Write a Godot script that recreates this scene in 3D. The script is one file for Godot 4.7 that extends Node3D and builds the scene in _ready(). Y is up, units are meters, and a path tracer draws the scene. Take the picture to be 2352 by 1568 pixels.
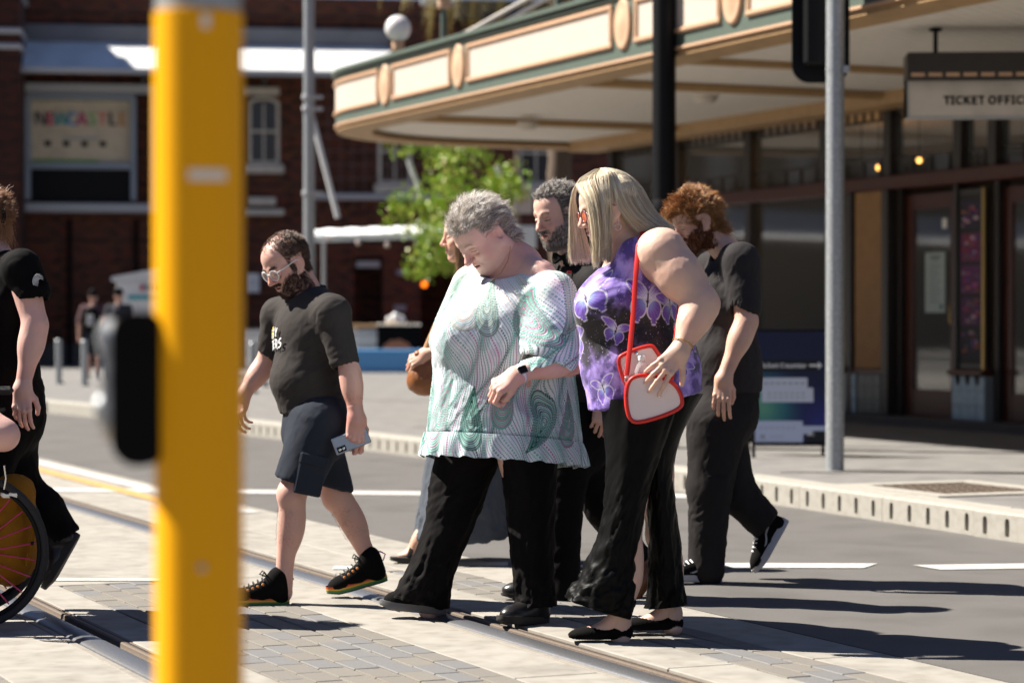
extends Node3D
# A street crossing over tram tracks: eight walkers, a corner building with a curved awning, a brick hotel beyond.
# Street frame: u metres across the tracks (towards the awning), v metres along them (away from the camera).
const TURN := 0.413098
const UC := 0.91588
const US := 0.40145
var M := {}
var names := {}
var rng := RandomNumberGenerator.new()
var jobs: Array = []


func S(u: float, v: float, y := 0.0) -> Vector3:
	return Vector3(UC * u - US * v, y, -(US * u + UC * v))


# ---------------------------------------------------------------- mesh building
class MB:
	var p := PackedVector3Array()
	var n := PackedVector3Array()
	var t := PackedVector2Array()
	var c := PackedColorArray()
	var ix := PackedInt32Array()
	var col := Color(1, 1, 1)
	var xf := Transform3D()

	func quad(a: Vector3, b: Vector3, d: Vector3, e: Vector3, uv := Rect2(0, 0, 1, 1)) -> void:
		# a b d e in order round the face, counter-clockwise seen from its outside
		a = xf * a; b = xf * b; d = xf * d; e = xf * e
		var k := p.size()
		var nn := (b - a).cross(e - a)
		if nn.length_squared() < 1e-16:
			nn = (d - b).cross(e - b)
		nn = nn.normalized()
		for q: Vector3 in [a, b, d, e]:
			p.append(q); n.append(nn); c.append(col)
		t.append(uv.position + Vector2(0, uv.size.y)); t.append(uv.end); t.append(uv.position + Vector2(uv.size.x, 0)); t.append(uv.position)
		for i: int in [0, 2, 1, 0, 3, 2]:
			ix.append(k + i)

	func box(at: Vector3, size: Vector3, bev := 0.0) -> void:
		var h := size / 2
		if bev <= 0.0:
			var x0 := at - h
			var x1 := at + h
			quad(Vector3(x0.x, x0.y, x1.z), Vector3(x1.x, x0.y, x1.z), Vector3(x1.x, x1.y, x1.z), Vector3(x0.x, x1.y, x1.z))
			quad(Vector3(x1.x, x0.y, x0.z), Vector3(x0.x, x0.y, x0.z), Vector3(x0.x, x1.y, x0.z), Vector3(x1.x, x1.y, x0.z))
			quad(Vector3(x1.x, x0.y, x1.z), Vector3(x1.x, x0.y, x0.z), Vector3(x1.x, x1.y, x0.z), Vector3(x1.x, x1.y, x1.z))
			quad(Vector3(x0.x, x0.y, x0.z), Vector3(x0.x, x0.y, x1.z), Vector3(x0.x, x1.y, x1.z), Vector3(x0.x, x1.y, x0.z))
			quad(Vector3(x0.x, x1.y, x1.z), Vector3(x1.x, x1.y, x1.z), Vector3(x1.x, x1.y, x0.z), Vector3(x0.x, x1.y, x0.z))
			quad(Vector3(x0.x, x0.y, x0.z), Vector3(x1.x, x0.y, x0.z), Vector3(x1.x, x0.y, x1.z), Vector3(x0.x, x0.y, x1.z))
			return
		# chamfered: three corner points per corner
		var b := minf(bev, minf(h.x, minf(h.y, h.z)) * 0.98)
		var f := func(sx: float, sy: float, sz: float, k: int) -> Vector3:
			return at + Vector3(sx * (h.x - (0.0 if k == 0 else b)), sy * (h.y - (0.0 if k == 1 else b)), sz * (h.z - (0.0 if k == 2 else b)))
		var face := func(pts: Array) -> void:
			var o := Vector3()
			for q: Vector3 in pts: o += q
			o = o / pts.size() - at
			var nn: Vector3 = (pts[1] - pts[0]).cross(pts[2] - pts[0])
			if nn.dot(o) < 0: pts.reverse()
			if pts.size() == 4: quad(pts[0], pts[1], pts[2], pts[3])
			else: quad(pts[0], pts[1], pts[2], pts[2])
		for s: float in [-1.0, 1.0]:
			face.call([f.call(s, -1, -1, 0), f.call(s, 1, -1, 0), f.call(s, 1, 1, 0), f.call(s, -1, 1, 0)])
			face.call([f.call(-1, s, -1, 1), f.call(1, s, -1, 1), f.call(1, s, 1, 1), f.call(-1, s, 1, 1)])
			face.call([f.call(-1, -1, s, 2), f.call(1, -1, s, 2), f.call(1, 1, s, 2), f.call(-1, 1, s, 2)])
			for q: float in [-1.0, 1.0]:
				face.call([f.call(s, q, -1, 0), f.call(s, q, 1, 0), f.call(s, q, 1, 1), f.call(s, q, -1, 1)])
				face.call([f.call(s, -1, q, 0), f.call(s, 1, q, 0), f.call(s, 1, q, 2), f.call(s, -1, q, 2)])
				face.call([f.call(-1, s, q, 1), f.call(1, s, q, 1), f.call(1, s, q, 2), f.call(-1, s, q, 2)])
				for w: float in [-1.0, 1.0]:
					face.call([f.call(s, q, w, 0), f.call(s, q, w, 1), f.call(s, q, w, 2)])

	func grid(rows: Array, close_u: bool, uvs: Array = []) -> void:
		# rows of points; smooth normals; outside lies where (along a row) x (to the next row) points
		var k := p.size()
		var m: int = rows[0].size()
		var r := rows.size()
		for i in r:
			var row: PackedVector3Array = rows[i]
			for j in m:
				var jn := (j + 1) % m if close_u else mini(j + 1, m - 1)
				var jp := (j + m - 1) % m if close_u else maxi(j - 1, 0)
				var du := row[jn] - row[jp]
				if du.length_squared() < 1e-14:
					var alt: PackedVector3Array = rows[mini(i + 1, r - 1)] if i < r - 1 else rows[maxi(i - 1, 0)]
					du = alt[jn] - alt[jp]
				var up: PackedVector3Array = rows[mini(i + 1, r - 1)]
				var dn: PackedVector3Array = rows[maxi(i - 1, 0)]
				var nn := du.cross(up[j] - dn[j])
				if nn.length_squared() < 1e-18: nn = up[j] - dn[j]
				p.append(xf * row[j]); n.append((xf.basis * nn).normalized()); c.append(col)
				t.append(uvs[i][j] if uvs.size() else Vector2(float(j) / m, float(i) / maxf(1, r - 1)))
		for i in r - 1:
			for j in (m if close_u else m - 1):
				var a := k + i * m + j
				var b := k + i * m + (j + 1) % m
				ix.append_array(PackedInt32Array([a, a + m, b, b, a + m, b + m]))

	func tube(pts: PackedVector3Array, rad: Array, seg := 8, caps := true, flat := 1.0, side := Vector3.ZERO) -> void:
		var rows := []
		var prev := side
		for i in pts.size():
			var d := (pts[mini(i + 1, pts.size() - 1)] - pts[maxi(i - 1, 0)]).normalized()
			if prev == Vector3.ZERO:
				prev = Vector3.UP.cross(d) if absf(d.y) < 0.9 else Vector3.RIGHT.cross(d)
			var x := (prev - d * prev.dot(d)).normalized()
			prev = x
			var y := d.cross(x)
			var rr: float = rad[i] if rad.size() > 1 else rad[0]
			var row := PackedVector3Array()
			for j in seg:
				var a := TAU * j / seg
				row.append(pts[i] + x * (cos(a) * rr) + y * (sin(a) * rr * flat))
			rows.append(row)
		if caps:
			var a0 := PackedVector3Array(); var a1 := PackedVector3Array()
			a0.resize(seg); a1.resize(seg); a0.fill(pts[0]); a1.fill(pts[-1])
			rows.push_front(a0); rows.push_back(a1)
			var first: PackedVector3Array = rows[1]
			rows.insert(1, first.duplicate())
			var last: PackedVector3Array = rows[rows.size() - 2]
			rows.insert(rows.size() - 1, last.duplicate())
		grid(rows, true)

	func lathe(prof: Array, seg := 24, at := Vector3.ZERO, basis := Basis()) -> void:
		# prof: Vector2(radius, height) from bottom to top; sharp where a point is given twice
		var rows := []
		for q: Vector2 in prof:
			var row := PackedVector3Array()
			for j in seg:
				var a := -TAU * j / seg
				row.append(at + basis * Vector3(cos(a) * q.x, q.y, sin(a) * q.x))
			rows.append(row)
		grid(rows, true)

	func prism(outline: PackedVector2Array, d0: float, d1: float, basis := Basis(), at := Vector3.ZERO) -> void:
		# outline in x,y counter-clockwise, extruded from z=d0 to z=d1
		var m := outline.size()
		var tri := Geometry2D.triangulate_polygon(outline)
		var mn := outline[0]; var mx := outline[0]
		for q in outline:
			mn = mn.min(q); mx = mx.max(q)
		var sz := (mx - mn).max(Vector2(1e-5, 1e-5))
		for side in 2:
			var k := p.size()
			var z := d1 if side == 0 else d0
			for q in outline:
				p.append(xf * (at + basis * Vector3(q.x, q.y, z))); n.append((xf.basis * basis * Vector3(0, 0, 1 if side == 0 else -1)).normalized()); c.append(col)
				t.append(Vector2((q.x - mn.x) / sz.x, 1.0 - (q.y - mn.y) / sz.y))
			for i in range(0, tri.size(), 3):
				var a := outline[tri[i]]; var b := outline[tri[i + 1]]; var e := outline[tri[i + 2]]
				var ccw := (b - a).cross(e - a) > 0
				if ccw == (side == 0): ix.append_array(PackedInt32Array([k + tri[i], k + tri[i + 2], k + tri[i + 1]]))
				else: ix.append_array(PackedInt32Array([k + tri[i], k + tri[i + 1], k + tri[i + 2]]))
		var area := 0.0
		for i in m: area += outline[i].cross(outline[(i + 1) % m])
		for i in m:
			var a := outline[i]; var b := outline[(i + 1) % m]
			if area < 0:
				var w := a; a = b; b = w
			quad(at + basis * Vector3(a.x, a.y, d1), at + basis * Vector3(a.x, a.y, d0), at + basis * Vector3(b.x, b.y, d0), at + basis * Vector3(b.x, b.y, d1))

	func mesh() -> ArrayMesh:
		var a := []
		a.resize(Mesh.ARRAY_MAX)
		a[Mesh.ARRAY_VERTEX] = p; a[Mesh.ARRAY_NORMAL] = n; a[Mesh.ARRAY_TEX_UV] = t; a[Mesh.ARRAY_COLOR] = c; a[Mesh.ARRAY_INDEX] = ix
		var m := ArrayMesh.new()
		m.add_surface_from_arrays(Mesh.PRIMITIVE_TRIANGLES, a)
		return m


func numbered(called: String) -> String:
	var k: int = names.get(called, 0)
	names[called] = k + 1
	return called if k == 0 else "%s_%03d" % [called, k]


func thing(called: String, label: String, category: String, at := Vector3.ZERO, turn := 0.0, group := "") -> Node3D:
	var o := Node3D.new()
	o.name = numbered(called)
	add_child(o)
	o.position = at
	o.rotation.y = turn
	o.set_meta("label", label)
	o.set_meta("category", category)
	if group: o.set_meta("group", group)
	return o


func part(called: String, mb, mat: Material, parent: Node3D, at := Vector3.ZERO, label := "") -> MeshInstance3D:
	var o := MeshInstance3D.new()
	o.mesh = mb.mesh() if mb is MB else mb
	o.material_override = mat
	var key := [parent, called]
	var k: int = names.get(key, 0)
	names[key] = k + 1
	o.name = called if k == 0 else "%s_%03d" % [called, k]
	parent.add_child(o, true)
	o.position = at
	if label: o.set_meta("label", label)
	return o


func struct(called: String, mb, mat: Material, at := Vector3.ZERO, turn := 0.0) -> MeshInstance3D:
	var o := part(numbered(called), mb, mat, self, at)
	o.rotation.y = turn
	o.set_meta("kind", "structure")
	return o


func bx(size: Vector3, bev := 0.0, at := Vector3.ZERO) -> MB:
	var b := MB.new()
	b.box(at, size, bev)
	return b


func rect(w: float, h: float, r := 0.0, seg := 5) -> PackedVector2Array:
	var o := PackedVector2Array()
	if r <= 0: return PackedVector2Array([Vector2(-w / 2, -h / 2), Vector2(w / 2, -h / 2), Vector2(w / 2, h / 2), Vector2(-w / 2, h / 2)])
	var cs := [Vector2(w / 2 - r, h / 2 - r), Vector2(-w / 2 + r, h / 2 - r), Vector2(-w / 2 + r, -h / 2 + r), Vector2(w / 2 - r, -h / 2 + r)]
	for i in 4:
		for k in seg + 1:
			var a := PI / 2 * (i + float(k) / seg)
			o.append(cs[i] + Vector2(cos(a), sin(a)) * r)
	return o


# ---------------------------------------------------------------- materials and textures
func mat(called: String, c: Color, rough := 0.8, metal := 0.0) -> StandardMaterial3D:
	var m := StandardMaterial3D.new()
	m.albedo_color = Color(c.r, c.g, c.b).linear_to_srgb()
	m.roughness = rough
	m.metallic = metal
	m.resource_name = called
	m.cull_mode = BaseMaterial3D.CULL_DISABLED
	M[called] = m
	return m


func noise_tex(seed_: int, freq: float, ramp: Array, size := 256, octaves := 4, kind := FastNoiseLite.TYPE_SIMPLEX_SMOOTH) -> NoiseTexture2D:
	var f := FastNoiseLite.new()
	f.seed = seed_
	f.frequency = freq
	f.noise_type = kind
	f.fractal_octaves = octaves
	var t := NoiseTexture2D.new()
	t.width = size
	t.height = size
	t.seamless = true
	t.noise = f
	if ramp.size():
		var g := Gradient.new()
		var off := PackedFloat32Array()
		var cols := PackedColorArray()
		for k in ramp:
			off.append(k[0]); cols.append(k[1])
		g.offsets = off
		g.colors = cols
		t.color_ramp = g
	return t


func grey(v: float) -> Color:
	return Color(v, v, v)


func tri(m: StandardMaterial3D, scale: float, world := true) -> StandardMaterial3D:
	m.uv1_triplanar = true
	m.uv1_world_triplanar = world
	m.uv1_scale = Vector3.ONE * scale
	return m


func grain(called: String, c: Color, rough: float, tex: Texture2D, scale: float, bump := 0.0, metal := 0.0, world := true) -> StandardMaterial3D:
	var m := mat(called, c, rough, metal)
	m.albedo_texture = tex
	tri(m, scale, world)
	if bump > 0:
		m.heightmap_enabled = true
		m.heightmap_texture = tex
		m.heightmap_scale = bump
	return m


# ---------------------------------------------------------------- the scene
func _ready() -> void:
	rng.seed = 7
	var cam := Camera3D.new()
	cam.name = "camera"
	add_child(cam)
	cam.position = Vector3(0, 1.2, 0)
	cam.rotation.x = -atan(46.0 / 5553.0)
	var attr := CameraAttributesPhysical.new()
	attr.frustum_focal_length = 85.0
	attr.frustum_focus_distance = 9.45
	attr.exposure_aperture = 2.5
	cam.attributes = attr
	cam.near = 0.1
	cam.far = 600.0
	cam.fov = 2.0 * rad_to_deg(atan(784.0 / 5553.0))
	cam.current = true
	var env := Environment.new()
	env.background_mode = Environment.BG_SKY
	var sky := Sky.new()
	var sm := ProceduralSkyMaterial.new()
	sm.sky_top_color = Color(0.30, 0.40, 0.58)
	sm.sky_horizon_color = Color(0.66, 0.71, 0.78)
	sm.sky_curve = 0.12
	sm.ground_bottom_color = Color(0.3, 0.29, 0.27)
	sm.ground_horizon_color = Color(0.55, 0.62, 0.68)
	sky.sky_material = sm
	env.sky = sky
	env.background_energy_multiplier = 0.36
	env.tonemap_mode = Environment.TONE_MAPPER_LINEAR
	env.tonemap_exposure = 2.6
	env.sdfgi_enabled = true
	env.ssao_enabled = true
	env.ssil_enabled = true
	var we := WorldEnvironment.new()
	we.name = "world"
	we.environment = env
	add_child(we)
	var sun := DirectionalLight3D.new()
	sun.name = "sun"
	add_child(sun)
	sun.look_at_from_position(Vector3.ZERO, Vector3(0.86, -1.0, 0.26), Vector3.UP)
	sun.light_energy = 1.6
	sun.light_color = Color(1.0, 0.97, 0.925)
	sun.light_angular_distance = 0.5
	sun.shadow_enabled = true
	materials()
	start_people()
	build_ground()
	build_tracks()
	build_kerb()
	build_corner_building()
	build_awning()
	build_hotel()
	build_street_things()
	build_trees()
	finish_people()


func materials() -> void:
	var speck := noise_tex(3, 0.22, [[0.0, grey(0.62)], [0.45, grey(0.9)], [0.6, grey(1.0)], [1.0, grey(1.0)]], 512, 3)
	var conc := noise_tex(5, 0.02, [[0.0, Color(0.86, 0.85, 0.83)], [0.5, Color(0.96, 0.955, 0.945)], [1.0, Color(1, 1, 1)]], 512, 6)
	var fine := noise_tex(9, 0.3, [[0.0, grey(0.5)], [0.5, grey(0.85)], [1.0, grey(1.0)]], 512, 2, FastNoiseLite.TYPE_VALUE)
	var patch := noise_tex(12, 0.012, [[0.0, grey(0.87)], [0.5, grey(0.965)], [1.0, grey(1.0)]], 512, 5)
	var clean := noise_tex(14, 0.03, [[0.0, grey(0.95)], [1.0, grey(1.0)]], 256, 4)
	M["tex_fine"] = fine
	M["tex_patch"] = patch
	var m := grain("asphalt", Color(0.118, 0.111, 0.104), 0.92, speck, 2.2, 0.06)
	m.detail_enabled = true
	m.detail_albedo = patch
	m.detail_blend_mode = BaseMaterial3D.BLEND_MODE_MUL
	grain("concrete", Color(0.31, 0.292, 0.26), 0.9, conc, 0.7, 0.1)
	grain("concrete_dark", Color(0.25, 0.23, 0.20), 0.92, conc, 0.9, 0.15)
	grain("kerb_concrete", Color(0.34, 0.325, 0.29), 0.88, conc, 1.3, 0.12)
	grain("footpath", Color(0.185, 0.178, 0.168), 0.9, patch, 0.5, 0.1)
	grain("paver_rough", Color(0.19, 0.175, 0.153), 0.93, speck, 3.0, 0.12)
	grain("paver_warm", Color(0.20, 0.185, 0.16), 0.93, speck, 2.7, 0.12)
	grain("paver_smooth", Color(0.172, 0.17, 0.168), 0.75, speck, 2.0, 0.08)
	grain("sand_joint", Color(0.33, 0.28, 0.215), 0.95, fine, 3.0, 0.2)
	grain("earth", Color(0.12, 0.11, 0.1), 0.95, patch, 0.3)
	grain("rail_steel", Color(0.30, 0.305, 0.32), 0.36, speck, 1.2, 0.0, 0.8)
	grain("rail_rust", Color(0.17, 0.125, 0.09), 0.75, fine, 3.0, 0.2)
	mat("rubber", Color(0.015, 0.015, 0.016), 0.8)
	grain("road_paint", Color(0.50, 0.495, 0.48), 0.7, conc, 1.5, 0.1)
	grain("yellow_paint", Color(0.50, 0.30, 0.10), 0.75, conc, 1.5, 0.1)
	grain("galvanised", Color(0.52, 0.55, 0.57), 0.5, noise_tex(21, 0.06, [[0.0, grey(0.75)], [1.0, grey(1.0)]], 256, 3, FastNoiseLite.TYPE_CELLULAR), 2.5, 0.02, 0.55)
	var blot := noise_tex(17, 0.008, [[0.0, grey(0.86)], [0.42, grey(0.98)], [0.5, grey(1.0)], [0.62, grey(0.99)], [1.0, grey(0.9)]], 512, 6)
	m.detail_albedo = blot
	m.uv2_triplanar = true
	m.uv2_world_triplanar = true
	m.uv2_scale = Vector3.ONE * 0.21
	m.detail_uv_layer = BaseMaterial3D.DETAIL_UV_2
	for q: String in ["concrete", "footpath"]:
		M[q].detail_enabled = true
		M[q].detail_albedo = blot
		M[q].detail_blend_mode = BaseMaterial3D.BLEND_MODE_MUL
		M[q].uv2_triplanar = true
		M[q].uv2_world_triplanar = true
		M[q].uv2_scale = Vector3.ONE * 0.37
		M[q].detail_uv_layer = BaseMaterial3D.DETAIL_UV_2
	mat("black_paint", Color(0.007, 0.007, 0.008), 0.5).metallic_specular = 0.25
	mat("black_matt", Color(0.006, 0.006, 0.006), 0.85).metallic_specular = 0.2
	mat("yellow_pole_paint", Color(0.85, 0.40, 0.002), 0.45)
	M.yellow_pole_paint.metallic_specular = 0.3
	mat("white_paint", Color(0.78, 0.79, 0.78), 0.6)
	mat("sticker", Color(0.75, 0.72, 0.65), 0.5)
	grain("green_paint", Color(0.085, 0.115, 0.092), 0.55, clean, 0.8)
	grain("cream_paint", Color(0.55, 0.485, 0.415), 0.6, clean, 0.6)
	grain("peach_paint", Color(0.58, 0.37, 0.235), 0.6, clean, 0.7)
	grain("tan_paint", Color(0.42, 0.26, 0.12), 0.6, patch, 0.7)
	grain("soffit_paint", Color(0.74, 0.68, 0.60), 0.7, clean, 0.7)
	grain("dark_timber", Color(0.028, 0.022, 0.018), 0.4, patch, 1.2)
	grain("red_timber", Color(0.07, 0.016, 0.006), 0.35, patch, 1.2)
	grain("pilaster_tan", Color(0.30, 0.155, 0.055), 0.7, patch, 0.8)
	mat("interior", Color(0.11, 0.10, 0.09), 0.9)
	m = mat("glass", Color(0.5, 0.55, 0.55), 0.04)
	m.transparency = BaseMaterial3D.TRANSPARENCY_ALPHA
	m.albedo_color.a = 0.06
	m.metallic_specular = 0.7
	grain("tile_blue", Color(0.26, 0.40, 0.50), 0.25, patch, 2.0)
	grain("tile_dark", Color(0.05, 0.07, 0.08), 0.3, patch, 2.0)
	grain("stone_dark", Color(0.07, 0.065, 0.062), 0.6, patch, 1.0)
	mat("grout", Color(0.2, 0.23, 0.25), 0.9)
	grain("sign_white", Color(0.72, 0.66, 0.58), 0.6, patch, 0.5)
	m = mat("opal", Color(0.7, 0.71, 0.7), 0.25)
	m.subsurf_scatter_enabled = true
	m.subsurf_scatter_strength = 0.3
	mat("brass", Color(0.5, 0.33, 0.12), 0.35, 0.8)
	# brick with mortar, computed: running bond, each brick its own tone
	var im := Image.create(512, 512, false, Image.FORMAT_RGB8)
	var r := RandomNumberGenerator.new()
	r.seed = 11
	im.fill(Color(0.34, 0.31, 0.28))
	for row in 16:
		for k in 6:
			var x := int(k * 512.0 / 6 + (42 if row % 2 else 0))
			var t := r.randf()
			var cc := Color(0.40 + 0.2 * t, 0.27 + 0.11 * t * r.randf(), 0.20 + 0.07 * r.randf())
			if r.randf() < 0.15: cc = cc.darkened(0.4)
			im.fill_rect(Rect2i(x, row * 32, mini(80, 512 - x), 28), cc)
			if x + 80 > 512: im.fill_rect(Rect2i(0, row * 32, x + 80 - 512, 28), cc)
	var bt := ImageTexture.create_from_image(im)
	M["tex_brick"] = bt
	m = mat("brick", Color(0.50, 0.43, 0.35), 0.9)
	m.albedo_texture = bt
	tri(m, 0.72)
	m.heightmap_enabled = true
	m.heightmap_texture = bt
	m.heightmap_scale = 0.6
	m = mat("brick_dark", Color(0.24, 0.16, 0.125), 0.9)
	m.albedo_texture = bt
	tri(m, 0.72)
	grain("sheet_white", Color(0.80, 0.81, 0.80), 0.55, patch, 0.2)
	grain("sheet_grey", Color(0.17, 0.175, 0.19), 0.6, patch, 0.2)
	mat("frame_grey", Color(0.40, 0.41, 0.43), 0.5)
	mat("frame_blue_grey", Color(0.25, 0.29, 0.34), 0.5)
	mat("blue_banner", Color(0.10, 0.32, 0.62), 0.6)
	mat("table_timber", Color(0.5, 0.32, 0.16), 0.7)
	mat("canvas_white", Color(0.80, 0.82, 0.82), 0.8)
	mat("terracotta", Color(0.45, 0.18, 0.09), 0.8)
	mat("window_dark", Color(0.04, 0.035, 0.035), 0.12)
	grain("frame_cream", Color(0.56, 0.52, 0.45), 0.6, patch, 0.6)
	mat("frame_plum", Color(0.14, 0.07, 0.065), 0.6)
	grain("sign_board", Color(0.62, 0.52, 0.37), 0.6, patch, 0.3)
	mat("sign_green", Color(0.22, 0.42, 0.07), 0.6)
	mat("sign_teal", Color(0.1, 0.4, 0.45), 0.6)
	mat("pinkish_post", Color(0.22, 0.15, 0.13), 0.7)
	mat("pinkish_sign", Color(0.55, 0.45, 0.42), 0.6)
	grain("bark", Color(0.17, 0.12, 0.085), 0.9, fine, 3.0, 0.6, 0.0, false)
	m = mat("leaf", Color(0.38, 0.43, 0.085), 0.5)
	m.vertex_color_use_as_albedo = true
	m.backlight_enabled = true
	m.backlight = Color(0.5, 0.6, 0.1)
	m = mat("frond_dry", Color(0.30, 0.235, 0.085), 0.7)
	m.backlight_enabled = true
	m.backlight = Color(0.4, 0.35, 0.15)
	m = mat("frond_green", Color(0.07, 0.10, 0.02), 0.6)
	m.backlight_enabled = true
	m.backlight = Color(0.3, 0.4, 0.1)


func slab(poly: PackedVector2Array, y0: float, y1: float) -> MB:
	# a flat plate from its outline in (u, v)
	var b := MB.new()
	b.prism(poly, y0, y1, Basis(Vector3(1, 0, 0), Vector3(0, 0, -1), Vector3(0, 1, 0)))
	return b


func strip(u0: float, u1: float, v0: float, v1: float) -> PackedVector2Array:
	return PackedVector2Array([Vector2(u0, v0), Vector2(u1, v0), Vector2(u1, v1), Vector2(u0, v1)])


var kerb_line: Array = [Vector2(7.72, 2.0), Vector2(7.78, 10.8), Vector2(7.95, 14.2), Vector2(7.9, 16.0), Vector2(7.82, 19.8), Vector2(7.7, 23.4), Vector2(7.38, 29.25), Vector2(7.1, 32.0), Vector2(6.9, 42.0), Vector2(6.9, 70.0)]


func kerb_at(d: float) -> Array:
	# point and direction d metres along the kerb
	var left := d
	for i in kerb_line.size() - 1:
		var a: Vector2 = kerb_line[i]
		var b: Vector2 = kerb_line[i + 1]
		var l := a.distance_to(b)
		if left <= l or i == kerb_line.size() - 2:
			return [a.lerp(b, left / l), (b - a).normalized()]
		left -= l
	return []


func build_ground() -> void:
	struct("ground", slab(strip(-200, 200, -60, 320), -0.4, -0.2), M.earth, Vector3.ZERO, TURN)
	struct("road", slab(strip(4.745, 8.4, -6, 75), -0.19, 0.0), M.asphalt, Vector3.ZERO, TURN)
	struct("road", slab(strip(-14, -3.0, -6, 75), -0.19, 0.0), M.asphalt, Vector3.ZERO, TURN)
	var poly := PackedVector2Array()
	for q: Vector2 in kerb_line: poly.append(q + Vector2(0.19, 0))
	poly.append(Vector2(60, 70))
	poly.append(Vector2(60, 2))
	struct("footpath", slab(poly, -0.18, 0.13), M.footpath, Vector3.ZERO, TURN)
	struct("footpath", slab(strip(-60, -14, -6, 75), -0.18, 0.13), M.footpath, Vector3.ZERO, TURN)
	# painted lines: quads laid 4 mm above what they are painted on
	var line := func(x0: float, z0: float, x1: float, z1: float, w: float, m: Material, skew := 0.0) -> void:
		var b := MB.new()
		b.quad(Vector3(x0 - skew, 0.004, -z0 + w / 2), Vector3(x1 - skew, 0.004, -z1 + w / 2), Vector3(x1 + skew, 0.004, -z1 - w / 2), Vector3(x0 + skew, 0.004, -z0 - w / 2))
		struct("road_marking", b, m)
	line.call(-3.3, 17.2, 1.2, 16.58, 0.36, M.road_paint)
	line.call(-2.25, 11.2, -1.4, 11.2, 0.1, M.road_paint)
	line.call(-0.87, 11.75, -0.765, 11.75, 0.16, M.road_paint)
	line.call(-0.27, 11.93, -0.02, 11.93, 0.18, M.road_paint)
	line.call(0.35, 11.88, 1.76, 11.84, 0.22, M.road_paint, 0.05)
	line.call(2.02, 11.76, 3.4, 11.95, 0.22, M.road_paint, -0.05)
	var b2 := MB.new()
	b2.quad(Vector3(4.49, 0.005, -14.5), Vector3(4.63, 0.005, -14.5), Vector3(4.63, 0.005, -60), Vector3(4.49, 0.005, -60))
	struct("road_marking", b2, M.road_paint, Vector3.ZERO, TURN)
	b2 = MB.new()
	b2.quad(Vector3(4.27, 0.005, -15.3), Vector3(4.40, 0.005, -15.3), Vector3(4.40, 0.005, -60), Vector3(4.27, 0.005, -60))
	struct("road_marking", b2, M.yellow_paint, Vector3.ZERO, TURN)
	# saw-cut joints across the footpath, filled with dark sealant
	for q: Array in [[17.1, 1.9, 9.0], [20.6, 1.8, 9.0], [24.5, -1.0, 6.0]]:
		b2 = MB.new()
		b2.quad(Vector3(q[1], 0.134, -q[0] + 0.03), Vector3(q[2], 0.134, -q[0] + 0.03), Vector3(q[2], 0.134, -q[0] - 0.03), Vector3(q[1], 0.134, -q[0] - 0.03))
		struct("footpath_joint", b2, M.stone_dark)
	# access cover let into the footpath
	var pit := thing("pit_cover", "brown steel chequer pit cover in a pale concrete surround near the kerb", "pit cover", S(8.78, 12.98, 0.131), TURN)
	var fr := MB.new()
	for k: Array in [[0, 0.52, 1.06, 0.16], [0, -0.52, 1.06, 0.16], [0.45, 0, 0.16, 0.88], [-0.45, 0, 0.16, 0.88]]:
		fr.box(Vector3(k[0], 0.003, k[1]), Vector3(k[2], 0.012, k[3]))
	part("surround", fr, M.kerb_concrete, pit)
	part("cover_plate", bx(Vector3(0.73, 0.008, 0.87), 0.002), M.rail_rust, pit)
	for i in 12:
		for j in 7:
			part("tread_bar", bx(Vector3(0.07, 0.006, 0.012), 0.001), M.rail_rust, pit, Vector3(-0.31 + j * 0.103, 0.006, -0.39 + i * 0.071)).rotation.y = PI / 4 if (i + j) % 2 else -PI / 4


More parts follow.
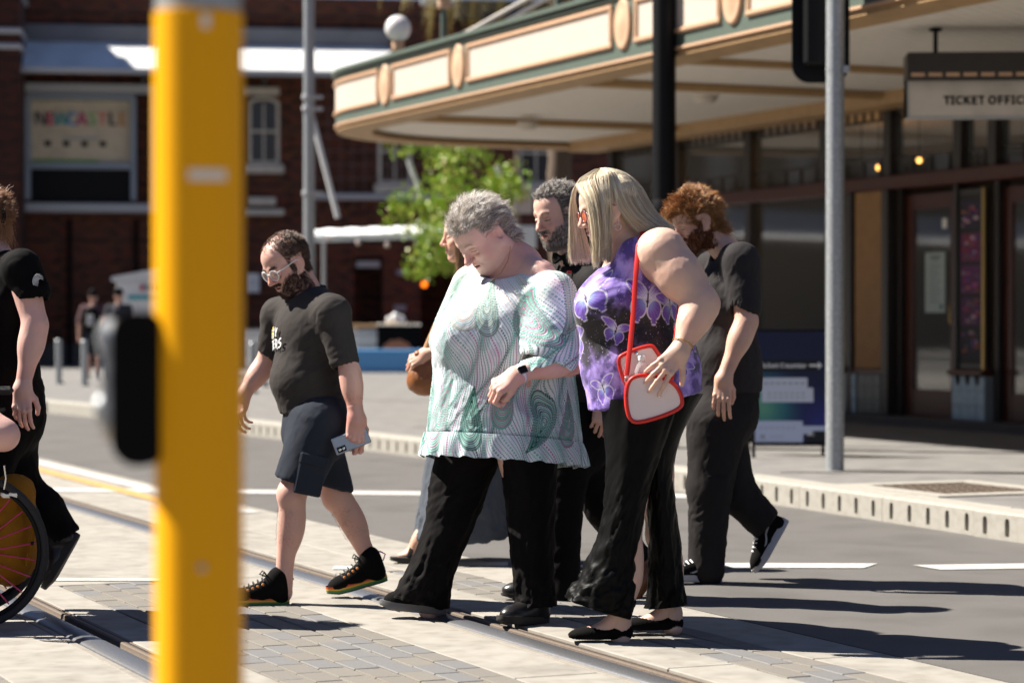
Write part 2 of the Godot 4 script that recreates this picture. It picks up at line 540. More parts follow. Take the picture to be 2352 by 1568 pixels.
func build_tracks() -> void:
	var v_start := 10.88
	var bed := struct("track_bed", slab(strip(-3.0, 4.745, -6, 75), -0.19, -0.045), M.sand_joint, Vector3.ZERO, TURN)
	# concrete panels between the rails and beside them
	var put := func(u0: float, u1: float, v0: float, v1: float, mm: Material) -> void:
		var b := MB.new()
		b.box(Vector3((u0 + u1) / 2, -0.03, -(v0 + v1) / 2), Vector3(u1 - u0, 0.06, v1 - v0), 0.004)
		part("concrete_panel", b, mm, bed)
	var bands := [[-3.0, 0.95], [1.70, 2.105], [2.33, 2.52], [3.27, 3.585], [3.85, 4.116], [4.43, 4.74]]
	for bd: Array in bands:
		var v := 4.0
		while v < v_start - 0.1:
			var v1 := minf(v + 3.44, v_start)
			put.call(bd[0], bd[1] - 0.004, v, v1 - 0.006, M.concrete)
			v = v1
	for bd: Array in [[-3.0, 2.105], [2.33, 3.585], [3.85, 4.2], [4.206, 4.74]]:
		var v := v_start
		while v < 70:
			var v1 := v + (3.2 if v < 30 else 8.0)
			put.call(bd[0], bd[1] - 0.004, v, v1 - 0.008, M.concrete)
			v = v1
	for band: Array in [[2.52, 7, 0.1071], [4.116, 3, 0.1047]]:
		for k: int in band[1] + 1: part("sand_joint", bx(Vector3(0.014, 0.04, 6.4)), M.sand_joint, bed, Vector3(band[0] + band[2] * k, -0.0255, -7.66))
	# pavers: rows of 105 x 210, staggered, two kinds mixed
	var rr := RandomNumberGenerator.new()
	rr.seed = 31
	var mats := [M.paver_rough, M.paver_warm, M.paver_smooth]
	var meshes := []
	for k in 3: meshes.append(bx(Vector3(0.0955, 0.05, 0.205 - 0.001 * k), 0.003))
	for band: Array in [[2.52, 7, 5.2], [4.116, 3, 5.6], [0.95, 7, 6.6]]:
		var w: float = [0.1071, 0.1047, 0.1071][[2.52, 4.116, 0.95].find(band[0])]
		for row: int in band[1]:
			var v: float = band[2] + (0.105 if row % 2 else 0.0) + rr.randf() * 0.05
			while v < v_start - 0.08:
				if not (band[0] < 1.0 and v > 8.6):
					var pv := part("paver", meshes[rr.randi() % 3], mats[rr.randi() % 3], bed, Vector3(band[0] + w * (row + 0.5), -0.0265 + rr.randf() * 0.003, -v - 0.104))
					pv.rotation = Vector3(rr.randf_range(-0.006, 0.006), rr.randf_range(-0.008, 0.008), rr.randf_range(-0.008, 0.008))
				v += 0.2085
	# grooved rails set in rubber
	for side: Array in [[2.2, 1.0], [3.69, 1.0]]:
		var t := thing("tram_rail", "worn steel tram rail %s" % ("nearer the camera, beside the wheelchair wheel" if side[0] < 3 else "passing under the feet of the walkers"), "tram rail", S(side[0], 0), TURN, "")
		var w := PackedVector3Array()
		var prof := [Vector2(-0.042, -0.05), Vector2(-0.041, -0.008), Vector2(-0.033, 0.002), Vector2(-0.015, 0.009), Vector2(0.008, 0.010), Vector2(0.024, 0.004), Vector2(0.031, -0.008), Vector2(0.033, -0.04), Vector2(0.062, -0.04), Vector2(0.066, -0.006), Vector2(0.070, -0.001), Vector2(0.088, -0.001), Vector2(0.092, -0.05)]
		var rows := []
		for q: Vector2 in prof:
			var sx := q.x * 1.5 if q.x < 0.034 else 0.05 + (q.x - 0.033) * 1.15
			rows.append(PackedVector3Array([Vector3(sx, q.y, -70), Vector3(sx, q.y, -4)]))
		var head := MB.new()
		head.grid(rows.slice(0, 8), false)
		part("rail_head", head, M.rail_steel, t)
		var groove := MB.new()
		groove.grid(rows.slice(7, 10), false)
		part("groove", groove, M.rail_rust, t)
		var lip := MB.new()
		lip.grid(rows.slice(9), false)
		part("keeper_lip", lip, M.rail_rust, t)
		for e: Array in [[-0.080, 0.031], [0.1245, 0.012]]:
			var b := MB.new()
			b.box(Vector3(e[0], -0.024, -37), Vector3(e[1], 0.044, 66), 0.003)
			part("rail_seal", b, M.rail_rust if e[0] > 0 else M.concrete_dark, t)


func build_kerb() -> void:
	var root := Node3D.new()
	root.name = "kerb"
	add_child(root)
	root.set_meta("kind", "structure")
	var L := 1.06
	var H := 0.145
	var d := 4.0
	var variants := []
	for kind in 2:
		var b := MB.new()
		var pitch := L / 5
		if kind == 0:
			for i in 5:
				var cx := -L / 2 + pitch * (i + 0.5)
				var outer := PackedVector2Array()
				var inner := PackedVector2Array()
				var N := 28
				for k in N:
					var a := TAU * k / N + 0.11
					var dirv := Vector2(cos(a), sin(a))
					var s := minf((pitch / 2) / maxf(absf(dirv.x), 1e-5), (H / 2) / maxf(absf(dirv.y), 1e-5))
					outer.append(Vector2(cx, H / 2) + dirv * s)
					var cyy := clampf(sin(a) * 2.0, -1, 1) * 0.033
					inner.append(Vector2(cx + cos(a) * 0.022, 0.073 + cyy + sin(a) * 0.019))
				# corners of the cell exactly
				for k in N:
					var k2 := (k + 1) % N
					var o1 := outer[k]; var o2 := outer[k2]
					if absf(absf(o1.x - cx) - pitch / 2) < 1e-4 and absf(absf(o2.x - cx) - pitch / 2) > 1e-4 or absf(absf(o2.x - cx) - pitch / 2) < 1e-4 and absf(absf(o1.x - cx) - pitch / 2) > 1e-4:
						var corner := Vector2(cx + signf(o1.x + o2.x - 2 * cx) * pitch / 2, H if o1.y + o2.y > H else 0.0)
						b.quad(Vector3(o1.x, o1.y, 0), Vector3(corner.x, corner.y, 0), Vector3(o2.x, o2.y, 0), Vector3(o2.x, o2.y, 0))
					b.quad(Vector3(inner[k].x, inner[k].y, 0), Vector3(o1.x, o1.y, 0), Vector3(o2.x, o2.y, 0), Vector3(inner[k2].x, inner[k2].y, 0))
					b.quad(Vector3(inner[k].x, inner[k].y, 0), Vector3(inner[k2].x, inner[k2].y, 0), Vector3(inner[k2].x, inner[k2].y, -0.05), Vector3(inner[k].x, inner[k].y, -0.05))
		else:
			b.quad(Vector3(-L / 2, 0, 0), Vector3(L / 2, 0, 0), Vector3(L / 2, H, 0), Vector3(-L / 2, H, 0))
		# body: chamfered top edge, top, ends, back
		b.quad(Vector3(-L / 2, H, 0), Vector3(L / 2, H, 0), Vector3(L / 2, H + 0.012, -0.02), Vector3(-L / 2, H + 0.012, -0.02))
		b.quad(Vector3(-L / 2, H + 0.012, -0.02), Vector3(L / 2, H + 0.012, -0.02), Vector3(L / 2, H + 0.012, -0.24), Vector3(-L / 2, H + 0.012, -0.24))
		for s: float in [-1.0, 1.0]:
			b.prism(PackedVector2Array([Vector2(-0.24, -0.1), Vector2(0, -0.1), Vector2(0, H), Vector2(-0.02, H + 0.012), Vector2(-0.24, H + 0.012)]), s * L / 2 - 0.001, s * L / 2, Basis(Vector3(0, 0, 1), Vector3(0, 1, 0), Vector3(-1, 0, 0)))
		b.quad(Vector3(L / 2, -0.1, -0.24), Vector3(-L / 2, -0.1, -0.24), Vector3(-L / 2, H + 0.012, -0.24), Vector3(L / 2, H + 0.012, -0.24))
		b.quad(Vector3(-L / 2, -0.1, 0), Vector3(L / 2, -0.1, 0), Vector3(L / 2, 0, 0), Vector3(-L / 2, 0, 0))
		variants.append(b.mesh())
	while d < 62.0:
		var q := kerb_at(d + L / 2)
		var pt: Vector2 = q[0]
		var dr: Vector2 = q[1]
		var o := part("kerb_stone", variants[0 if d < 25.5 else 1], M.kerb_concrete, root, S(pt.x, pt.y, -0.003))
		# local +x runs along the kerb towards the camera, local z faces the road
		var along := S(-dr.x, -dr.y).normalized()
		var face := along.cross(Vector3.UP)
		o.basis = Basis(along, Vector3.UP, face)
		d += L + 0.006


# ---------------------------------------------------------------- corner building and its awning
func build_corner_building() -> void:
	# local x = u, local -z = v, origin at the corner street frame
	var t := thing("corner_building", "dark timber shopfront with posters, tiled plinths and glazed doors under the awning", "building", Vector3.ZERO, TURN)
	var U := 13.9
	var G := 0.13
	var wall := func(u: float, v0: float, v1: float, y0: float, y1: float, d: float, m: Material, called: String, bev := 0.004) -> MeshInstance3D:
		return part(called, bx(Vector3(d, y1 - y0, v1 - v0), bev), m, t, Vector3(u + d / 2, (y0 + y1) / 2, -(v0 + v1) / 2))
	# the mass behind: back wall, floor, ceiling and the upper storey
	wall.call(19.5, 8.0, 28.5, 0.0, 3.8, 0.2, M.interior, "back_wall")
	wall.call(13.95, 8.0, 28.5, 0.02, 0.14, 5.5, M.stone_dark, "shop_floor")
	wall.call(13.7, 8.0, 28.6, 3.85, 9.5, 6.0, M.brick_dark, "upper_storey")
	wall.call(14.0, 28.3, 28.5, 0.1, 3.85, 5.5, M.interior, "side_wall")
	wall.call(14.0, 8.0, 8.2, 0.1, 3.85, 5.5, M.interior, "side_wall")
	# head board and the step
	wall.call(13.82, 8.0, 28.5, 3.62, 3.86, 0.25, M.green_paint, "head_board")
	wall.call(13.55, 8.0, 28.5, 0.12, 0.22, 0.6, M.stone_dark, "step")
	# glazed transom bays with small lead-light bars; timber rail below
	var posts := [28.4, 26.55, 24.75, 23.05, 21.75, 20.45, 19.85, 18.6, 16.6, 14.4, 12.0, 9.5]
	for i in posts.size():
		wall.call(U - 0.06, posts[i] - 0.07, posts[i] + 0.07, 2.72, 3.62, 0.16, M.dark_timber, "transom_post")
	wall.call(U - 0.1, 8.0, 28.5, 2.58, 2.73, 0.22, M.red_timber, "transom_rail", 0.012)
	wall.call(U - 0.03, 8.0, 28.5, 3.55, 3.62, 0.1, M.dark_timber, "transom_head")
	for i in posts.size() - 1:
		var v1: float = posts[i] - 0.07
		var v0: float = posts[i + 1] + 0.07
		var win := Node3D.new()
		win.name = "transom_window"
		t.add_child(win, true)
		win.position = Vector3(U, 0, -(v0 + v1) / 2)
		var w := v1 - v0
		part("pane", bx(Vector3(0.008, 0.82, w)), M.glass, win, Vector3(0.03, 3.14, 0))
		var n := maxi(3, int(w / 0.16))
		for k in n + 1:
			part("glazing_bar", bx(Vector3(0.03, 0.2, 0.018)), M.dark_timber, win, Vector3(0.02, 3.44, -w / 2 + w * k / n))
			if k % 2 == 0: part("glazing_bar", bx(Vector3(0.03, 0.18, 0.018)), M.dark_timber, win, Vector3(0.02, 2.83, -w / 2 + w * k / n))
		part("glazing_bar", bx(Vector3(0.03, 0.03, w)), M.dark_timber, win, Vector3(0.022, 3.335, 0))
		part("glazing_bar", bx(Vector3(0.03, 0.025, w)), M.dark_timber, win, Vector3(0.022, 2.92, 0))
	# shop windows left of the doors
	for q: Array in [[26.6, 28.3], [24.85, 26.45], [22.95, 24.65]]:
		var win := Node3D.new()
		win.name = "shop_window"
		t.add_child(win, true)
		win.position = Vector3(U, 0, -(q[0] + q[1]) / 2)
		var w: float = q[1] - q[0]
		part("pane", bx(Vector3(0.01, 1.86, w)), M.glass, win, Vector3(0.04, 1.64, 0))
		part("frame", bx(Vector3(0.1, 0.08, w)), M.red_timber, win, Vector3(0.03, 0.68, 0))
		for s: float in [-1.0, 1.0]:
			part("frame", bx(Vector3(0.1, 1.9, 0.08)), M.dark_timber, win, Vector3(0.03, 1.64, s * (w / 2 + 0.02)))
	for v: float in [28.45, 26.52, 24.75]:
		wall.call(U - 0.05, v - 0.07, v + 0.07, 0.14, 2.58, 0.16, M.dark_timber, "post")
	# tiled plinths
	var plinth := func(v0: float, v1: float, y1: float, m: Material) -> void:
		var root := part("plinth", bx(Vector3(0.2, y1 - 0.22, v1 - v0)), M.grout, t, Vector3(U - 0.02, (y1 + 0.22) / 2, -(v0 + v1) / 2))
		var nv := maxi(1, roundi((v1 - v0) / 0.152))
		var ny := maxi(1, roundi((y1 - 0.22) / 0.15))
		var tile := bx(Vector3(0.012, (y1 - 0.22) / ny - 0.006, (v1 - v0) / nv - 0.006), 0.002).mesh()
		for i in nv:
			for j in ny:
				part("tile", tile, m, root, Vector3(-0.105, -(y1 - 0.22) / 2 + (j + 0.5) * (y1 - 0.22) / ny, -(v1 - v0) / 2 + (i + 0.5) * (v1 - v0) / nv))
	plinth.call(24.7, 28.4, 0.64, M.tile_blue)
	plinth.call(22.25, 24.6, 0.64, M.tile_blue)
	plinth.call(21.75, 22.2, 0.64, M.tile_dark)
	plinth.call(19.86, 20.42, 0.66, M.tile_blue)
	plinth.call(14.5, 15.1, 0.66, M.tile_blue)
	wall.call(U - 0.12, 21.7, 28.4, 0.64, 0.70, 0.3, M.red_timber, "sill", 0.01)
	# pilaster
	wall.call(U - 0.12, 21.72, 22.28, 0.70, 2.58, 0.2, M.pilaster_tan, "pilaster", 0.01)
	for v: float in [22.38, 21.66]:
		wall.call(U - 0.14, v - 0.06, v + 0.06, 0.2, 2.58, 0.16, M.dark_timber, "post")
	# doors
	for q: Array in [[20.55, 21.5, true], [18.9, 19.75, false], [17.7, 18.75, false], [15.3, 16.5, false], [12.2, 13.8, false]]:
		var door := Node3D.new()
		door.name = "door"
		t.add_child(door, true)
		var w: float = q[1] - q[0]
		door.position = Vector3(U + 0.05, 0.22, -(q[0] + q[1]) / 2)
		for s: float in [-1.0, 1.0]:
			part("stile", bx(Vector3(0.05, 2.3, 0.13), 0.005), M.red_timber, door, Vector3(0, 1.15, s * (w / 2 - 0.065)))
		part("bottom_rail", bx(Vector3(0.05, 0.28, w - 0.26), 0.005), M.red_timber, door, Vector3(0, 0.14, 0))
		part("top_rail", bx(Vector3(0.05, 0.16, w - 0.26), 0.005), M.red_timber, door, Vector3(0, 2.22, 0))
		part("pane", bx(Vector3(0.01, 1.86, w - 0.26)), M.glass, door, Vector3(0, 1.21, 0))
		part("door_frame", bx(Vector3(0.14, 2.36, 0.07), 0.005), M.dark_timber, door, Vector3(-0.02, 1.18, w / 2 + 0.045))
		part("door_frame", bx(Vector3(0.14, 2.36, 0.07), 0.005), M.dark_timber, door, Vector3(-0.02, 1.18, -w / 2 - 0.045))
		var hb := MB.new()
		hb.tube(PackedVector3Array([Vector3(-0.03, 0.95, w / 2 - 0.06), Vector3(-0.08, 0.97, w / 2 - 0.06), Vector3(-0.08, 1.13, w / 2 - 0.06), Vector3(-0.03, 1.15, w / 2 - 0.06)]), [0.012])
		part("handle", hb, M.brass, door)
		if q[2]:
			part("notice", bx(Vector3(0.004, 0.62, 0.36)), print_mat("notice"), door, Vector3(-0.012, 1.38, 0.05))
			part("sticker", bx(Vector3(0.004, 0.1, 0.08)), M.sticker, door, Vector3(-0.012, 1.98, 0.22))
	# poster cases
	for q: Array in [[19.9, 20.4, "posters", 0.72, 2.52], [22.45, 22.9, "posters_two", 0.72, 2.52]]:
		var cs := Node3D.new()
		cs.name = "poster_case"
		t.add_child(cs, true)
		cs.position = Vector3(U - 0.06, 0, -(q[0] + q[1]) / 2)
		var w: float = q[1] - q[0]
		part("backing", bx(Vector3(0.06, q[4] - q[3], w), 0.006), M.dark_timber, cs, Vector3(0, (q[3] + q[4]) / 2, 0))
		var pm := print_mat(q[2])
		var b := MB.new()
		b.quad(Vector3(-0.034, q[3] + 0.06, -w / 2 + 0.05), Vector3(-0.034, q[3] + 0.06, w / 2 - 0.05), Vector3(-0.034, q[4] - 0.06, w / 2 - 0.05), Vector3(-0.034, q[4] - 0.06, -w / 2 + 0.05))
		part("poster_sheet", b, pm, cs)
		for s: float in [-1.0, 1.0]:
			part("trim", bx(Vector3(0.03, q[4] - q[3], 0.035), 0.004), M.brass if s > 0 else M.dark_timber, cs, Vector3(-0.04, (q[3] + q[4]) / 2, s * (w / 2 - 0.017)))
		part("ledge", bx(Vector3(0.16, 0.06, w + 0.1), 0.015), M.red_timber, cs, Vector3(-0.04, q[3] - 0.03, 0))
		for k in 3:
			var bk := MB.new()
			bk.lathe([Vector2(0.0, -0.12), Vector2(0.03, -0.09), Vector2(0.05, 0.0)], 10)
			part("corbel", bk, M.dark_timber, cs, Vector3(-0.05, q[3] - 0.06, -w / 2 + w * (k + 0.5) / 3))
	# lamps glowing inside the shop
	for q: Array in [[3.0, 24.2, 15.3, 0.035], [3.02, 23.2, 15.2, 0.03], [1.95, 24.1, 15.0, 0.035], [2.9, 21.9, 16.0, 0.02]]:
		var b := MB.new()
		b.lathe([Vector2(0.001, -q[3]), Vector2(q[3] * 0.7, -q[3] * 0.7), Vector2(q[3], 0), Vector2(q[3] * 0.7, q[3] * 0.7), Vector2(0.001, q[3])], 12)
		var gm := mat("lamp_glow_%d" % int(q[1] * 10), Color(1.0, 0.75, 0.4), 0.5)
		gm.emission_enabled = true
		gm.emission = Color(1.0, 0.72, 0.36)
		gm.emission_energy_multiplier = 2.5
		var lamp := thing("pendant_lamp", ["warm bulb glowing behind the upper shop glass", "small amber bulb beside the galvanised pole, behind the upper glass", "warm bulb glowing low inside the big shop window", "bulb hanging inside behind the doorway"][[24.2, 23.2, 24.1, 21.9].find(q[1])], "lamp", S(q[2], q[1], q[0]), TURN)
		part("bulb", b, gm, lamp)
		var cordb := MB.new()
		cordb.tube(PackedVector3Array([Vector3(0, q[3], 0), Vector3(0, 3.84 - q[0], 0)]), [0.008])
		part("cord", cordb, M.black_matt, lamp)
		var li := OmniLight3D.new()
		li.name = "glow"
		lamp.add_child(li)
		li.light_energy = 0.03
		li.light_color = Color(1.0, 0.72, 0.36)
		li.light_size = q[3]
		li.omni_range = 20.0
		li.omni_attenuation = 2.0
		li.shadow_enabled = true


func awn(d: float, out := 0.0) -> Vector3:
	# point on the awning's outline d metres along it from the near end, in street coordinates (x=u, z=-v), pushed outwards
	var r := 2.5 + out
	var s0 := 26.4 - 3.0
	var arc := PI / 2 * 2.5
	if d < s0: return Vector3(9.5 - out, 0, -(3.0 + d))
	if d < s0 + arc:
		var a := (d - s0) / 2.5
		return Vector3(12.0 - cos(a) * r, 0, -(26.4 + sin(a) * r))
	return Vector3(12.0 + d - s0 - arc, 0, -(28.9 + out))


func awn_band(b: MB, d0: float, d1: float, o0: float, y0: float, o1: float, y1: float, step := 0.25) -> void:
	var n := maxi(1, int(ceil((d1 - d0) / (step if d1 > 22.0 else 8.0))))
	var lo := PackedVector3Array()
	var hi := PackedVector3Array()
	for i in n + 1:
		var d := d0 + (d1 - d0) * i / n
		lo.append(awn(d, o0) + Vector3(0, y0, 0))
		hi.append(awn(d, o1) + Vector3(0, y1, 0))
	b.grid([hi, lo], false)


func awn_block(d0: float, d1: float, out0: float, out1: float, y0: float, y1: float) -> MB:
	var b := MB.new()
	awn_band(b, d0, d1, out1, y0, out1, y1)
	awn_band(b, d0, d1, out1, y1, out0, y1)
	awn_band(b, d0, d1, out0, y0, out1, y0)
	awn_band(b, d0, d1, out0, y1, out0, y0)
	for d: float in [d0, d1]:
		b.quad(awn(d, out0) + Vector3(0, y0, 0), awn(d, out1) + Vector3(0, y0, 0), awn(d, out1) + Vector3(0, y1, 0), awn(d, out0) + Vector3(0, y1, 0))
	return b


func build_awning() -> void:
	var t := thing("awning", "curved green street awning with cream panels and oval medallions round the corner", "awning", Vector3.ZERO, TURN)
	var D := 45.0
	part("fascia", awn_block(0, D, -0.12, 0.0, 3.52, 4.10), M.green_paint, t)
	part("cornice", awn_block(0, D, -0.10, 0.05, 4.105, 4.15), M.green_paint, t)
	part("drip_mould", awn_block(0, D, -0.02, 0.022, 4.06, 4.085), M.green_paint, t)
	part("bottom_bead", awn_block(0, D, -0.1, 0.018, 3.50, 3.522), M.peach_paint, t)
	part("edge_beam", awn_block(0, D, -0.42, -0.01, 3.45, 3.50), M.tan_paint, t)
	# panels (v positions), the last one follows the corner
	var spans := [[22.0, 3.0], [11.3, 14.75], [15.2, 16.97], [17.41, 18.97], [19.42, 22.80], [23.24, 24.95], [25.38, 29.2], [29.8, 33.0]]
	spans[0] = [8.0, 10.9]
	for q: Array in spans:
		var d0: float = q[0] - 3.0
		var d1: float = q[1] - 3.0
		var pn := part("panel", awn_block(d0 + 0.05, d1 - 0.05, -0.01, 0.006, 3.675, 3.985), M.cream_paint, t)
		var fr := MB.new()
		for e: Array in [[d0, d1, 3.635, 3.68], [d0, d1, 3.98, 4.025], [d0, d0 + 0.055, 3.6795, 3.9805], [d1 - 0.055, d1, 3.6795, 3.9805]]:
			var bb := awn_block(e[0], e[1], -0.005, 0.022, e[2], e[3])
			var k := fr.p.size()
			fr.p.append_array(bb.p); fr.n.append_array(bb.n); fr.t.append_array(bb.t); fr.c.append_array(bb.c)
			for i in bb.ix: fr.ix.append(i + k)
			bb = awn_block(e[0] + (0.02 if e[1] - e[0] < 0.1 else 0.0), e[1] - (0.02 if e[1] - e[0] < 0.1 else 0.0), 0.015, 0.03, e[2] + 0.013, e[3] - 0.013)
			k = fr.p.size()
			fr.p.append_array(bb.p); fr.n.append_array(bb.n); fr.t.append_array(bb.t); fr.c.append_array(bb.c)
			for i in bb.ix: fr.ix.append(i + k)
		part("panel_frame", fr, M.peach_paint, pn)
	for v: float in [11.1, 14.97, 17.2, 19.2, 23.02, 25.16]:
		var b := MB.new()
		var prof := [Vector2(1.0, 0.0), Vector2(1.0, 0.02), Vector2(0.9, 0.032), Vector2(0.8, 0.022), Vector2(0.55, 0.03), Vector2(0.25, 0.042), Vector2(0.01, 0.045)]
		var rows := []
		for pq: Vector2 in prof:
			var row := PackedVector3Array()
			for j in 28:
				var a := TAU * j / 28
				row.append(Vector3(-pq.y, sin(a) * pq.x * 0.225, -cos(a) * pq.x * 0.155))
			rows.append(row)
		b.grid(rows, true)
		part("medallion", b, M.peach_paint, t, Vector3(9.498, 3.825, -v))
	# soffit: plain sheet far away, boards over the near bay, ribs
	var poly := PackedVector2Array()
	for i in 40:
		var q := awn(3.0 + (D - 4.0) * i / 39.0, -0.2)
		poly.append(Vector2(q.x, -q.z))
	poly.append(Vector2(28, 6.0))
	var sb := slab(poly, 3.53, 3.56)
	part("soffit_sheet", sb, M.soffit_paint, t)
	var roofp := slab(poly, 3.92, 3.98)
	part("roof_sheet", roofp, M.sheet_grey, t)
	var k2 := 0
	for i in 100:
		# boards laid slantwise, 110 mm apart, clipped to the bay
		var off := 0.112 * i
		var dir := Vector2(0.80, 0.60)
		var nrm := Vector2(-0.60, 0.80)
		var mid := Vector2(9.9, 8.0) + nrm * (off - 2.5)
		var line_poly := PackedVector2Array([mid - dir * 12 - nrm * 0.053, mid + dir * 12 - nrm * 0.053, mid + dir * 12 + nrm * 0.053, mid - dir * 12 + nrm * 0.053])
		for cut: PackedVector2Array in Geometry2D.intersect_polygons(line_poly, strip(9.96, 13.3, 8.5, 18.72)):
			if Geometry2D.is_polygon_clockwise(cut): cut.reverse()
			part("soffit_board", slab(cut, 3.508, 3.529), M.soffit_paint, t)
			k2 += 1
	for v: float in [18.8, 21.0, 25.5]:
		part("soffit_rib", bx(Vector3(3.5, 0.07, 0.14), 0.01), M.tan_paint, t, Vector3(11.7, 3.49, -v))
	part("inner_beam", bx(Vector3(0.42, 0.14, 22.0), 0.015), M.tan_paint, t, Vector3(13.5, 3.47, -17.5))
	for q: Array in [[11.2, 25.1], [11.5, 21.4]]:
		var b := MB.new()
		b.lathe([Vector2(0.001, -0.085), Vector2(0.08, -0.075), Vector2(0.115, -0.04), Vector2(0.12, -0.01), Vector2(0.12, -0.01), Vector2(0.135, -0.01), Vector2(0.135, 0.0)], 20)
		var l := thing("soffit_light", "round unlit bulkhead light on the awning ceiling, %s" % ("nearer the curved corner" if q[1] > 23 else "between the two dark poles"), "ceiling light", S(q[0], q[1], 3.45 + 0.01), TURN, "bulkhead lights under the awning")
		part("diffuser", b, M.cream_paint, l)
	# lamps and posts on top of the awning
	lamp_post("globe lamp on a short post above the awning's curved end", awn(22.1, -0.12), 4.15, 0.16, 0.146, true)
	lamp_post("green lamp post on the awning, its globe above the picture", awn(20.75, -0.12), 4.15, 0.47, 0.15, true)
	lamp_post("green post on the awning in front of the palm fronds", awn(17.85, -0.12), 4.15, 0.62, 0.15, true)
	for q: Array in [[0.0], [0.11]]:
		var b := MB.new()
		var a := S(9.75, 24.9, 4.12 - q[0])
		b.tube(PackedVector3Array([a, a + Vector3(0.6, 0.26, 0.2), a + Vector3(1.5, 0.72, 0.5), a + Vector3(3.0, 1.6, 1.0)]), [0.022])
		var c := thing("tie_rod", "pale tie rod rising from the awning edge, %s of the pair" % ("upper" if q[0] == 0.0 else "lower"), "tie rod")
		part("rod", b, M.soffit_paint, c)
	# hanging sign
	var sg := thing("hanging_sign", "cream TICKET OFFICE sign box hanging under the awning", "sign", Vector3(3.5, 0, -19.0), deg_to_rad(-4.0))
	var b3 := MB.new()
	b3.prism(PackedVector2Array([Vector2(-0.20, 2.80), Vector2(0.12, 2.80), Vector2(0.06, 3.10), Vector2(-0.16, 3.10)]), -0.40, 1.6, Basis(Vector3(0, 0, 1), Vector3(0, 1, 0), Vector3(1, 0, 0)))
	part("sign_body", b3, M.frame_grey, sg)
	var fb := MB.new()
	fb.quad(Vector3(-0.385, 2.805, 0.128), Vector3(1.6, 2.805, 0.128), Vector3(1.6, 3.09, 0.068), Vector3(-0.385, 3.09, 0.068))
	part("sign_face", fb, M.sign_white, sg)
	var tm := TextMesh.new()
	tm.text = "TICKET OFFICE"
	var sf := SystemFont.new()
	sf.font_names = PackedStringArray(["Droid Sans"])
	sf.font_weight = 700
	tm.font = sf
	tm.font_size = 32
	tm.pixel_size = 0.0030
	tm.depth = 0.008
	tm.horizontal_alignment = HORIZONTAL_ALIGNMENT_LEFT
	var tx := part("lettering", tm, M.black_paint, sg, Vector3(-0.12, 2.925, 0.107))
	tx.rotation.x = -0.205
	part("top_box", bx(Vector3(2.0, 0.22, 0.34), 0.006), M.dark_timber, sg, Vector3(0.6, 3.19, -0.03))
	for i in 14:
		part("vent_slot", bx(Vector3(0.105, 0.03, 0.01), 0.003), M.peach_paint, sg, Vector3(-0.32 + i * 0.135, 3.125, 0.142))
	var rb := MB.new()
	rb.tube(PackedVector3Array([Vector3(-0.17, 3.29, 0), Vector3(-0.17, 3.52, 0)]), [0.018])
	rb.lathe([Vector2(0.001, 3.48), Vector2(0.05, 3.48), Vector2(0.05, 3.5), Vector2(0.05, 3.5)], 14, Vector3(-0.17, 0, 0))
	part("hanger_rod", rb, M.black_paint, sg)


func lamp_post(label: String, at: Vector3, y: float, h: float, r: float, globe: bool) -> void:
	var w := S(at.x, -at.z, y)
	var t := thing("globe_lamp", label, "lamp", w, 0.0)
	var b := MB.new()
	b.tube(PackedVector3Array([Vector3(0, -0.1, 0), Vector3(0, h - 0.1, 0)]), [0.03 if h < 0.3 else 0.035], 12)
	part("post", b, M.green_paint, t)
	b = MB.new()
	b.lathe([Vector2(0.04, h - 0.12), Vector2(0.075, h - 0.11), Vector2(0.06, h - 0.07), Vector2(0.072, h - 0.04), Vector2(0.065, h - 0.01), Vector2(0.05, h)], 18)
	part("collar", b, M.peach_paint, t)
	if globe:
		var rows := []
		for i in 17:
			var a := -PI / 2 + PI * i / 16
			rows.append(Vector2(maxf(cos(a) * r, 0.001), h + r * 0.96 + sin(a) * r))
		b = MB.new()
		b.lathe(rows, 28)
		part("globe", b, M.opal, t)


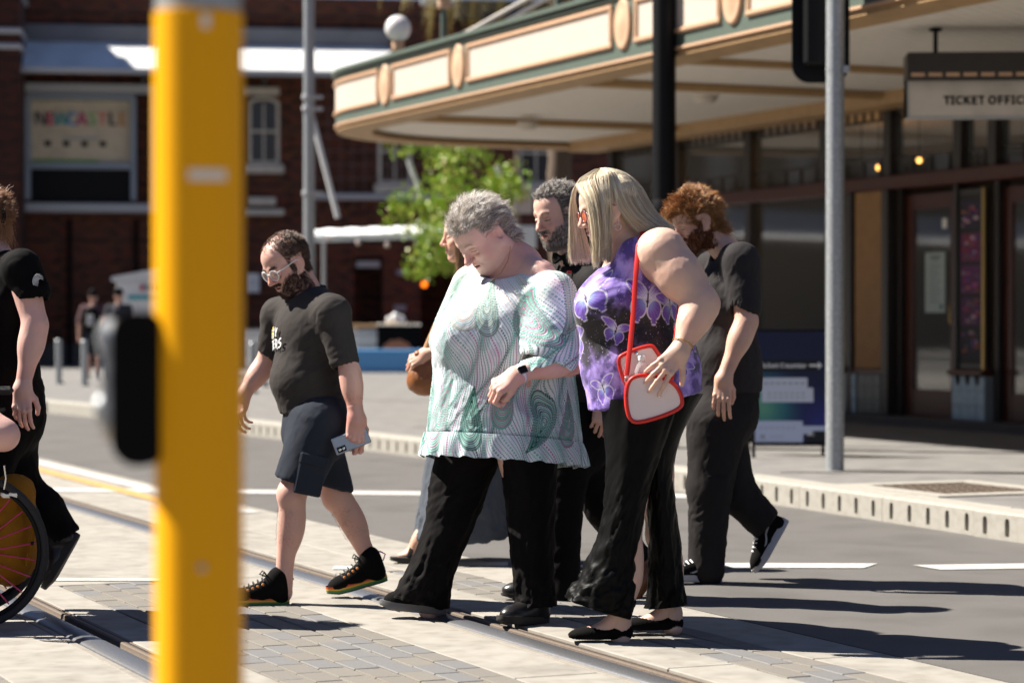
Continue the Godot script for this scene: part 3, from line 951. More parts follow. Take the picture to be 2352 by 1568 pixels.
# ---------------------------------------------------------------- prints: flat pictures on paper and boards
func print_mat(called: String) -> StandardMaterial3D:
	if M.has("print_" + called): return M["print_" + called]
	var r := RandomNumberGenerator.new()
	r.seed = hash(called) % 1000
	var im := Image.create(128, 512, false, Image.FORMAT_RGB8)
	match called:
		"notice":
			im.fill(Color(0.72, 0.78, 0.76))
			im.fill_rect(Rect2i(30, 30, 70, 14), Color(0.35, 0.4, 0.4))
			im.fill_rect(Rect2i(38, 56, 54, 12), Color(0.38, 0.42, 0.42))
			for i in 22:
				im.fill_rect(Rect2i(18 + r.randi() % 14, 92 + i * 16, 60 + r.randi() % 28, 5), Color(0.5, 0.55, 0.54))
			im.fill_rect(Rect2i(96, 440, 18, 44), Color(0.3, 0.42, 0.42))
		"posters":
			im.fill(Color(0.05, 0.03, 0.05))
			var y := 20
			for k in 5:
				var hh := 86
				im.fill_rect(Rect2i(10, y, 108, hh), [Color(0.12, 0.05, 0.2), Color(0.45, 0.06, 0.32), Color(0.38, 0.08, 0.36), Color(0.3, 0.06, 0.3), Color(0.1, 0.06, 0.14)][k])
				for i in 26:
					var c := [Color(0.8, 0.15, 0.1), Color(0.85, 0.5, 0.2), Color(0.7, 0.2, 0.6), Color(0.3, 0.2, 0.6), Color(0.85, 0.7, 0.75)][(r.randi() + k) % 5] as Color
					im.fill_rect(Rect2i(14 + r.randi() % 78, y + 4 + r.randi() % 70, 4 + r.randi() % 26, 3 + r.randi() % 10), c.darkened(r.randf() * 0.6))
				y += 97
		"posters_two":
			im.fill(Color(0.06, 0.04, 0.05))
			var y := 12
			for k in 4:
				var hh := 112
				im.fill_rect(Rect2i(10, y, 108, hh), [Color(0.2, 0.05, 0.1), Color(0.12, 0.38, 0.55), Color(0.25, 0.1, 0.15), Color(0.6, 0.58, 0.5)][k])
				for i in 24:
					var c := [Color(0.75, 0.2, 0.3), Color(0.8, 0.82, 0.85), Color(0.85, 0.5, 0.2), Color(0.15, 0.15, 0.2), Color(0.7, 0.3, 0.4)][r.randi() % 5] as Color
					im.fill_rect(Rect2i(14 + r.randi() % 70, y + 6 + r.randi() % 90, 6 + r.randi() % 30, 3 + r.randi() % 14), c)
				y += 124
	var m := mat("print_" + called, Color(1, 1, 1), 0.6)
	m.albedo_texture = ImageTexture.create_from_image(im)
	m.albedo_color = Color(0.85, 0.85, 0.85)
	return m


# ---------------------------------------------------------------- brick hotel and what stands before it
func build_hotel() -> void:
	var t := thing("brick_hotel", "dark brick hotel with a white verandah roof and a framed town sign", "building", Vector3(0, 0, -60.5), deg_to_rad(8.0))
	var G := 0.1
	var wall := CSGBox3D.new()
	wall.name = "wall"
	wall.size = Vector3(36, 9.2, 6)
	wall.position = Vector3(2.0, 4.6, -3.0)
	wall.material = M.brick
	t.add_child(wall)
	for q: Array in [[-1.55, 1.45, 1.5, 2.7, 4.5], [-3.6, 1.56, 0.72, 2.5, 2.0]]:
		var cut := CSGBox3D.new()
		cut.name = "doorway"
		cut.operation = CSGShape3D.OPERATION_SUBTRACTION
		cut.size = Vector3(q[2], q[3], q[4])
		cut.position = Vector3(q[0] - 2.0, q[1] - 4.6, 3.0)
		cut.material = M.brick
		wall.add_child(cut, true)
	part("side_wing", bx(Vector3(22, 11, 8), 0.0), M.brick_dark, t, Vector3(31.0, 5.5, -4.0))
	# verandah: grey upper sheet, white corrugated roof, gutter, posts
	var b := MB.new()
	var rows := []
	for i in 2:
		var row := PackedVector3Array()
		for k in 200:
			var x := -12.3 + 9.2 * k / 199.0
			row.append(Vector3(x, (7.98 if i == 0 else 7.2) + 0.02 * sin(k * 2.1), 0.25 if i == 0 else 1.75))
		rows.append(row)
	b.grid([rows[1], rows[0]], false)
	part("verandah_roof", b, M.sheet_white, t)
	part("upper_flashing", bx(Vector3(9.2, 0.42, 0.12), 0.02), M.sheet_grey, t, Vector3(-7.7, 8.2, 0.2))
	part("gutter", bx(Vector3(9.3, 0.14, 0.14), 0.02), M.frame_grey, t, Vector3(-7.7, 7.14, 1.8))
	for x: float in [-12.1, -9.1, -6.2, -3.3]:
		part("verandah_bracket", bx(Vector3(0.1, 0.1, 1.7), 0.01), M.dark_timber, t, Vector3(x, 7.05, 0.9))
	part("dark_balcony", bx(Vector3(12.0, 0.5, 0.4), 0.02), M.dark_timber, t, Vector3(4.5, 8.9, 0.4))
	part("string_course", bx(Vector3(17, 0.16, 0.22), 0.02), M.frame_grey, t, Vector3(6.2, 9.12, 0.1))
	for k in 8: part("bracket", bx(Vector3(0.14, 0.5, 0.5), 0.02), M.brick_dark, t, Vector3(-1.2 + k * 1.9, 8.75, 0.2))
	part("chimney_stub", bx(Vector3(1.5, 1.6, 1.0), 0.03), M.brick, t, Vector3(-13.0, 9.9, -0.6))
	# windows: white sashes under pale lintels
	var window := func(x: float, y: float, w: float, h: float, arched: bool, called := "window") -> void:
		var o := Node3D.new()
		o.name = called
		t.add_child(o, true)
		o.position = Vector3(x, y, 0)
		var pane := bx(Vector3(w, h, 0.02))
		part("pane", pane, M.window_dark, o, Vector3(0, 0, 0.02))
		for s: float in [-1.0, 1.0]:
			part("frame", bx(Vector3(0.09, h, 0.1), 0.01), M.frame_cream, o, Vector3(s * (w / 2 - 0.045), 0, 0.06))
		part("frame", bx(Vector3(w, 0.09, 0.1), 0.01), M.frame_cream, o, Vector3(0, -h / 2, 0.062))
		part("meeting_rail", bx(Vector3(w - 0.18, 0.07, 0.08), 0.01), M.frame_cream, o, Vector3(0, 0.02, 0.05))
		part("glazing_bar", bx(Vector3(0.05, h - 0.1, 0.06), 0.01), M.frame_cream, o, Vector3(0, 0, 0.045))
		if arched:
			var a := MB.new()
			var pts := PackedVector3Array()
			for k in 11:
				var q := PI * k / 10
				pts.append(Vector3(cos(q) * (w / 2 - 0.03), h / 2 - 0.08 + sin(q) * 0.16, 0.07))
			a.tube(pts, [0.055], 6)
			part("arched_head", a, M.frame_cream, o)
		part("sill", bx(Vector3(w + 0.2, 0.22, 0.25), 0.02), M.frame_cream, o, Vector3(0, -h / 2 - 0.16, 0.1))
	window.call(-6.19, 5.86, 0.78, 1.5, true)
	window.call(-2.95, 5.4, 0.85, 1.5, false)
	window.call(0.6, 5.4, 0.9, 1.5, false)
	window.call(3.2, 5.4, 0.9, 1.5, false)
	window.call(5.6, 5.4, 0.9, 1.5, false)
	part("lintel", bx(Vector3(0.95, 0.2, 0.2), 0.02), M.frame_cream, t, Vector3(-6.28, 6.86, 0.1))
	part("ledge", bx(Vector3(0.7, 0.2, 0.3), 0.02), M.frame_cream, t, Vector3(-6.25, 4.15, 0.15))
	part("ledge", bx(Vector3(1.0, 0.16, 0.36), 0.02), M.frame_cream, t, Vector3(-6.2, 3.88, 0.18))
	part("ledge", bx(Vector3(3.3, 0.16, 0.3), 0.02), M.frame_grey, t, Vector3(-3.4, 4.28, 0.15))
	for k in 20:
		# lead-light grid of the wide window right of the pole
		var x := -4.9 + (k % 10) * 0.3
		part("glazing_bar", bx(Vector3(0.03, 1.6, 0.05)), M.frame_plum, t, Vector3(x, 5.6 + (k / 10) * 1.7 - 0.85, 0.05))
	for k in 8:
		part("glazing_bar", bx(Vector3(3.0, 0.03, 0.05)), M.frame_plum, t, Vector3(-3.5, 4.4 + k * 0.34, 0.055))
	# doors at street level
	part("fanlight", bx(Vector3(0.6, 0.16, 0.04), 0.01), M.frame_grey, t, Vector3(-3.6, 2.62, -0.12))
	part("plaque", bx(Vector3(0.3, 0.14, 0.04), 0.01), M.frame_blue_grey, t, Vector3(-2.75, 2.42, 0.03))
	part("plaque", bx(Vector3(0.3, 0.14, 0.04), 0.01), M.frame_blue_grey, t, Vector3(-2.82, 1.54, 0.03))
	part("plinth_course", bx(Vector3(10.4, 0.6, 0.12), 0.02), M.stone_dark, t, Vector3(-9.2, 0.35, 0.0))
	for x: float in [-10.9, -9.3, -7.6]:
		part("drain_pipe", bx(Vector3(0.1, 3.6, 0.1), 0.02), M.black_matt, t, Vector3(x, 1.9, 0.08))
	# the pier at the left edge
	var pier := thing("brick_pier", "dark brick end pier with two pale string courses at the picture's edge", "building", Vector3(-12.85, 0, -57.5), deg_to_rad(8.0))
	part("shaft", bx(Vector3(2.4, 10.5, 2.4), 0.02), M.brick_dark, pier, Vector3(0, 5.25, 0))
	for y: float in [7.62, 7.98, 8.9]:
		part("string_course", bx(Vector3(2.5, 0.13, 2.5), 0.03), M.frame_grey, pier, Vector3(0, y, 0))
	# framed sign on the wall
	var s := thing("town_sign", "framed wall sign with NEWCASTLE in coloured letters over a black panel", "sign", Vector3(-10.45, 0, -61.97 + 1.9), deg_to_rad(8.0))
	s.position = Vector3(-10.4 * cos(deg_to_rad(8.0)), 0, -60.5 - sin(deg_to_rad(8.0)) * -10.4 * 1.0)
	part("outer_frame", bx(Vector3(3.5, 0.22, 0.3), 0.02), M.frame_grey, s, Vector3(-0.05, 6.86, 0.25))
	part("outer_frame", bx(Vector3(3.5, 0.22, 0.3), 0.02), M.frame_grey, s, Vector3(-0.05, 3.96, 0.25))
	part("outer_frame", bx(Vector3(0.26, 2.68, 0.3), 0.02), M.frame_grey, s, Vector3(-1.67, 5.41, 0.25))
	part("outer_frame", bx(Vector3(0.26, 2.68, 0.3), 0.02), M.frame_grey, s, Vector3(1.57, 5.41, 0.25))
	part("inner_frame", bx(Vector3(2.6, 0.14, 0.24), 0.02), M.frame_blue_grey, s, Vector3(-0.22, 6.66, 0.2))
	part("inner_frame", bx(Vector3(2.6, 0.16, 0.24), 0.02), M.frame_blue_grey, s, Vector3(-0.22, 4.98, 0.2))
	part("inner_frame", bx(Vector3(0.14, 2.5, 0.24), 0.02), M.frame_blue_grey, s, Vector3(1.04, 5.4, 0.2))
	part("inner_frame", bx(Vector3(0.14, 2.5, 0.24), 0.02), M.frame_blue_grey, s, Vector3(-1.5, 5.4, 0.2))
	part("print_board", bx(Vector3(2.4, 1.5, 0.06)), M.sign_board, s, Vector3(-0.22, 5.82, 0.12))
	part("green_stripe", bx(Vector3(1.6, 0.07, 0.02)), M.sign_green, s, Vector3(-0.6, 5.1, 0.16))
	part("black_panel", bx(Vector3(2.4, 0.86, 0.06)), M.black_paint, s, Vector3(-0.22, 4.48, 0.12))
	var word := "NEWCASTLE"
	var cols := [Color(0.05, 0.04, 0.06), Color(0.5, 0.05, 0.12), Color(0.02, 0.28, 0.30), Color(0.08, 0.25, 0.55), Color(0.40, 0.03, 0.14), Color(0.25, 0.45, 0.18), Color(0.65, 0.20, 0.16), Color(0.05, 0.02, 0.03), Color(0.50, 0.25, 0.10)]
	var sf := SystemFont.new()
	sf.font_names = PackedStringArray(["Droid Sans"])
	sf.font_weight = 800
	for i in 9:
		var tm := TextMesh.new()
		tm.text = word[i]
		tm.font = sf
		tm.font_size = 48
		tm.pixel_size = 0.0092
		tm.depth = 0.03
		part("letter", tm, mat("sign_letter_%d" % i, cols[i], 0.6), s, Vector3(-1.18 + i * 0.245, 6.12, 0.17))
	for i in 4:
		part("emblem", bx(Vector3(0.16, 0.13, 0.02), 0.01), M.black_matt, s, Vector3(-1.02 + i * 0.44, 5.52, 0.16))
	part("caption_line", bx(Vector3(0.85, 0.035, 0.02)), M.frame_blue_grey, s, Vector3(-0.22, 5.66, 0.16))
	var row := thing("row_house", "long brick row with a white awning beyond the brick pier, outside the picture", "building", Vector3(-38, 0, -64.0), deg_to_rad(8.0))
	part("wall", bx(Vector3(46, 10.4, 6)), M.brick_dark, row, Vector3(0, 5.2, -3))
	part("verandah_roof", bx(Vector3(44, 0.08, 2.6), 0.02), M.sheet_white, row, Vector3(0, 4.6, 1.3)).rotation.x = 0.42
	for k in 11: part("window", bx(Vector3(1.3, 1.7, 0.1), 0.02), M.frame_cream, row, Vector3(-20 + k * 4.0, 6.9, 0.02))
	# buildings outside the picture that shade and mirror: the street's other side, low brick front
	var o := thing("terrace", "brick terrace across the street with a pale awning strip", "building", S(-22, 30), TURN)
	part("wall", bx(Vector3(8, 9, 60)), M.brick_dark, o, Vector3(-4, 4.5, 0))
	part("awning_strip", bx(Vector3(2.4, 0.4, 44), 0.03), M.sheet_white, o, Vector3(1.2, 3.6, 0))
	for k in 12:
		part("window", bx(Vector3(0.1, 1.6, 1.4)), M.frame_grey, o, Vector3(0.05, 6.4, -24 + k * 4.4))


func build_street_things() -> void:
	# ------- poles
	var t := thing("yellow_pole", "yellow painted steel pole, very close and out of focus", "pole", Vector3(-0.441, 0, -3.4))
	var b := MB.new()
	b.lathe([Vector2(0.0001, 0.0), Vector2(0.0625, 0.0), Vector2(0.0625, 0.0), Vector2(0.0625, 1.632), Vector2(0.0625, 1.632), Vector2(0.059, 1.634), Vector2(0.0001, 1.634)], 40)
	part("sleeve", b, M.yellow_pole_paint, t)
	b = MB.new()
	b.lathe([Vector2(0.06, 1.634), Vector2(0.06, 3.4), Vector2(0.0001, 3.4)], 40)
	part("upper_tube", b, M.galvanised, t)
	b = MB.new()
	for k in 8:
		var a0 := -2.35 + k * 0.11
		b.quad(Vector3(cos(a0) * -0.0632, 1.395, sin(a0) * -0.0632), Vector3(cos(a0 + 0.11) * -0.0632, 1.395, sin(a0 + 0.11) * -0.0632), Vector3(cos(a0 + 0.11) * -0.0632, 1.41, sin(a0 + 0.11) * -0.0632), Vector3(cos(a0) * -0.0632, 1.41, sin(a0) * -0.0632))
	part("sticker", b, M.sticker, t)
	part("sticker", bx(Vector3(0.012, 0.02, 0.002), 0.0), M.sticker, t, Vector3(0.018, 1.615, 0.061))
	for y: float in [0.62, 0.86]:
		b = MB.new()
		b.lathe([Vector2(0.001, 0.0035), Vector2(0.005, 0.002), Vector2(0.006, 0.0)], 10, Vector3.ZERO, Basis(Vector3(1, 0, 0), Vector3(0, 0, 1), Vector3(0, -1, 0)))
		part("bolt", b, M.galvanised, t, Vector3(0.012, y, 0.0625))
	var box := thing("push_button_box", "black pedestrian push button box with a metal face on the yellow pole", "push button", Vector3(-0.441, 1.106, -3.4))
	b = MB.new()
	b.prism(rect(0.215, 0.078, 0.036, 6), -0.032, 0.04, Basis(Vector3(0, 1, 0), Vector3(-1, 0, 0), Vector3(0, 0, 1)))
	part("housing", b, M.black_matt, box, Vector3(-0.078, 0, 0.0))
	b = MB.new()
	b.prism(rect(0.17, 0.06, 0.028, 6), 0, 0.014, Basis(Vector3(0, 1, 0), Vector3(0, 0, -1), Vector3(-1, 0, 0)))
	part("face_plate", b, M.galvanised, box, Vector3(-0.117, 0.012, 0.004))
	b = MB.new()
	b.lathe([Vector2(0.0225, 0.0), Vector2(0.0225, 0.008), Vector2(0.018, 0.013), Vector2(0.001, 0.014)], 20, Vector3.ZERO, Basis(Vector3(0, 1, 0), Vector3(-1, 0, 0), Vector3(0, 0, 1)))
	part("button", b, M.galvanised, box, Vector3(-0.131, -0.03, 0.004))
	b = MB.new()
	b.tube(PackedVector3Array([Vector3(-0.131, 0.05, 0.0), Vector3(-0.137, 0.07, 0.0), Vector3(-0.131, 0.09, 0.0)]), [0.008])
	part("arrow_boss", b, M.galvanised, box)

	t = thing("galvanised_pole", "grey galvanised signal pole standing on the footpath by the kerb", "pole", Vector3(2.323, 0.13, -17.37))
	b = MB.new()
	b.lathe([Vector2(0.0001, 0.0), Vector2(0.066, 0.0), Vector2(0.066, 0.0), Vector2(0.066, 2.4), Vector2(0.0675, 2.403), Vector2(0.0675, 2.44), Vector2(0.066, 2.443), Vector2(0.066, 4.4), Vector2(0.0001, 4.42)], 32)
	part("tube", b, M.galvanised, t)
	b = MB.new()
	b.lathe([Vector2(0.068, 2.865), Vector2(0.0685, 2.865), Vector2(0.0685, 2.885), Vector2(0.068, 2.885)], 24)
	b.box(Vector3(0.07, 2.875, 0.05), Vector3(0.05, 0.05, 0.04), 0.006)
	part("clamp_band", b, M.galvanised, t)
	var sig := thing("traffic_signal", "black traffic signal seen from behind, on the galvanised pole", "traffic signal", Vector3(2.25, 2.937, -17.62))
	b = MB.new()
	b.prism(rect(0.42, 1.25, 0.13, 8), -0.02, 0.0)
	part("backboard", b, M.black_paint, sig, Vector3(0, 0.625, 0))
	part("lantern_body", bx(Vector3(0.26, 1.0, 0.14), 0.02), M.black_paint, sig, Vector3(0, 0.62, 0.07))
	for k in 3:
		b = MB.new()
		b.lathe([Vector2(0.115, 0), Vector2(0.115, 0.2), Vector2(0.11, 0.2), Vector2(0.11, 0.0)], 20, Vector3.ZERO, Basis(Vector3(1, 0, 0), Vector3(0, 0, -1), Vector3(0, 1, 0)))
		part("visor", b, M.black_matt, sig, Vector3(0, 0.3 + k * 0.33, -0.02))
	part("mount_arm", bx(Vector3(0.05, 0.05, 0.14), 0.004), M.galvanised, sig, Vector3(0.07, -0.02 + 0.1, 0.2))

	t = thing("black_pole", "thick black street light pole in front of the awning", "pole", Vector3(1.29, 0.13, -20.5))
	b = MB.new()
	b.lathe([Vector2(0.0001, 0), Vector2(0.125, 0), Vector2(0.125, 0), Vector2(0.125, 2.0), Vector2(0.10, 2.1), Vector2(0.10, 2.1), Vector2(0.098, 7.5), Vector2(0.0001, 7.5)], 36)
	part("shaft", b, M.black_paint, t)
	b = MB.new()
	b.prism(rect(0.11, 0.55, 0.02), 0.119, 0.128)
	part("access_door", b, M.black_matt, t, Vector3(0, 1.55, 0))
	part("side_conduit", bx(Vector3(0.02, 2.0, 0.03), 0.004), M.red_timber, t, Vector3(-0.135, 1.1, 0))

	t = thing("grey_pole", "tall pale grey catenary pole behind the bearded man in glasses", "pole", Vector3(-2.77, 0.1, -33))
	b = MB.new()
	b.lathe([Vector2(0.0001, 0), Vector2(0.078, 0), Vector2(0.075, 4.7), Vector2(0.072, 9), Vector2(0.0001, 9)], 24)
	part("shaft", b, M.galvanised, t)
	for y: float in [4.0, 4.16, 2.85]:
		b = MB.new()
		b.lathe([Vector2(0.08, -0.03), Vector2(0.095, -0.03), Vector2(0.095, 0.03), Vector2(0.08, 0.03)], 18, Vector3(0, y, 0))
		b.box(Vector3(0.12, y, 0), Vector3(0.14, 0.05, 0.05), 0.006)
		part("bracket", b, M.frame_grey, t)

	# ------- A-frame board
	t = thing("sandwich_board", "blue and green A-frame board pointing to the ticket counter", "sandwich board", Vector3(2.2, 0.13, -19.2), deg_to_rad(-1.0))
	var lean := deg_to_rad(11.0)
	for side in 2:
		var leaf := Node3D.new()
		leaf.name = "leaf"
		t.add_child(leaf, true)
		leaf.position = Vector3(0, 0, 0.26 if side == 0 else -0.26)
		leaf.rotation = Vector3(-lean if side == 0 else -lean, 0.0 if side == 0 else PI, 0)
		for s: float in [-1.0, 1.0]:
			part("rail", bx(Vector3(0.025, 1.05, 0.025), 0.004), M.black_paint, leaf, Vector3(s * 0.30, 0.50, 0))
		part("rail", bx(Vector3(0.6, 0.025, 0.025), 0.004), M.black_paint, leaf, Vector3(0, 0.11, 0))
		part("rail", bx(Vector3(0.6, 0.025, 0.025), 0.004), M.black_paint, leaf, Vector3(0, 1.02, 0))
		var q := MB.new()
		q.quad(Vector3(-0.29, 0.12, 0.005), Vector3(0.29, 0.12, 0.005), Vector3(0.29, 1.01, 0.005), Vector3(-0.29, 1.01, 0.005))
		part("print", q, board_mat(), leaf)
		part("backing", bx(Vector3(0.58, 0.89, 0.006)), M.black_matt, leaf, Vector3(0, 0.565, 0))
		var sf := SystemFont.new()
		sf.font_names = PackedStringArray(["Droid Sans"])
		sf.font_weight = 700
		for w: Array in [["Ticket Counter", 0.0022, Vector3(-0.06, 0.735, 0.0075)], ["NC", 0.0018, Vector3(0.15, 0.19, 0.0075)]]:
			var tm := TextMesh.new()
			tm.text = w[0]
			tm.font = sf
			tm.font_size = 24
			tm.pixel_size = w[1]
			tm.depth = 0.002
			part("lettering", tm, M.white_paint, leaf, w[2])
		var ar := MB.new()
		ar.prism(PackedVector2Array([Vector2(-0.05, -0.008), Vector2(0.02, -0.008), Vector2(0.02, -0.03), Vector2(0.05, 0), Vector2(0.02, 0.03), Vector2(0.02, 0.008), Vector2(-0.05, 0.008)]), 0, 0.002)
		part("arrow", ar, M.white_paint, leaf, Vector3(0.20, 0.735, 0.0065))

	# ------- bollards
	var first: Node3D
	var spots := [[-7.79, 41.5, "first steel bollard from the picture's edge, left of the backpack man"], [-7.12, 40.2, "steel bollard in front of the man with the backpack"], [-6.55, 40.0, "steel bollard beside the black button box, right of the backpack man"], [-3.87, 36.0, "steel bollard beside the yellow pole, before the picket fence"], [-4.05, 39.5, "steel bollard just behind the one beside the yellow pole"]]
	for q: Array in spots:
		var o: Node3D
		if first == null:
			o = thing("bollard", q[2], "bollard", Vector3(q[0], 0.1, -q[1]), 0.0, "steel bollards on the far footpath")
			b = MB.new()
			b.lathe([Vector2(0.075, 0.0), Vector2(0.075, 0.015), Vector2(0.055, 0.02), Vector2(0.055, 0.02), Vector2(0.055, 0.76), Vector2(0.05, 0.79), Vector2(0.0001, 0.795)], 20)
			part("tube", b, M.galvanised, o)
			b = MB.new()
			b.lathe([Vector2(0.06, 0.0), Vector2(0.06, 0.06)], 16, Vector3(0.03, 0.0, -0.02))
			part("foot", b, M.black_matt, o)
			first = o
		else:
			o = first.duplicate()
			o.name = numbered("bollard")
			add_child(o)
			o.position = Vector3(q[0], 0.1, -q[1])
			o.set_meta("label", q[2])

	# ------- fence, banner, table, menu board, kiosk, signs
	for q: Array in [[-3.45, 11, "white picket fence behind the blue banner", 1.07], [-5.75, 9, "short white picket fence run beside the yellow pole", 1.14]]:
		t = thing("picket_fence", q[2], "fence", Vector3(q[0], 0.1, -52.0))
		var pk := MB.new()
		pk.prism(PackedVector2Array([Vector2(-0.025, 0), Vector2(0.025, 0), Vector2(0.025, 0.9), Vector2(0, 0.95), Vector2(-0.025, 0.9)]), 0, 0.02)
		var pm := pk.mesh()
		for k: int in q[1]:
			part("picket", pm, M.white_paint, t, Vector3(k * 0.07, 0, 0.02))
		for y: float in [0.25, 0.7]:
			part("rail", bx(Vector3(q[1] * 0.07, 0.06, 0.03)), M.white_paint, t, Vector3((q[1] - 1) * 0.035, y, 0))
	t = thing("barrier_banner", "low blue fabric barrier in front of the picket fence", "banner", Vector3(-2.55, 0.1, -50.5))
	part("fabric", bx(Vector3(2.3, 0.5, 0.05), 0.02), M.blue_banner, t, Vector3(-0.1, 0.27, 0))
	for x: float in [-1.2, 0.0, 1.0]:
		part("foot", bx(Vector3(0.05, 0.03, 0.4)), M.frame_grey, t, Vector3(x, 0.015, 0))
	t = thing("menu_board", "black food board printed with a red and orange pizza shape", "sign", Vector3(-2.4, 0.1, -51.5))
	part("board", bx(Vector3(0.95, 0.6, 0.05), 0.01), M.black_matt, t, Vector3(0, 0.72, 0))
	part("leg", bx(Vector3(0.05, 0.45, 0.05)), M.black_matt, t, Vector3(-0.4, 0.22, 0))
	part("leg", bx(Vector3(0.05, 0.45, 0.05)), M.black_matt, t, Vector3(0.4, 0.22, 0))
	b = MB.new()
	var half := PackedVector2Array()
	for k in 15:
		half.append(Vector2(cos(PI * k / 14) * 0.32, sin(PI * k / 14) * 0.24 * (1.0 + 0.08 * sin(k * 2.3))))
	b.prism(half, 0.026, 0.032)
	part("food_print", b, M.terracotta, t, Vector3(-0.05, 0.47, 0))
	b = MB.new()
	for k in 12:
		b.lathe([Vector2(0.0001, -0.03), Vector2(0.03, -0.01), Vector2(0.03, 0.01), Vector2(0.0001, 0.03)], 8, Vector3(-0.45 + k * 0.08, 1.03, 0.01 * (k % 3)))
	part("light_string", b, M.sticker, t)
	t = thing("outdoor_table", "long timber outdoor table in front of the brick doorway", "table", Vector3(-2.95, 0.1, -53.4))
	part("top", bx(Vector3(1.15, 0.07, 0.6), 0.01), M.table_timber, t, Vector3(0, 1.0, 0))
	for x: float in [-0.5, 0.5]:
		part("leg", bx(Vector3(0.07, 0.97, 0.5)), M.table_timber, t, Vector3(x, 0.48, 0))
	for q: Array in [[-0.02, 0.1, "white jug standing tallest on the outdoor table"], [-0.16, 0.07, "small white cup left of the jug on the outdoor table"], [0.12, 0.075, "round white pot right of the jug on the outdoor table"]]:
		var jg := thing("crockery", q[2], "crockery", Vector3(-2.55 + q[0], 1.135, -53.3))
		b = MB.new()
		b.lathe([Vector2(0.0001, 0), Vector2(q[1] * 0.8, 0), Vector2(q[1], q[1]), Vector2(q[1] * 0.85, q[1] * 2), Vector2(q[1] * 0.5, q[1] * 2.6), Vector2(0.0001, q[1] * 2.6)], 14)
		part("pot", b, M.white_paint, jg)
	t = thing("kiosk", "small white kiosk with a sloping roof and coloured sign behind the pole", "kiosk", Vector3(-6.75, 0.1, -47.2))
	part("body", bx(Vector3(1.9, 1.75, 1.2), 0.02), M.sheet_white, t, Vector3(0.06, 1.0, 0))
	b = MB.new()
	b.prism(PackedVector2Array([Vector2(-0.98, 1.88), Vector2(1.05, 1.88), Vector2(1.05, 2.32), Vector2(-0.98, 1.96)]), -0.62, 0.62)
	part("roof_wedge", b, M.sheet_white, t)
	part("teal_band", bx(Vector3(1.5, 0.09, 0.02)), M.sign_teal, t, Vector3(0.1, 1.56, 0.612))
	for k in 6:
		part("letter_block", bx(Vector3(0.085, 0.11, 0.015), 0.004), M["sign_letter_%d" % (k + 1)], t, Vector3(-0.38 + k * 0.11, 1.75, 0.61))
	part("counter_panel", bx(Vector3(1.6, 0.5, 0.03), 0.01), M.frame_grey, t, Vector3(0.06, 0.7, 0.61))
	t = thing("wall_notice", "square white notice on the brick wall beside the yellow pole", "sign", Vector3(-6.2, 1.9, -59.2), deg_to_rad(8.0))
	part("board", bx(Vector3(0.32, 0.46, 0.04), 0.01), M.white_paint, t, Vector3(-0.15, 0.24, 0))
	part("text_line", bx(Vector3(0.2, 0.03, 0.01)), M.frame_grey, t, Vector3(-0.15, 0.3, 0.022))
	part("text_line", bx(Vector3(0.2, 0.03, 0.01)), M.frame_grey, t, Vector3(-0.15, 0.2, 0.022))
	t = thing("post_sign", "pink and white street sign on a brown post behind the tree", "sign", Vector3(0.2, 0.1, -44))
	part("post", bx(Vector3(0.1, 4.6, 0.08), 0.01), M.pinkish_post, t, Vector3(-0.1, 2.3, 0))
	part("panel", bx(Vector3(0.36, 0.52, 0.03), 0.01), M.pinkish_sign, t, Vector3(0.0, 3.32, 0.05))
	part("text_line", bx(Vector3(0.22, 0.03, 0.01)), M.terracotta, t, Vector3(0, 3.42, 0.068))
	part("text_line", bx(Vector3(0.22, 0.03, 0.01)), M.terracotta, t, Vector3(0, 3.3, 0.068))
	part("lower_panel", bx(Vector3(0.52, 0.42, 0.03), 0.01), M.white_paint, t, Vector3(-0.02, 2.63, 0.05))
	# ------- white market umbrella and its stays
	t = thing("canvas_shade", "low flat white canvas shade stretched in front of the brick wall", "shade", Vector3(-2.3, 0.1, -43))
	b = MB.new()
	var rows := []
	for i in 9:
		var row := PackedVector3Array()
		for k in 25:
			var x := -1.22 + 2.6 * k / 24.0
			row.append(Vector3(x, 2.62 + 0.16 * sin(PI * i / 8.0) + 0.035 * x + 0.012 * sin(k * 1.7 + i), 1.1 - 2.4 * i / 8.0))
		rows.append(row)
	b.grid(rows, false)
	part("canopy", b, M.canvas_white, t)
	part("valance", bx(Vector3(2.6, 0.11, 0.02)), M.canvas_white, t, Vector3(0.08, 2.57, 1.1)).rotation.z = 0.035
	for x: float in [-1.15, 1.3]: part("rear_post", bx(Vector3(0.06, 2.6, 0.06), 0.01), M.frame_grey, t, Vector3(x, 1.3, -1.28))
	for q: Array in [[Vector3(-3.175, 4.54, -38), Vector3(-2.74, 2.83, -38), "white stay"], [Vector3(-1.72, 3.88, -40), Vector3(-1.5, 3.3, -40), "b"], [Vector3(-0.26, 3.78, -40), Vector3(-0.06, 3.3, -40), "c"]]:
		var lab: String = {"white stay": "long white pole leaning beside the grey catenary pole", "b": "short white leaning pole among the tree leaves", "c": "short white leaning pole left of the pink street sign"}[q[2]]
		t = thing("leaning_pole", lab, "pole", Vector3.ZERO, 0.0, "white leaning poles")
		b = MB.new()
		b.tube(PackedVector3Array([q[0], q[1]]), [0.04], 12)
		part("tube", b, M.white_paint, t)
	t = thing("light_string", "string of round pale bulbs hanging under the white shade", "light string")
	b = MB.new()
	var wire := PackedVector3Array()
	for k in 13:
		wire.append(Vector3(-3.4 + k * 0.25, 2.72 - 0.16 * sin(PI * k / 12.0), -41.6))
	b.tube(wire, [0.008], 6)
	part("wire", b, M.black_matt, t)
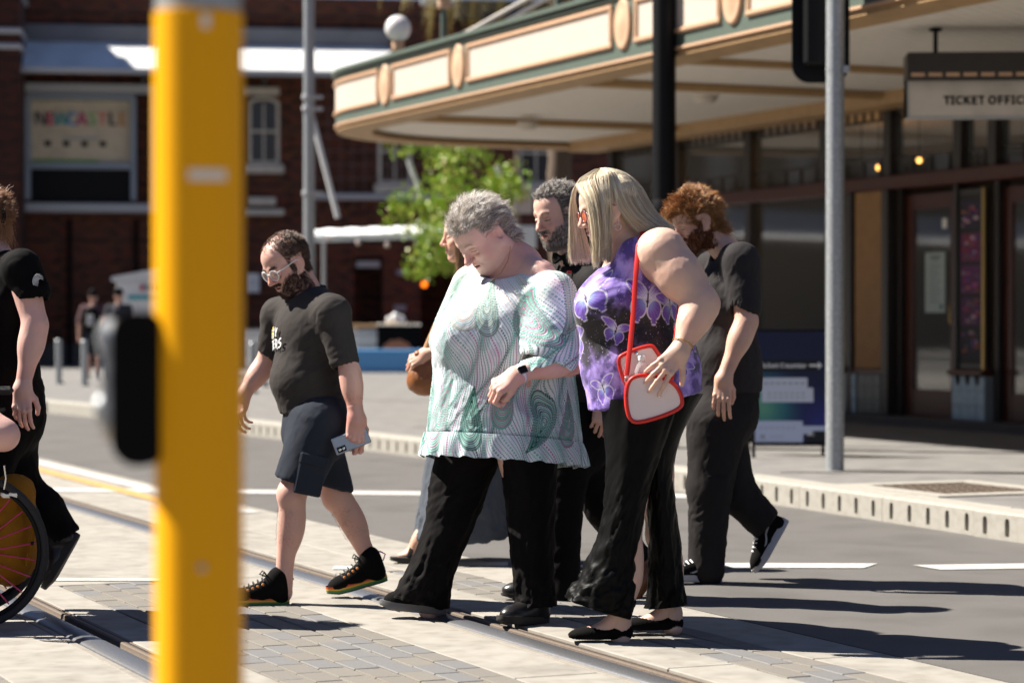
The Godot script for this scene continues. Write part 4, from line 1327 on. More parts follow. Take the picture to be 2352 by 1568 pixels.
	for k in 6:
		b = MB.new()
		b.lathe([Vector2(0.0001, -0.1), Vector2(0.035, -0.085), Vector2(0.045, -0.055), Vector2(0.03, -0.02), Vector2(0.018, 0.0)], 12)
		part("bulb", b, M.pinkish_sign, t, wire[1 + k * 2])
	t = thing("amber_lamp", "round amber lamp glowing in the dark doorway", "lamp", Vector3(-2.13, 2.1, -58.6))
	b = MB.new()
	b.lathe([Vector2(0.001, -0.07), Vector2(0.05, -0.05), Vector2(0.07, 0), Vector2(0.05, 0.05), Vector2(0.001, 0.07)], 14)
	var gm := mat("lamp_glow_amber", Color(1.0, 0.5, 0.1), 0.5)
	gm.emission_enabled = true
	gm.emission = Color(1.0, 0.45, 0.06)
	gm.emission_energy_multiplier = 1.2
	part("bulb", b, gm, t)
	b = MB.new()
	b.tube(PackedVector3Array([Vector3(0, 0.07, 0), Vector3(0, 0.6, -0.1), Vector3(0, 0.62, -1.6)]), [0.012])
	part("bracket", b, M.black_matt, t)
	var li := OmniLight3D.new()
	li.name = "glow"
	t.add_child(li)
	li.light_energy = 0.08
	li.light_color = Color(1.0, 0.5, 0.12)
	li.light_size = 0.07
	li.omni_range = 15.0
	li.omni_attenuation = 2.0
	li.shadow_enabled = true


func board_mat() -> StandardMaterial3D:
	if M.has("board_print"): return M.board_print
	var im := Image.create(290, 445, false, Image.FORMAT_RGB8)
	for y in 445:
		for x in 290:
			var u := x / 290.0
			var v := y / 445.0
			var d := Vector2(u - 0.12, (v - 0.68) * 1.3).length()
			var c := Color(0.05, 0.07, 0.22).lerp(Color(0.16, 0.16, 0.48), smoothstep(0.3, 1.0, u) * smoothstep(0.4, 0.85, v))
			c = c.lerp(Color(0.15, 0.40, 0.45), smoothstep(0.62, 0.25, d))
			c = c.lerp(Color(0.36, 0.60, 0.50), smoothstep(0.36, 0.0, d))
			im.set_pixel(x, y, c)
	im.fill_rect(Rect2i(0, 112, 262, 50), Color(0.03, 0.03, 0.04))
	im.fill_rect(Rect2i(0, 186, 212, 54), Color(0.78, 0.8, 0.86))
	im.fill_rect(Rect2i(30, 226, 204, 58), Color(0.78, 0.8, 0.86))
	im.fill_rect(Rect2i(0, 358, 190, 87), Color(0.74, 0.78, 0.88))
	im.fill_rect(Rect2i(0, 378, 278, 34), Color(0.74, 0.78, 0.88))
	im.fill_rect(Rect2i(198, 408, 92, 37), Color(0.03, 0.03, 0.04))
	im.fill_rect(Rect2i(226, 398, 64, 12), Color(0.03, 0.03, 0.04))
	for k in 7:
		im.fill_rect(Rect2i(40 + k * 24, 206, 17, 6), Color(0.55, 0.57, 0.64))
		im.fill_rect(Rect2i(54 + k * 22, 246, 15, 5), Color(0.6, 0.62, 0.68))
		im.fill_rect(Rect2i(54 + k * 22, 262, 15, 5), Color(0.6, 0.62, 0.68))
		im.fill_rect(Rect2i(20 + k * 21, 384, 14, 5), Color(0.6, 0.63, 0.7))
		if k > 2: im.fill_rect(Rect2i(18 + k * 14, 418, 10, 4), Color(0.62, 0.65, 0.72))
	im.fill_rect(Rect2i(22, 412, 20, 18), Color(0.6, 0.63, 0.7))
	var m := mat("board_print", Color(1, 1, 1), 0.45)
	m.albedo_texture = ImageTexture.create_from_image(im)
	m.albedo_color = Color(1, 1, 1)
	return m


# ---------------------------------------------------------------- trees and plants
func leaf_mesh(L: float, W: float) -> ArrayMesh:
	var b := MB.new()
	b.quad(Vector3(0, 0, 0), Vector3(W / 2, L * 0.45, 0.12 * W), Vector3(0, L, -0.1 * L), Vector3(-W / 2, L * 0.45, 0.12 * W))
	return b.mesh()


func build_trees() -> void:
	var r := RandomNumberGenerator.new()
	r.seed = 77
	var t := thing("street_tree", "young street tree with bright green leaves in front of the brick hotel", "tree", Vector3(-0.55, 0.1, -40.0))
	var trunk := MB.new()
	trunk.tube(PackedVector3Array([Vector3(0.3, 0, 0), Vector3(0.27, 1.0, 0), Vector3(0.2, 2.2, 0.0), Vector3(0.02, 3.0, 0.05), Vector3(-0.1, 3.9, 0)]), [0.07, 0.06, 0.05, 0.035, 0.012], 10)
	part("trunk", trunk, M.bark, t)
	var clumps := []
	for k in 17:
		var a := r.randf() * TAU
		var tip := Vector3(-0.35 + cos(a) * (0.35 + r.randf() * 0.75), 2.35 + r.randf() * 1.7, sin(a) * 0.8)
		if k < 3: tip = Vector3(-0.95 + k * 0.16, 1.95 + k * 0.2, 0.3)
		var base := Vector3(0.1, clampf(tip.y - 0.7, 1.8, 3.2), 0)
		var br := MB.new()
		br.tube(PackedVector3Array([base, base.lerp(tip, 0.5) + Vector3(0, 0.12, 0), tip]), [0.024, 0.014, 0.005], 6)
		part("limb", br, M.bark, t)
		clumps.append([tip, 0.26 + r.randf() * 0.2])
		clumps.append([base.lerp(tip, 0.6) + Vector3(0, 0.15, 0), 0.2 + r.randf() * 0.15])
	var mm := MultiMesh.new()
	mm.transform_format = MultiMesh.TRANSFORM_3D
	mm.use_colors = true
	mm.mesh = leaf_mesh(0.085, 0.05)
	mm.instance_count = 3800
	for i in 3800:
		var c: Array = clumps[r.randi() % clumps.size()]
		var dirv := Vector3(r.randfn(), r.randfn(), r.randfn()).normalized()
		var p: Vector3 = c[0] + dirv * c[1] * pow(r.randf(), 0.4) * Vector3(1.15, 0.85, 1.0)
		var bs := Basis(Vector3(r.randfn(), r.randfn(), r.randfn()).normalized(), r.randf() * TAU).scaled(Vector3.ONE * r.randf_range(0.7, 1.35))
		mm.set_instance_transform(i, Transform3D(bs, p))
		var g := r.randf()
		mm.set_instance_color(i, Color(0.55 + 0.5 * g, 0.75 + 0.3 * r.randf(), 0.5 + 0.4 * g))
	var cr := MultiMeshInstance3D.new()
	cr.multimesh = mm
	cr.material_override = M.leaf
	cr.name = "crown"
	cr.set_meta("kind", "stuff")
	t.add_child(cr)
	# palm: dry skirt of fronds hanging above the awning
	t = thing("palm_tree", "tall palm with dry drooping fronds rising behind the awning", "tree", Vector3(0.75, 0.1, -36.5))
	var tr := MB.new()
	var pts := PackedVector3Array()
	var rad := []
	for k in 40:
		pts.append(Vector3(0.04 * sin(k * 0.3), k * 0.195, 0.0))
		rad.append(0.17 + (0.02 if k % 2 else 0.0))
	tr.tube(pts, rad, 16)
	part("trunk", tr, M.bark, t)
	for k in 46:
		var az := TAU * k / 46.0 + r.randf() * 0.2
		var dry := k % 3 != 0
		var fr := MB.new()
		var out := 2.1 + r.randf() * 0.9 if dry else 1.9 + r.randf() * 0.5
		var drop := 2.0 + r.randf() * 0.8 if dry else 0.6 + r.randf()
		var sp := PackedVector3Array()
		var srad := []
		for i in 11:
			var f := i / 10.0
			var h := out * sin(minf(f * 1.5, PI / 2))
			sp.append(Vector3(cos(az) * h, 7.6 + 0.5 * sin(f * 2.2) - drop * f * f, sin(az) * h))
			srad.append(0.022 * (1.0 - 0.8 * f))
		fr.tube(sp, srad, 5)
		for i in 44:
			var f := 0.15 + 0.85 * i / 43.0
			var at := sp[mini(int(f * 10), 9)].lerp(sp[mini(int(f * 10) + 1, 10)], f * 10 - int(f * 10))
			var along := (sp[mini(int(f * 10) + 1, 10)] - sp[mini(int(f * 10), 9)]).normalized()
			for s: float in [-1.0, 1.0]:
				var sd := along.cross(Vector3.UP).normalized() * s
				var ln := 0.42 * (1.0 - 0.55 * f) + r.randf() * 0.08
				var tip := at + sd * ln * 0.55 + along * ln * 0.4 + Vector3(0, -ln * 0.6, 0)
				var wd := along * 0.012
				fr.quad(at - wd, at + wd, tip + wd * 0.2, tip - wd * 0.2)
		part("frond", fr, M.frond_dry if dry else M.frond_green, t)
	# potted shrub by the far wall
	for q: Array in [[-7.05, 46.0, "leafy potted plant beside the man with the backpack"], [-5.25, 44.0, "small potted plant partly behind the yellow pole"]]:
		t = thing("potted_plant", q[2], "plant", Vector3(q[0] - 0.45, 0.1, -q[1] - 3.0))
		var pot := MB.new()
		pot.lathe([Vector2(0.0001, 0), Vector2(0.13, 0), Vector2(0.17, 0.3), Vector2(0.15, 0.3), Vector2(0.0001, 0.27)], 16)
		part("pot", pot, M.terracotta, t)
		var lv := MB.new()
		for i in 90:
			var a := r.randf() * TAU
			var bs := Basis(Vector3(cos(a), 0.4 * r.randfn(), sin(a)).normalized(), r.randfn() * 0.8)
			var at := Vector3(r.randfn() * 0.12, 0.45 + r.randf() * 0.4, r.randfn() * 0.12)
			lv.quad(at, at + bs * Vector3(0.03, 0.08, 0), at + bs * Vector3(0, 0.18, 0.02), at + bs * Vector3(-0.03, 0.08, 0))
		part("leaves", lv, M.frond_green, t)


# ---------------------------------------------------------------- bodies and clothes: smooth unions of tapered capsules and ellipsoids, meshed as surface nets
class Field:
	var ty := PackedInt32Array()
	var a := PackedVector3Array()
	var ab := PackedVector3Array()
	var iv := PackedFloat32Array()
	var ra := PackedFloat32Array()
	var dr := PackedFloat32Array()
	var kk := PackedFloat32Array()
	var ax := PackedVector3Array()
	var sq := PackedFloat32Array()
	var xf: Array[Transform3D] = []
	var lo := Vector3(1e9, 1e9, 1e9)
	var hi := Vector3(-1e9, -1e9, -1e9)
	var kmax := 0.0

	func _add(t: int, p: Vector3, d: Vector3, r0: float, r1: float, k: float, n: Vector3, s: float, x: Transform3D, reach: Vector3) -> void:
		ty.append(t); a.append(p); ab.append(d); iv.append(1.0 / maxf(d.length_squared(), 1e-9)); ra.append(r0); dr.append(r1 - r0); kk.append(k); ax.append(n); sq.append(s); xf.append(x)
		kmax = maxf(kmax, k)
		if t < 3:
			lo = lo.min(p.min(p + d) - reach)
			hi = hi.max(p.max(p + d) + reach)

	func cap(p: Vector3, q: Vector3, r0: float, r1: float, k := 0.03) -> void:
		_add(0, p, q - p, r0, r1, k, Vector3.ZERO, 1.0, Transform3D(), Vector3.ONE * maxf(r0, r1))

	func chain(pts: Array, rad: Array, k := 0.03) -> void:
		for i in pts.size() - 1: cap(pts[i], pts[i + 1], rad[i], rad[i + 1], k)

	func ecap(p: Vector3, q: Vector3, r0: float, r1: float, n: Vector3, s: float, k := 0.03) -> void:
		# capsule whose section is s times as thick along n
		_add(1, p, q - p, r0, r1, k, n.normalized(), s, Transform3D(), Vector3.ONE * maxf(r0, r1) * maxf(1.0, s))

	func ell(c: Vector3, r: Vector3, b := Basis(), k := 0.03) -> void:
		var m := Transform3D(b * Basis.from_scale(r), c).affine_inverse()
		_add(2, c, Vector3.ZERO, minf(r.x, minf(r.y, r.z)), 0, k, r, 1.0, m, Vector3.ONE * maxf(r.x, maxf(r.y, r.z)))

	func cut_ell(c: Vector3, r: Vector3, b := Basis(), k := 0.01) -> void:
		var m := Transform3D(b * Basis.from_scale(r), c).affine_inverse()
		_add(12, c, Vector3.ZERO, minf(r.x, minf(r.y, r.z)), 0, k, r, 1.0, m, Vector3.ZERO)

	func cut_cap(p: Vector3, q: Vector3, r0: float, r1: float, k := 0.01) -> void:
		_add(10, p, q - p, r0, r1, k, Vector3.ZERO, 1.0, Transform3D(), Vector3.ZERO)

	func keep_above(c: Vector3, n: Vector3, k := 0.010) -> void:
		# keeps what lies on the side that n points to
		_add(20, c, Vector3.ZERO, 0, 0, k, n.normalized(), 1.0, Transform3D(), Vector3.ZERO)

	func one(i: int, p: Vector3) -> float:
		var t := ty[i] % 10
		if t == 0 and ty[i] < 20:
			var pa := p - a[i]
			var h := clampf(pa.dot(ab[i]) * iv[i], 0.0, 1.0)
			return (pa - ab[i] * h).length() - ra[i] - dr[i] * h
		if t == 1:
			var pa := p - a[i]
			var s := sq[i]
			pa -= ax[i] * (ax[i].dot(pa) * (1.0 - 1.0 / s))
			var h := clampf(pa.dot(ab[i]) * iv[i], 0.0, 1.0)
			return ((pa - ab[i] * h).length() - ra[i] - dr[i] * h) * minf(1.0, s)
		if t == 2:
			var q := xf[i] * p
			var k0 := q.length()
			var k1 := (q / ax[i]).length()
			return k0 * (k0 - 1.0) / maxf(k1, 1e-6)
		return (a[i] - p).dot(ax[i])

	func at(p: Vector3, idx: PackedInt32Array) -> float:
		var d := 1e3
		for i in idx:
			var e := one(i, p)
			var k := kk[i]
			if ty[i] < 10:
				var h := maxf(k - absf(d - e), 0.0)
				d = minf(d, e) - h * h * 0.25 / k
			elif ty[i] < 20:
				e = -e
				var h := maxf(k - absf(d - e), 0.0)
				d = maxf(d, e) + h * h * 0.25 / k
			else:
				var h := maxf(k - absf(d - e), 0.0)
				d = maxf(d, e) + h * h * 0.25 / k
		return d


class Job:
	var field: Field
	var cell := 0.01
	var disp: Callable
	var tint: Callable
	var uvf: Callable
	var smooth := 1
	var v := PackedVector3Array()
	var n := PackedVector3Array()
	var c := PackedColorArray()
	var uv := PackedVector2Array()
	var ix := PackedInt32Array()

	func run() -> void:
		_nets()
		_normals()
		if smooth > 0 and disp.is_valid():
			for i in v.size(): v[i] += n[i] * (disp.call(v[i], n[i]) as float)
			_normals()
		if tint.is_valid():
			c.resize(v.size())
			for i in v.size(): c[i] = tint.call(v[i], n[i])
		if uvf.is_valid():
			uv.resize(v.size())
			for i in v.size(): uv[i] = uvf.call(v[i], n[i])

	func _normals() -> void:
		n = PackedVector3Array()
		n.resize(v.size())
		for i in range(0, ix.size(), 3):
			var a := ix[i]; var b := ix[i + 1]; var d := ix[i + 2]
			var m := (v[d] - v[a]).cross(v[b] - v[a])
			n[a] += m; n[b] += m; n[d] += m
		for i in n.size(): n[i] = n[i].normalized()

	func _nets() -> void:
		var B := 4
		var lo := field.lo - Vector3.ONE * cell * 3
		var size := (field.hi + Vector3.ONE * cell * 3 - lo) / cell
		var bx := int(size.x / B) + 1; var by := int(size.y / B) + 1; var bz := int(size.z / B) + 1
		var nx := bx * B + 1; var ny := by * B + 1; var nz := bz * B + 1
		var val := PackedFloat32Array()
		val.resize(nx * ny * nz)
		val.fill(1e9)
		var vid := PackedInt32Array()
		vid.resize(nx * ny * nz)
		vid.fill(-1)
		var all := PackedInt32Array(range(field.ty.size()))
		var hd := cell * B * 0.87
		var active := PackedInt32Array()
		var sy := nx
		var sz := nx * ny
		# coarse pass: 4 blocks a side, to skip empty space
		var Q := 4
		for qz in range(0, bz, Q): for qy in range(0, by, Q): for qx in range(0, bx, Q):
			var qc := lo + Vector3(qx + Q * 0.5, qy + Q * 0.5, qz + Q * 0.5) * cell * B
			var qd := field.at(qc, all)
			if absf(qd) > hd * Q * 1.7: continue
			var qi := PackedInt32Array()
			for i in all:
				var e := field.one(i, qc)
				if field.ty[i] >= 20 or (field.ty[i] < 10 and e < maxf(qd, 0.0) + 2.4 * hd * Q + field.kk[i]) or (field.ty[i] >= 10 and e < 2.4 * hd * Q + field.kk[i]): qi.append(i)
			for kz in range(qz, mini(qz + Q, bz)): for ky in range(qy, mini(qy + Q, by)): for kx in range(qx, mini(qx + Q, bx)):
				var cc := lo + Vector3(kx + 0.5, ky + 0.5, kz + 0.5) * cell * B
				var d := field.at(cc, qi)
				if absf(d) > hd * 1.6: continue
				var id := PackedInt32Array()
				for i in qi:
					var e := field.one(i, cc)
					if field.ty[i] >= 20 or (field.ty[i] < 10 and e < maxf(d, 0.0) + 2.6 * hd + field.kk[i]) or (field.ty[i] >= 10 and e < 2.6 * hd + field.kk[i]): id.append(i)
				active.append(kx + bx * (ky + by * kz))
				for z in B + 1:
					for y in B + 1:
						var o := (kx * B) + sy * (ky * B + y) + sz * (kz * B + z)
						var p := lo + Vector3(kx * B, ky * B + y, kz * B + z) * cell
						for x in B + 1:
							if val[o] > 1e8: val[o] = field.at(p, id)
							o += 1
							p.x += cell
		var corner := PackedInt32Array([0, 1, sy, sy + 1, sz, sz + 1, sy + sz, sy + sz + 1])
		var cpos := [Vector3(0, 0, 0), Vector3(1, 0, 0), Vector3(0, 1, 0), Vector3(1, 1, 0), Vector3(0, 0, 1), Vector3(1, 0, 1), Vector3(0, 1, 1), Vector3(1, 1, 1)]
		var edges := PackedInt32Array([0, 1, 2, 3, 4, 5, 6, 7, 0, 2, 1, 3, 4, 6, 5, 7, 0, 4, 1, 5, 2, 6, 3, 7])
		var cells := PackedInt32Array()
		for blk in active:
			var kx := blk % bx
			var ky := (blk / bx) % by
			var kz := blk / (bx * by)
			for z in B: for y in B: for x in B:
				var o := kx * B + x + sy * (ky * B + y) + sz * (kz * B + z)
				var m := 0
				for q in 8:
					if val[o + corner[q]] < 0.0: m += 1
				if m == 0 or m == 8: continue
				var s := Vector3.ZERO
				var w := 0
				for e in range(0, 24, 2):
					var v0 := val[o + corner[edges[e]]]
					var v1 := val[o + corner[edges[e + 1]]]
					if (v0 < 0.0) != (v1 < 0.0):
						s += (cpos[edges[e]] as Vector3).lerp(cpos[edges[e + 1]], v0 / (v0 - v1))
						w += 1
				vid[o] = v.size()
				v.append(lo + (Vector3(kx * B + x, ky * B + y, kz * B + z) + s / w) * cell)
				cells.append(o)
		for o in cells:
			var v0 := val[o] < 0.0
			for ax in 3:
				var st := 1 if ax == 0 else (sy if ax == 1 else sz)
				if v0 == (val[o + st] < 0.0): continue
				var p := sy if ax == 0 else (sz if ax == 1 else 1)
				var q := sz if ax == 0 else (1 if ax == 1 else sy)
				var i0 := vid[o - p - q]; var i1 := vid[o - q]; var i2 := vid[o]; var i3 := vid[o - p]
				if i0 < 0 or i1 < 0 or i3 < 0: continue
				# clockwise seen from outside
				if v0: ix.append_array(PackedInt32Array([i0, i2, i1, i0, i3, i2]))
				else: ix.append_array(PackedInt32Array([i0, i1, i2, i0, i2, i3]))


func joined_mesh(list: Array) -> ArrayMesh:
	var a := []
	a.resize(Mesh.ARRAY_MAX)
	var v := PackedVector3Array(); var n := PackedVector3Array(); var c := PackedColorArray(); var uv := PackedVector2Array(); var ix := PackedInt32Array()
	for j in list:
		var k := v.size()
		v.append_array(j.v); n.append_array(j.n)
		if j.c.size(): c.append_array(j.c)
		if j.uv.size(): uv.append_array(j.uv)
		var cp: PackedInt32Array = j.ix.duplicate()
		if k:
			for i in cp.size(): cp[i] += k
		ix.append_array(cp)
	a[Mesh.ARRAY_VERTEX] = v; a[Mesh.ARRAY_NORMAL] = n
	if c.size() == v.size(): a[Mesh.ARRAY_COLOR] = c
	if uv.size() == v.size(): a[Mesh.ARRAY_TEX_UV] = uv
	a[Mesh.ARRAY_INDEX] = ix
	var m := ArrayMesh.new()
	m.add_surface_from_arrays(Mesh.PRIMITIVE_TRIANGLES, a)
	return m


# strands of hair: thin three-sided tubes along given curves
class Strands:
	var make: Callable   # (index, rng) -> Array [points, radius, colour]
	var count := 1000
	var seed_ := 1
	var v := PackedVector3Array()
	var n := PackedVector3Array()
	var c := PackedColorArray()
	var uv := PackedVector2Array()
	var ix := PackedInt32Array()

	func run() -> void:
		var r := RandomNumberGenerator.new()
		r.seed = seed_
		for i in count:
			var got: Array = make.call(i, r)
			if got.is_empty(): continue
			var pts: PackedVector3Array = got[0]
			var rad: float = got[1]
			var col: Color = got[2]
			var m := pts.size()
			var k := v.size()
			var side := Vector3(0.31, 0.2, 0.93)
			for j in m:
				var d := (pts[mini(j + 1, m - 1)] - pts[maxi(j - 1, 0)]).normalized()
				var x := side.cross(d).normalized()
				var y := d.cross(x)
				var rr := rad * (1.0 - 0.75 * pow(float(j) / (m - 1), 3.0))
				for q in 3:
					var u := x * cos(TAU * q / 3.0) + y * sin(TAU * q / 3.0)
					v.append(pts[j] + u * rr)
					n.append(u)
					c.append(col)
			for j in m - 1:
				for q in 3:
					var a := k + j * 3 + q
					var b := k + j * 3 + (q + 1) % 3
					ix.append_array(PackedInt32Array([a, a + 3, b, b, a + 3, b + 3]))


# ---------------------------------------------------------------- people: shared anatomy
func ss(a: float, b: float, x: float) -> float:
	return smoothstep(a, b, x)


class Walker:
	# one person: a local frame at the feet, x along the picture, y up, z towards the street's camera side
	var at := Vector3.ZERO
	var depth := 10.0
	var node: Node3D
	var outs: Array = []     # [name, jobs, material, parent name, label]
	var skin := Color(0.5, 0.3, 0.22)
	var fwd := Vector3(-1, 0, 0)
	var left := Vector3(0, 0, 1)
	var body: Array = []

	func face(deg: float) -> void:
		# heading: 0 = straight along -x, positive turns the chest towards +z
		var r := deg_to_rad(deg)
		fwd = Vector3(-cos(r), 0, sin(r))
		left = Vector3(sin(r), 0, cos(r))

	func j(x: float, y: float, z := 0.0) -> Vector3:
		# a point of the survey drawing (2352 wide, lens 5553, eye height 1.2, horizon 738) at z metres in front of this person's plane
		var d := depth - z
		return Vector3((x - 1176.0) * d / 5553.0 - at.x, 1.2 + (738.0 - y) * d / 5553.0, z)

	func basis() -> Basis:
		return Basis(left, Vector3.UP, fwd)


func walker(ground_y: float, x0: float) -> Walker:
	var w := Walker.new()
	w.depth = 6664.0 / (ground_y - 738.0)
	w.at = Vector3((x0 - 1176.0) * w.depth / 5553.0, 0, -w.depth)
	return w


func head_frame(origin: Vector3, yaw: float, pitch: float, roll: float, s := 1.0) -> Transform3D:
	# yaw 0 looks along -x, positive towards +z; pitch positive looks down; roll positive tips the crown towards the person's left
	var b := Basis(Vector3(0, 1, 0), -PI / 2 + deg_to_rad(yaw)) * Basis(Vector3(1, 0, 0), deg_to_rad(pitch)) * Basis(Vector3(0, 0, 1), -deg_to_rad(roll))
	return Transform3D(b.scaled_local(Vector3.ONE * s), origin)


func head_shape(f: Field, H: Transform3D, o: Dictionary) -> void:
	var s := H.basis.x.length()
	var B := H.basis.orthonormalized()
	var e := func(x: float, y: float, z: float, rx: float, ry: float, rz: float, k: float, tilt := 0.0) -> void:
		f.ell(H * Vector3(x, y, z), Vector3(rx, ry, rz) * s, B * Basis(Vector3(1, 0, 0), tilt), k * s)
	var cp := func(p: Vector3, q: Vector3, r0: float, r1: float, k: float) -> void:
		f.cap(H * p, H * q, r0 * s, r1 * s, k * s)
	var fat: float = o.get("fat", 0.0)
	e.call(0, 0.035, -0.014, 0.077, 0.086, 0.097, 0.02)
	e.call(0, 0.045, 0.036, 0.062, 0.05, 0.05, 0.03)
	e.call(0, -0.03, 0.026, 0.062 + fat * 0.6, 0.075, 0.062, 0.035)
	for q: float in [-1.0, 1.0]:
		cp.call(Vector3(q * (0.055 + fat), -0.045, -0.002), Vector3(q * 0.02, -0.098, 0.056), 0.022 + fat, 0.018, 0.03)
		e.call(q * 0.039, -0.03, 0.058, 0.025, 0.022, 0.024, 0.02)
		cp.call(Vector3(q * 0.018, 0.021, 0.085), Vector3(q * 0.042, 0.022, 0.072), 0.010, 0.009, 0.014)
	e.call(0, -0.1, 0.066, 0.021, 0.017, 0.018, 0.022)
	if fat > 0.0: e.call(0, -0.1, 0.025, 0.045 + fat, 0.03 + fat, 0.05, 0.04)
	e.call(0, -0.062, 0.074, 0.03, 0.022, 0.018, 0.016)
	# eye hollows, then lids over the eyes
	for q: float in [-1.0, 1.0]:
		f.cut_ell(H * Vector3(q * 0.032, 0.003, 0.097), Vector3(0.020, 0.0135, 0.018) * s, B, 0.010 * s)
		e.call(q * 0.0315, 0.0, 0.0745, 0.0155, 0.0115, 0.0125, 0.003)
		cp.call(Vector3(q * 0.019, 0.002, 0.0865), Vector3(q * 0.044, 0.001, 0.079), 0.0028, 0.0024, 0.005)
		cp.call(Vector3(q * 0.019, -0.0085, 0.085), Vector3(q * 0.042, -0.0095, 0.078), 0.002, 0.002, 0.006)
	# nose
	var ns: float = o.get("nose", 1.0)
	cp.call(Vector3(0, 0.016, 0.088), Vector3(0, -0.012, 0.099), 0.0075, 0.0085, 0.012)
	cp.call(Vector3(0, -0.012, 0.099), Vector3(0, -0.031, 0.096 + 0.014 * ns), 0.0085, 0.0115 * ns, 0.008)
	for q: float in [-1.0, 1.0]:
		e.call(q * 0.0125 * ns, -0.036, 0.098, 0.0085, 0.0075, 0.011, 0.006)
		f.cut_ell(H * Vector3(q * 0.0065, -0.0435, 0.104), Vector3(0.0035, 0.003, 0.005) * s, B, 0.003 * s)
	# lips, philtrum, mouth line
	var my: float = o.get("mouth", 0.0)
	cp.call(Vector3(-0.020, -0.0615, 0.081), Vector3(0, -0.0565, 0.0915), 0.0035, 0.0055, 0.005)
	cp.call(Vector3(0.020, -0.0615, 0.081), Vector3(0, -0.0565, 0.0915), 0.0035, 0.0055, 0.005)
	cp.call(Vector3(-0.017, -0.0645 - my, 0.081), Vector3(0.0, -0.069 - my, 0.0895), 0.0035, 0.0062, 0.005)
	cp.call(Vector3(0.017, -0.0645 - my, 0.081), Vector3(0.0, -0.069 - my, 0.0895), 0.0035, 0.0062, 0.005)
	f.cut_ell(H * Vector3(0, -0.0625 - my / 2, 0.093), Vector3(0.019, 0.0012 + my / 2, 0.010) * s, B, 0.003 * s)
	if o.has("age"):
		for q: float in [-1.0, 1.0]:
			f.cut_cap(H * Vector3(q * 0.02, -0.038, 0.099), H * Vector3(q * 0.034, -0.064, 0.083), (0.003 + 0.002 * o.age) * s, 0.003 * s, 0.008 * s)
			f.cut_cap(H * Vector3(q * 0.02, -0.012, 0.092), H * Vector3(q * 0.042, -0.016, 0.079), 0.003 * s, 0.002 * s, 0.009 * s)
	# ears
	for q: float in [-1.0, 1.0]:
		var eb := B * Basis(Vector3(1, 0, 0), -0.2) * Basis(Vector3(0, 1, 0), q * -0.35)
		f.ell(H * Vector3(q * 0.079, -0.006, -0.012), Vector3(0.0065, 0.031, 0.019) * s, eb, 0.006 * s)
		f.cut_ell(H * Vector3(q * 0.089, -0.006, -0.007), Vector3(0.007, 0.017, 0.010) * s, eb, 0.005 * s)
		f.ell(H * Vector3(q * 0.077, -0.033, -0.004), Vector3(0.006, 0.009, 0.008) * s, eb, 0.006 * s)


func skin_noise(seed_: int) -> FastNoiseLite:
	var n := FastNoiseLite.new()
	n.seed = seed_
	n.frequency = 14.0
	n.fractal_octaves = 4
	return n


func head_tint(H: Transform3D, o: Dictionary) -> Callable:
	var inv := H.affine_inverse()
	var skin: Color = o.skin
	var hair: Color = o.get("hair", Color(0.1, 0.06, 0.04))
	var scalp = o.get("scalp")
	var beard = o.get("beard")
	var bc: Color = o.get("beard_color", hair)
	var brow: Color = o.get("brow", hair)
	var lip: Color = o.get("lip", Color(skin.r * 0.85, skin.g * 0.55, skin.b * 0.55))
	var red: float = o.get("red", 0.5)
	var nz := skin_noise(5)
	var my: float = o.get("mouth", 0.0)
	return func(p: Vector3, _n: Vector3) -> Color:
		var q := inv * p
		var v := nz.get_noise_3dv(p * 1.0)
		var c := skin * (1.0 + 0.16 * v)
		c = c.lerp(Color(skin.r * 1.02, skin.g * 0.72, skin.b * 0.68), red * clampf(0.55 * ss(0.05, 0.0, absf(q.y + 0.03)) * ss(0.02, 0.05, q.z) + 0.5 * ss(0.025, 0.0, (q - Vector3(0, -0.03, 0.11)).length()) + 0.5 * ss(0.06, 0.075, absf(q.x)) * ss(0.04, 0.0, absf(q.y)) + v * 0.5, 0.0, 1.0))
		if q.z > 0.05:
			var ax := absf(q.x)
			# lips
			var l := ss(0.0085, 0.006, absf(q.y + 0.0625 + my / 2 - 0.0)) * ss(0.0225, 0.019, ax) * ss(0.074, 0.08, q.z)
			c = c.lerp(lip, 0.85 * l)
			if absf(q.y + 0.0628 + my / 2) < 0.0022 + my / 2 and ax < 0.019: c = c.lerp(Color(0.06, 0.02, 0.02), 0.75)
			# lashes along the lowered lids, and the brows
			var ey := q.y + 0.0045
			if absf(ey) < 0.0026 and ax > 0.018 and ax < 0.045: c = c.lerp(Color(0.03, 0.02, 0.018), 0.75)
			var by := q.y - (0.021 + 0.006 * ss(0.012, 0.03, ax) - 0.006 * ss(0.035, 0.05, ax))
			c = c.lerp(brow, 0.6 * ss(0.006, 0.003, absf(by)) * ss(0.012, 0.017, ax) * ss(0.051, 0.044, ax))
		if beard != null: c = c.lerp(bc, 0.85 * clampf((beard.call(q) as float) + v * 0.2, 0.0, 1.0))
		if scalp != null: c = c.lerp(hair, clampf((scalp.call(q) as float), 0.0, 1.0))
		return Color(clampf(c.r, 0, 1), clampf(c.g, 0, 1), clampf(c.b, 0, 1))


